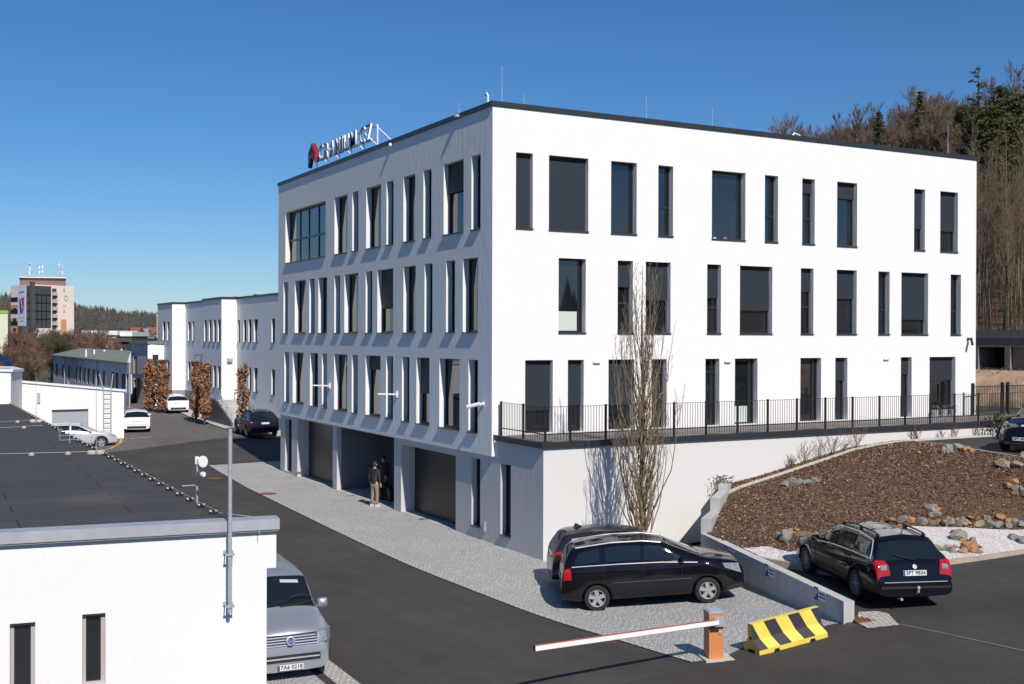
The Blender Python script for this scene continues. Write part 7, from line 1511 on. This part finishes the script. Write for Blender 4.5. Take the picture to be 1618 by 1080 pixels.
# ------------------------------------------------------------------ bare upright poplar by the terrace wall
tx, ty = 2.2, -5.25; tz = H(tx, ty); top = ony(1013, 418, ty)[2]; pop = thing('poplar_tree', 'tall slim leafless tree with many upright branches before the white terrace wall', 'tree', (tx, ty, tz)); HT = top-tz; rp = random.Random(21)
a = MB(); b = MB(); a.tube([(tx, ty, tz-.2), (tx+.02, ty, tz+.9), (tx-.03, ty+.03, tz+2.6), (tx+.03, ty, tz+4.6), (tx-.04, ty, tz+6.8), (tx-.02, ty, tz+HT)], [.085, .07, .06, .045, .028, .007], 9)
def rise(p, az, out, L, r, lvl):
    n = 7 if lvl == 0 else 4; pts = [np.array(p)]; q = np.array(p, float); dirr = np.array((math.cos(az), math.sin(az), 0)); side = np.array((-dirr[1], dirr[0], 0)); ph = rp.uniform(0, 6.28); rad = [r]
    for i in range(n):
        f = (i+1)/n; o = out*(1.0 if i < n*.3 else .28) if lvl == 0 else out*.5; q = q+(dirr*o*rp.uniform(.6, 1.3)+side*math.sin(ph+f*6)*.10+np.array((0, 0, 1.)))*(L/n)*np.array((1, 1, 1)); q = q+np.array((rp.gauss(0, .025), rp.gauss(0, .025), 0)); pts.append(q.copy()); rad.append(max(.0045, r*(1-.85*f)))
    b.tube(pts, rad, 5 if lvl == 0 else (4 if lvl == 1 else 3), cap=False)
    if lvl < 2:
        for _ in range(rp.randint(4, 7) if lvl == 0 else rp.randint(2, 4)):
            f = rp.uniform(.15, .95); i = min(n-1, int(f*n)); s_ = pts[i]+(pts[i+1]-pts[i])*(f*n-i); rise(s_, rp.uniform(0, 6.28), rp.uniform(.3, .75), min(L*rp.uniform(.18, .42)*(1.1-f*.5), HT+tz-s_[2]+.05), max(.006, r*.42*(1-f*.5)), lvl+1)
for i in range(88):
    z = .25+(HT*.62)*(i/88)**1.3; f = z/HT; L = min((HT-z)*rp.uniform(.86, 1.0), rp.uniform(1.5, 4.4)*(1-.2*f)); rise((tx, ty, tz+z), i*2.4+rp.uniform(-.4, .4), rp.uniform(.26, .66)*(1-.45*f), L, .026*(1-.45*f), 0)
a.build('trunk', M['bark_pale'], pop, True); b.build('branches', M['bark_pale'], pop, True)
# ------------------------------------------------------------------ small shrubs along the terrace wall
def shrub(p, h, label, seed, mat='twig_red', n=9):
    rnd = random.Random(seed); t = thing('bare_shrub', label, 'shrub', p, 'young shrubs below the terrace'); b = MB()
    for _ in range(n):
        d = np.array((rnd.gauss(0, .45), rnd.gauss(0, .3), 1.)); L = h*rnd.uniform(.6, 1.05); q = np.array(p)+d*L/np.linalg.norm(d); m_ = (np.array(p)+q)/2+np.array((rnd.gauss(0, .04), rnd.gauss(0, .04), 0)); b.tube([p, m_, q], [.010, .008, .004], 4, cap=False)
        for _k in range(4): f = rnd.uniform(.35, .95); s_ = np.array(p)+(q-np.array(p))*f; b.tube([s_, s_+np.array((rnd.gauss(0, .5), rnd.gauss(0, .3), .8))*L*.3], [.006, .003], 3, cap=False)
    b.build('twigs', M[mat], t)
for i, (px, py, h, lab) in enumerate(((1252, 729, .45, 'leftmost dense bare shrub below the terrace wall'), (1274, 722, .8, 'second bare reddish shrub from the left below the terrace wall'), (1297, 714, .75, 'third bare reddish shrub from the left below the terrace wall'), (1316, 710, .9, 'tall wide bare shrub left of the top corner of the bark bed'), (1355, 702, .95, 'tall thin bare shrub above the top corner of the bark bed'),
                                         (1449, 690, .55, 'dense dark bare shrub beside the white kerb of the upper parking'), (1489, 688.5, .35, 'small bare shrub right of the dense dark one by the upper parking'), (1510, 687, .5, 'bare shrub near the middle of the white upper kerb'), (1548, 685.5, .5, 'bare shrub just left of the round black car'), (1338, 706, .3, 'tiny bare shrub left of the tall thin one'))):
    x = ony(px, py, -3.28)[0]; shrub((x, -3.27, (HB(x, -3.3) if x < 15 else 3.02)), h, lab, i, n=14 if i in (0, 5) else 8)
def leafy(p, s, label, mat, seed, n=160):
    rnd = random.Random(seed); t = thing('evergreen_shrub', label, 'shrub', p); a = MB(); b = MB(); a.tube([p, (p[0], p[1], p[2]+s*.6)], [.02, .01], 5); a.build('stem', M['bark'], t)
    for _ in range(n):
        d = np.array((rnd.gauss(0, .5), rnd.gauss(0, .4), rnd.uniform(.2, 1.1)))*s*.7; q = np.array(p)+d; e = np.array((rnd.gauss(0, 1), rnd.gauss(0, 1), rnd.uniform(0, 1.5))); e *= s*.2/np.linalg.norm(e); w = np.cross(e, (.2, .5, .4)); w *= s*.035/(np.linalg.norm(w)+1e-9); b.add([q, q+e*.5+w, q+e, q+e*.5-w], [(0, 1, 2, 3)])
    b.build('foliage', M[mat], t)
p = ony(1142, 772, -3.5); leafy((p[0], -3.5, 1.78), .55, 'small green evergreen shrub at the top of the stepped concrete wall', 'needles_y', 3)
p = hit(1584, 662+18, UP, 3.0); p = ony(1587, 684, -3.75); leafy((p[0], -3.75, 3.0), 1.0, 'pale yellowish bush beside the round black car', 'leaf_pale' if 'leaf_pale' in M else 'needles_y', 5, 260)
mb = MB(); r8 = random.Random(8)
for _ in range(700):
    x = r8.uniform(3.6, 5.3); y = r8.uniform(-4.6, -3.1); z = H(x, y)+.02+abs(r8.gauss(0, .04)); a_ = r8.uniform(0, 6.28); mb.add([(x, y, z), (x+.06*math.cos(a_), y+.06*math.sin(a_), z+.02), (x+.05*math.cos(a_+.6), y+.05*math.sin(a_+.6), z+.05)], [(0, 1, 2)])
tag(mb.build('leaf_litter', M['chips']), 'dry brown litter in the shaded corner behind the stepped wall', 'litter', kind='stuff')
# ------------------------------------------------------------------ brown leaved hornbeam columns up the street
def hornbeam(label, px0, px1, pyt, pyb, d, dens, seed, lean=0):
    rnd = random.Random(seed); base = atd((px0+px1)/2, pyb, d); topz = CAM[2]+(533-pyt)/1810*d; w = (px1-px0)/1810*d/2; x, y, z = base; h = topz-z; t = thing('hornbeam', label, 'tree', base, 'brown leaved hornbeams up the street'); a = MB(); a.tube([(x, y, z-.2), (x+.05, y, z+h*.5), (x, y, z+h*.95)], [.09, .06, .015], 7)
    for _ in range(26):
        zz_ = rnd.uniform(.1, .85); an = rnd.uniform(0, 6.28); L = w*rnd.uniform(.6, 1.0); a.tube([(x, y, z+h*zz_), (x+math.cos(an)*L*.6, y+math.sin(an)*L*.5, z+h*zz_+L*.6), (x+math.cos(an)*L*.8, y+math.sin(an)*L*.7, z+h*zz_+L*1.3)], [.022, .014, .006], 4, cap=False)
    a.build('trunk', M['bark'], t); b = MB(); k = 0; cl = [(rnd.uniform(-1, 1), rnd.uniform(-1, 1), rnd.uniform(0, 1)) for _ in range(130 if dens > 2000 else 34)]
    while k < dens:
        c_ = rnd.choice(cl); fz = min(1, max(0.02, c_[2]+rnd.gauss(0, .05))); e = (1.0 if .12 < fz < .86 else .75)*(.78+.16*math.sin(fz*17+seed)+.10*math.sin(fz*41+seed*2)); ux = max(-1, min(1, c_[0]+rnd.gauss(0, .2))); uy = max(-1, min(1, c_[1]+rnd.gauss(0, .2)))
        if ux*ux+uy*uy > 1.05: continue
        k += 1; q = np.array((x+ux*w*e, y+uy*w*e*.9, z+.12+fz*(h-.12))); s_ = rnd.uniform(.045, .085); e1 = np.array((rnd.gauss(0, 1), rnd.gauss(0, 1), rnd.gauss(0, .8))); e1 /= np.linalg.norm(e1); e2 = np.cross(e1, (rnd.gauss(0, 1), rnd.gauss(0, 1), rnd.gauss(0, 1))); e2 /= np.linalg.norm(e2)+1e-9; b.add([q-e1*s_*1.3, q+e2*s_*.75, q+e1*s_*1.3, q-e2*s_*.75], [(0, 1, 2, 3)])
    b.build('crown', M['leaf_brown'], t)
hornbeam('left one of the two touching brown leaved hornbeam columns beside the white hatchback', 225, 249, 570, 647, 96, 8000, 1); hornbeam('right one of the two touching brown leaved hornbeam columns beside the white hatchback', 244, 269, 571, 649, 94, 8000, 2)
hornbeam('dense brown leaved hornbeam column right of the white hatchback', 300, 319, 573, 662, 84, 6500, 3); hornbeam('dense brown leaved hornbeam column left of the entrance stairs', 313, 334, 576, 664, 82, 8000, 4); hornbeam('thin sparse brown leaved hornbeam in front of the entrance stairs', 371, 395, 576, 680, 74, 1700, 5)
# ------------------------------------------------------------------ thicket behind the white garage
sp = [bare_tree_protos(2, 300, 7.5, (M['twig'], M[m_]), maxl=3, spread=.7, nkid=(10, 14), start=.08, rmin=.013) for m_ in ('twig_red', 'twig', 'twig_green')]
r9 = random.Random(9); names = ('reddish bare bush in the thicket beyond the white garage', 'brown bare bush in the thicket beyond the white garage', 'olive green bare bush in the thicket beyond the white garage')
for i in range(34):
    px = 14+ (i*41 % 125) + r9.uniform(-4, 4); d = r9.uniform(122, 158) if px < 58 else r9.uniform(168, 205); k = 0 if px < 48 and r9.random() < .8 else (2 if 55 < px < 108 and r9.random() < .6 else r9.choice((0, 1, 1))); p = atd(px, 625, d); ztop = CAM[2]+(533-r9.uniform(508, 545))/1810*d; s_ = (ztop-0)/7.2
    put_tree(sp[k][i % 2], 'bare_bush', names[k], 'bushes in the far thicket', (p[0], p[1], 0), r9.uniform(0, 6.28), s_, 'bush')
for i, (px, d, yt) in enumerate(((143, 200, 512), (152, 205, 508), (122, 190, 520), (172, 175, 530), (98, 165, 520), (160, 170, 528), (186, 165, 538))):
    p = atd(px, 600, d); put_tree(sp[(1, 1, 2, 0, 2, 0, 1)[i]][i % 2], 'bare_bush', ('tall brown bush before the beige hall', 'tallest brown bush rising over the beige hall roof', 'olive bush at the foot of the tower block', 'reddish bush behind the green workshop roof', 'olive bush before the orange panel of the tower', 'reddish bush left of the dark shed', 'brown bush in front of the dark shed')[i], None, (p[0], p[1], 0), r9.uniform(0, 6), (CAM[2]+(533-yt)/1810*d)/7.2, 'bush')
# ------------------------------------------------------------------ far wooded ridge
def ridge_top(px): return float(np.interp(px, [-120, 0, 20, 60, 112, 130, 160, 200, 250, 330, 440], [462, 470, 468, 474, 481, 487, 491, 496, 499, 505, 512]))
hm_ = MB(); NX = 60
for i in range(NX+1):
    px = -160+620*i/NX; t_ = CAM[2]+(533-ridge_top(px))/1810*760-11
    for d, z in ((560, -2), (660, t_*.45), (760, t_), (900, t_*.8), (1200, -2)): p = atd(px, 533, d); hm_.v.append((p[0], p[1], z))
for i in range(NX):
    for j in range(4): a_ = i*5+j; hm_.f.append((a_, a_+5, a_+6, a_+1)); hm_.m.append(0)
structure(hm_.build('far_hill', M['forest_floor'], None, True))
fm = MB(); r6 = random.Random(6)
for _ in range(2600):
    px = r6.uniform(-60, 262); d = r6.uniform(570, 800); p = atd(px, 533, d); t_ = CAM[2]+(533-ridge_top(px))/1810*760-11; z = float(np.interp(d, [560, 660, 760, 900], [-2, t_*.45, t_, t_*.8])); h = r6.uniform(9, 14.5)
    if r6.random() < .34:
        m_ = 0; k = 5; w = r6.uniform(1.3, 2.6); o = len(fm.v)
        for lay in range(3):
            zb_ = z+h*(.25+.25*lay); zt_ = z+h*(.55+.225*lay); ww = w*(1-.26*lay); o = len(fm.v); fm.v += [(p[0]+ww*math.cos(6.28*q/k+lay), p[1]+ww*math.sin(6.28*q/k+lay), zb_+r6.uniform(-.4, .4)) for q in range(k)]+[(p[0], p[1], zt_)]; fm.f += [(o+q, o+(q+1) % k, o+k) for q in range(k)]; fm.m += [0]*k
        fm.tube([(p[0], p[1], z), (p[0], p[1], z+h*.4)], [.25, .2], 3, 1, False)
    else:
        fm.tube([(p[0], p[1], z), (p[0]+r6.gauss(0, .3), p[1], z+h*.95)], [.22, .06], 3, 2, False)
        for _k in range(20):
            zz_ = z+h*r6.uniform(.25, .8); fm.tube([(p[0], p[1], zz_), (p[0]+r6.gauss(0, 1.5), p[1]+r6.gauss(0, 1.5), zz_+h*r6.uniform(.1, .25))], [.13, .05], 3, 1 if _k % 2 else 2, False)
for _ in range(620):                                               # unseen trees added behind the camera to give dark window reflections
    an = r6.uniform(-2.75, -.35); dd_ = r6.uniform(150, 230); px_, py_ = CAM[0]+math.cos(an)*dd_, CAM[1]+math.sin(an)*dd_; h = r6.uniform(11, 21); w_ = r6.uniform(3, 6)
    for lay in range(3): o = len(fm.v); zb_ = h*(.05+.28*lay); ww = w_*(1-.26*lay); fm.v += [(px_+ww*math.cos(1.05*q+lay)*r6.uniform(.8, 1.2), py_+ww*math.sin(1.05*q+lay), zb_+r6.uniform(-.6, .6)) for q in range(6)]+[(px_, py_, h*(.5+.25*lay))]; fm.f += [(o+q, o+(q+1) % 6, o+6) for q in range(6)]; fm.m += [_ % 3]*6
tag(fm.build('far_forest', [plain('far_conifer_green', (.055, .062, .048), .9), plain('far_branch_brown', (.125, .092, .078), .9), plain('far_branch_grey', (.15, .128, .115), .9)]), 'far mixed forest of bare and evergreen trees covering the distant ridge, plus unseen trees added behind the camera', 'forest', kind='stuff')
# ------------------------------------------------------------------ daylight
SUN = np.array((.118, 1.12, -1.0)); sd_ = SUN/np.linalg.norm(SUN)
sl_ = bpy.data.lights.new('sun', 'SUN'); so = bpy.data.objects.new('sun', sl_); COL.objects.link(so); so.rotation_mode = 'QUATERNION'; so.rotation_quaternion = Vector(sd_).to_track_quat('-Z', 'Y'); so.location = (-5, -60, 60)
sl_.energy = 4.8; sl_.angle = R(.53); sl_.color = (1.0, .935, .855)
w = bpy.data.worlds.new('World'); sc.world = w; w.use_nodes = True; nt = w.node_tree; bgd = nt.nodes['Background']; sk = nt.nodes.new('ShaderNodeTexSky'); sk.sky_type = 'NISHITA'; sk.sun_disc = False
sk.sun_elevation = math.asin(-sd_[2]); sk.sun_rotation = math.atan2(-sd_[0], -sd_[1]); sk.altitude = 350; sk.air_density = 1.0; sk.dust_density = .2; sk.ozone_density = 10
hs = nt.nodes.new('ShaderNodeHueSaturation'); hs.inputs['Saturation'].default_value = 1.1; nt.links.new(sk.outputs[0], hs.inputs['Color']); nt.links.new(hs.outputs[0], bgd.inputs['Color']); bgd.inputs['Strength'].default_value = .093
sc.view_settings.view_transform = 'Standard'; sc.view_settings.look = 'None'; sc.view_settings.exposure = 0.0; sc.view_settings.gamma = 1.0
sc.render.engine = 'CYCLES'; sc.cycles.max_bounces = 6; sc.cycles.use_denoising = True; sc.cycles.caustics_reflective = False; sc.cycles.caustics_refractive = False; sc.render.film_transparent = False
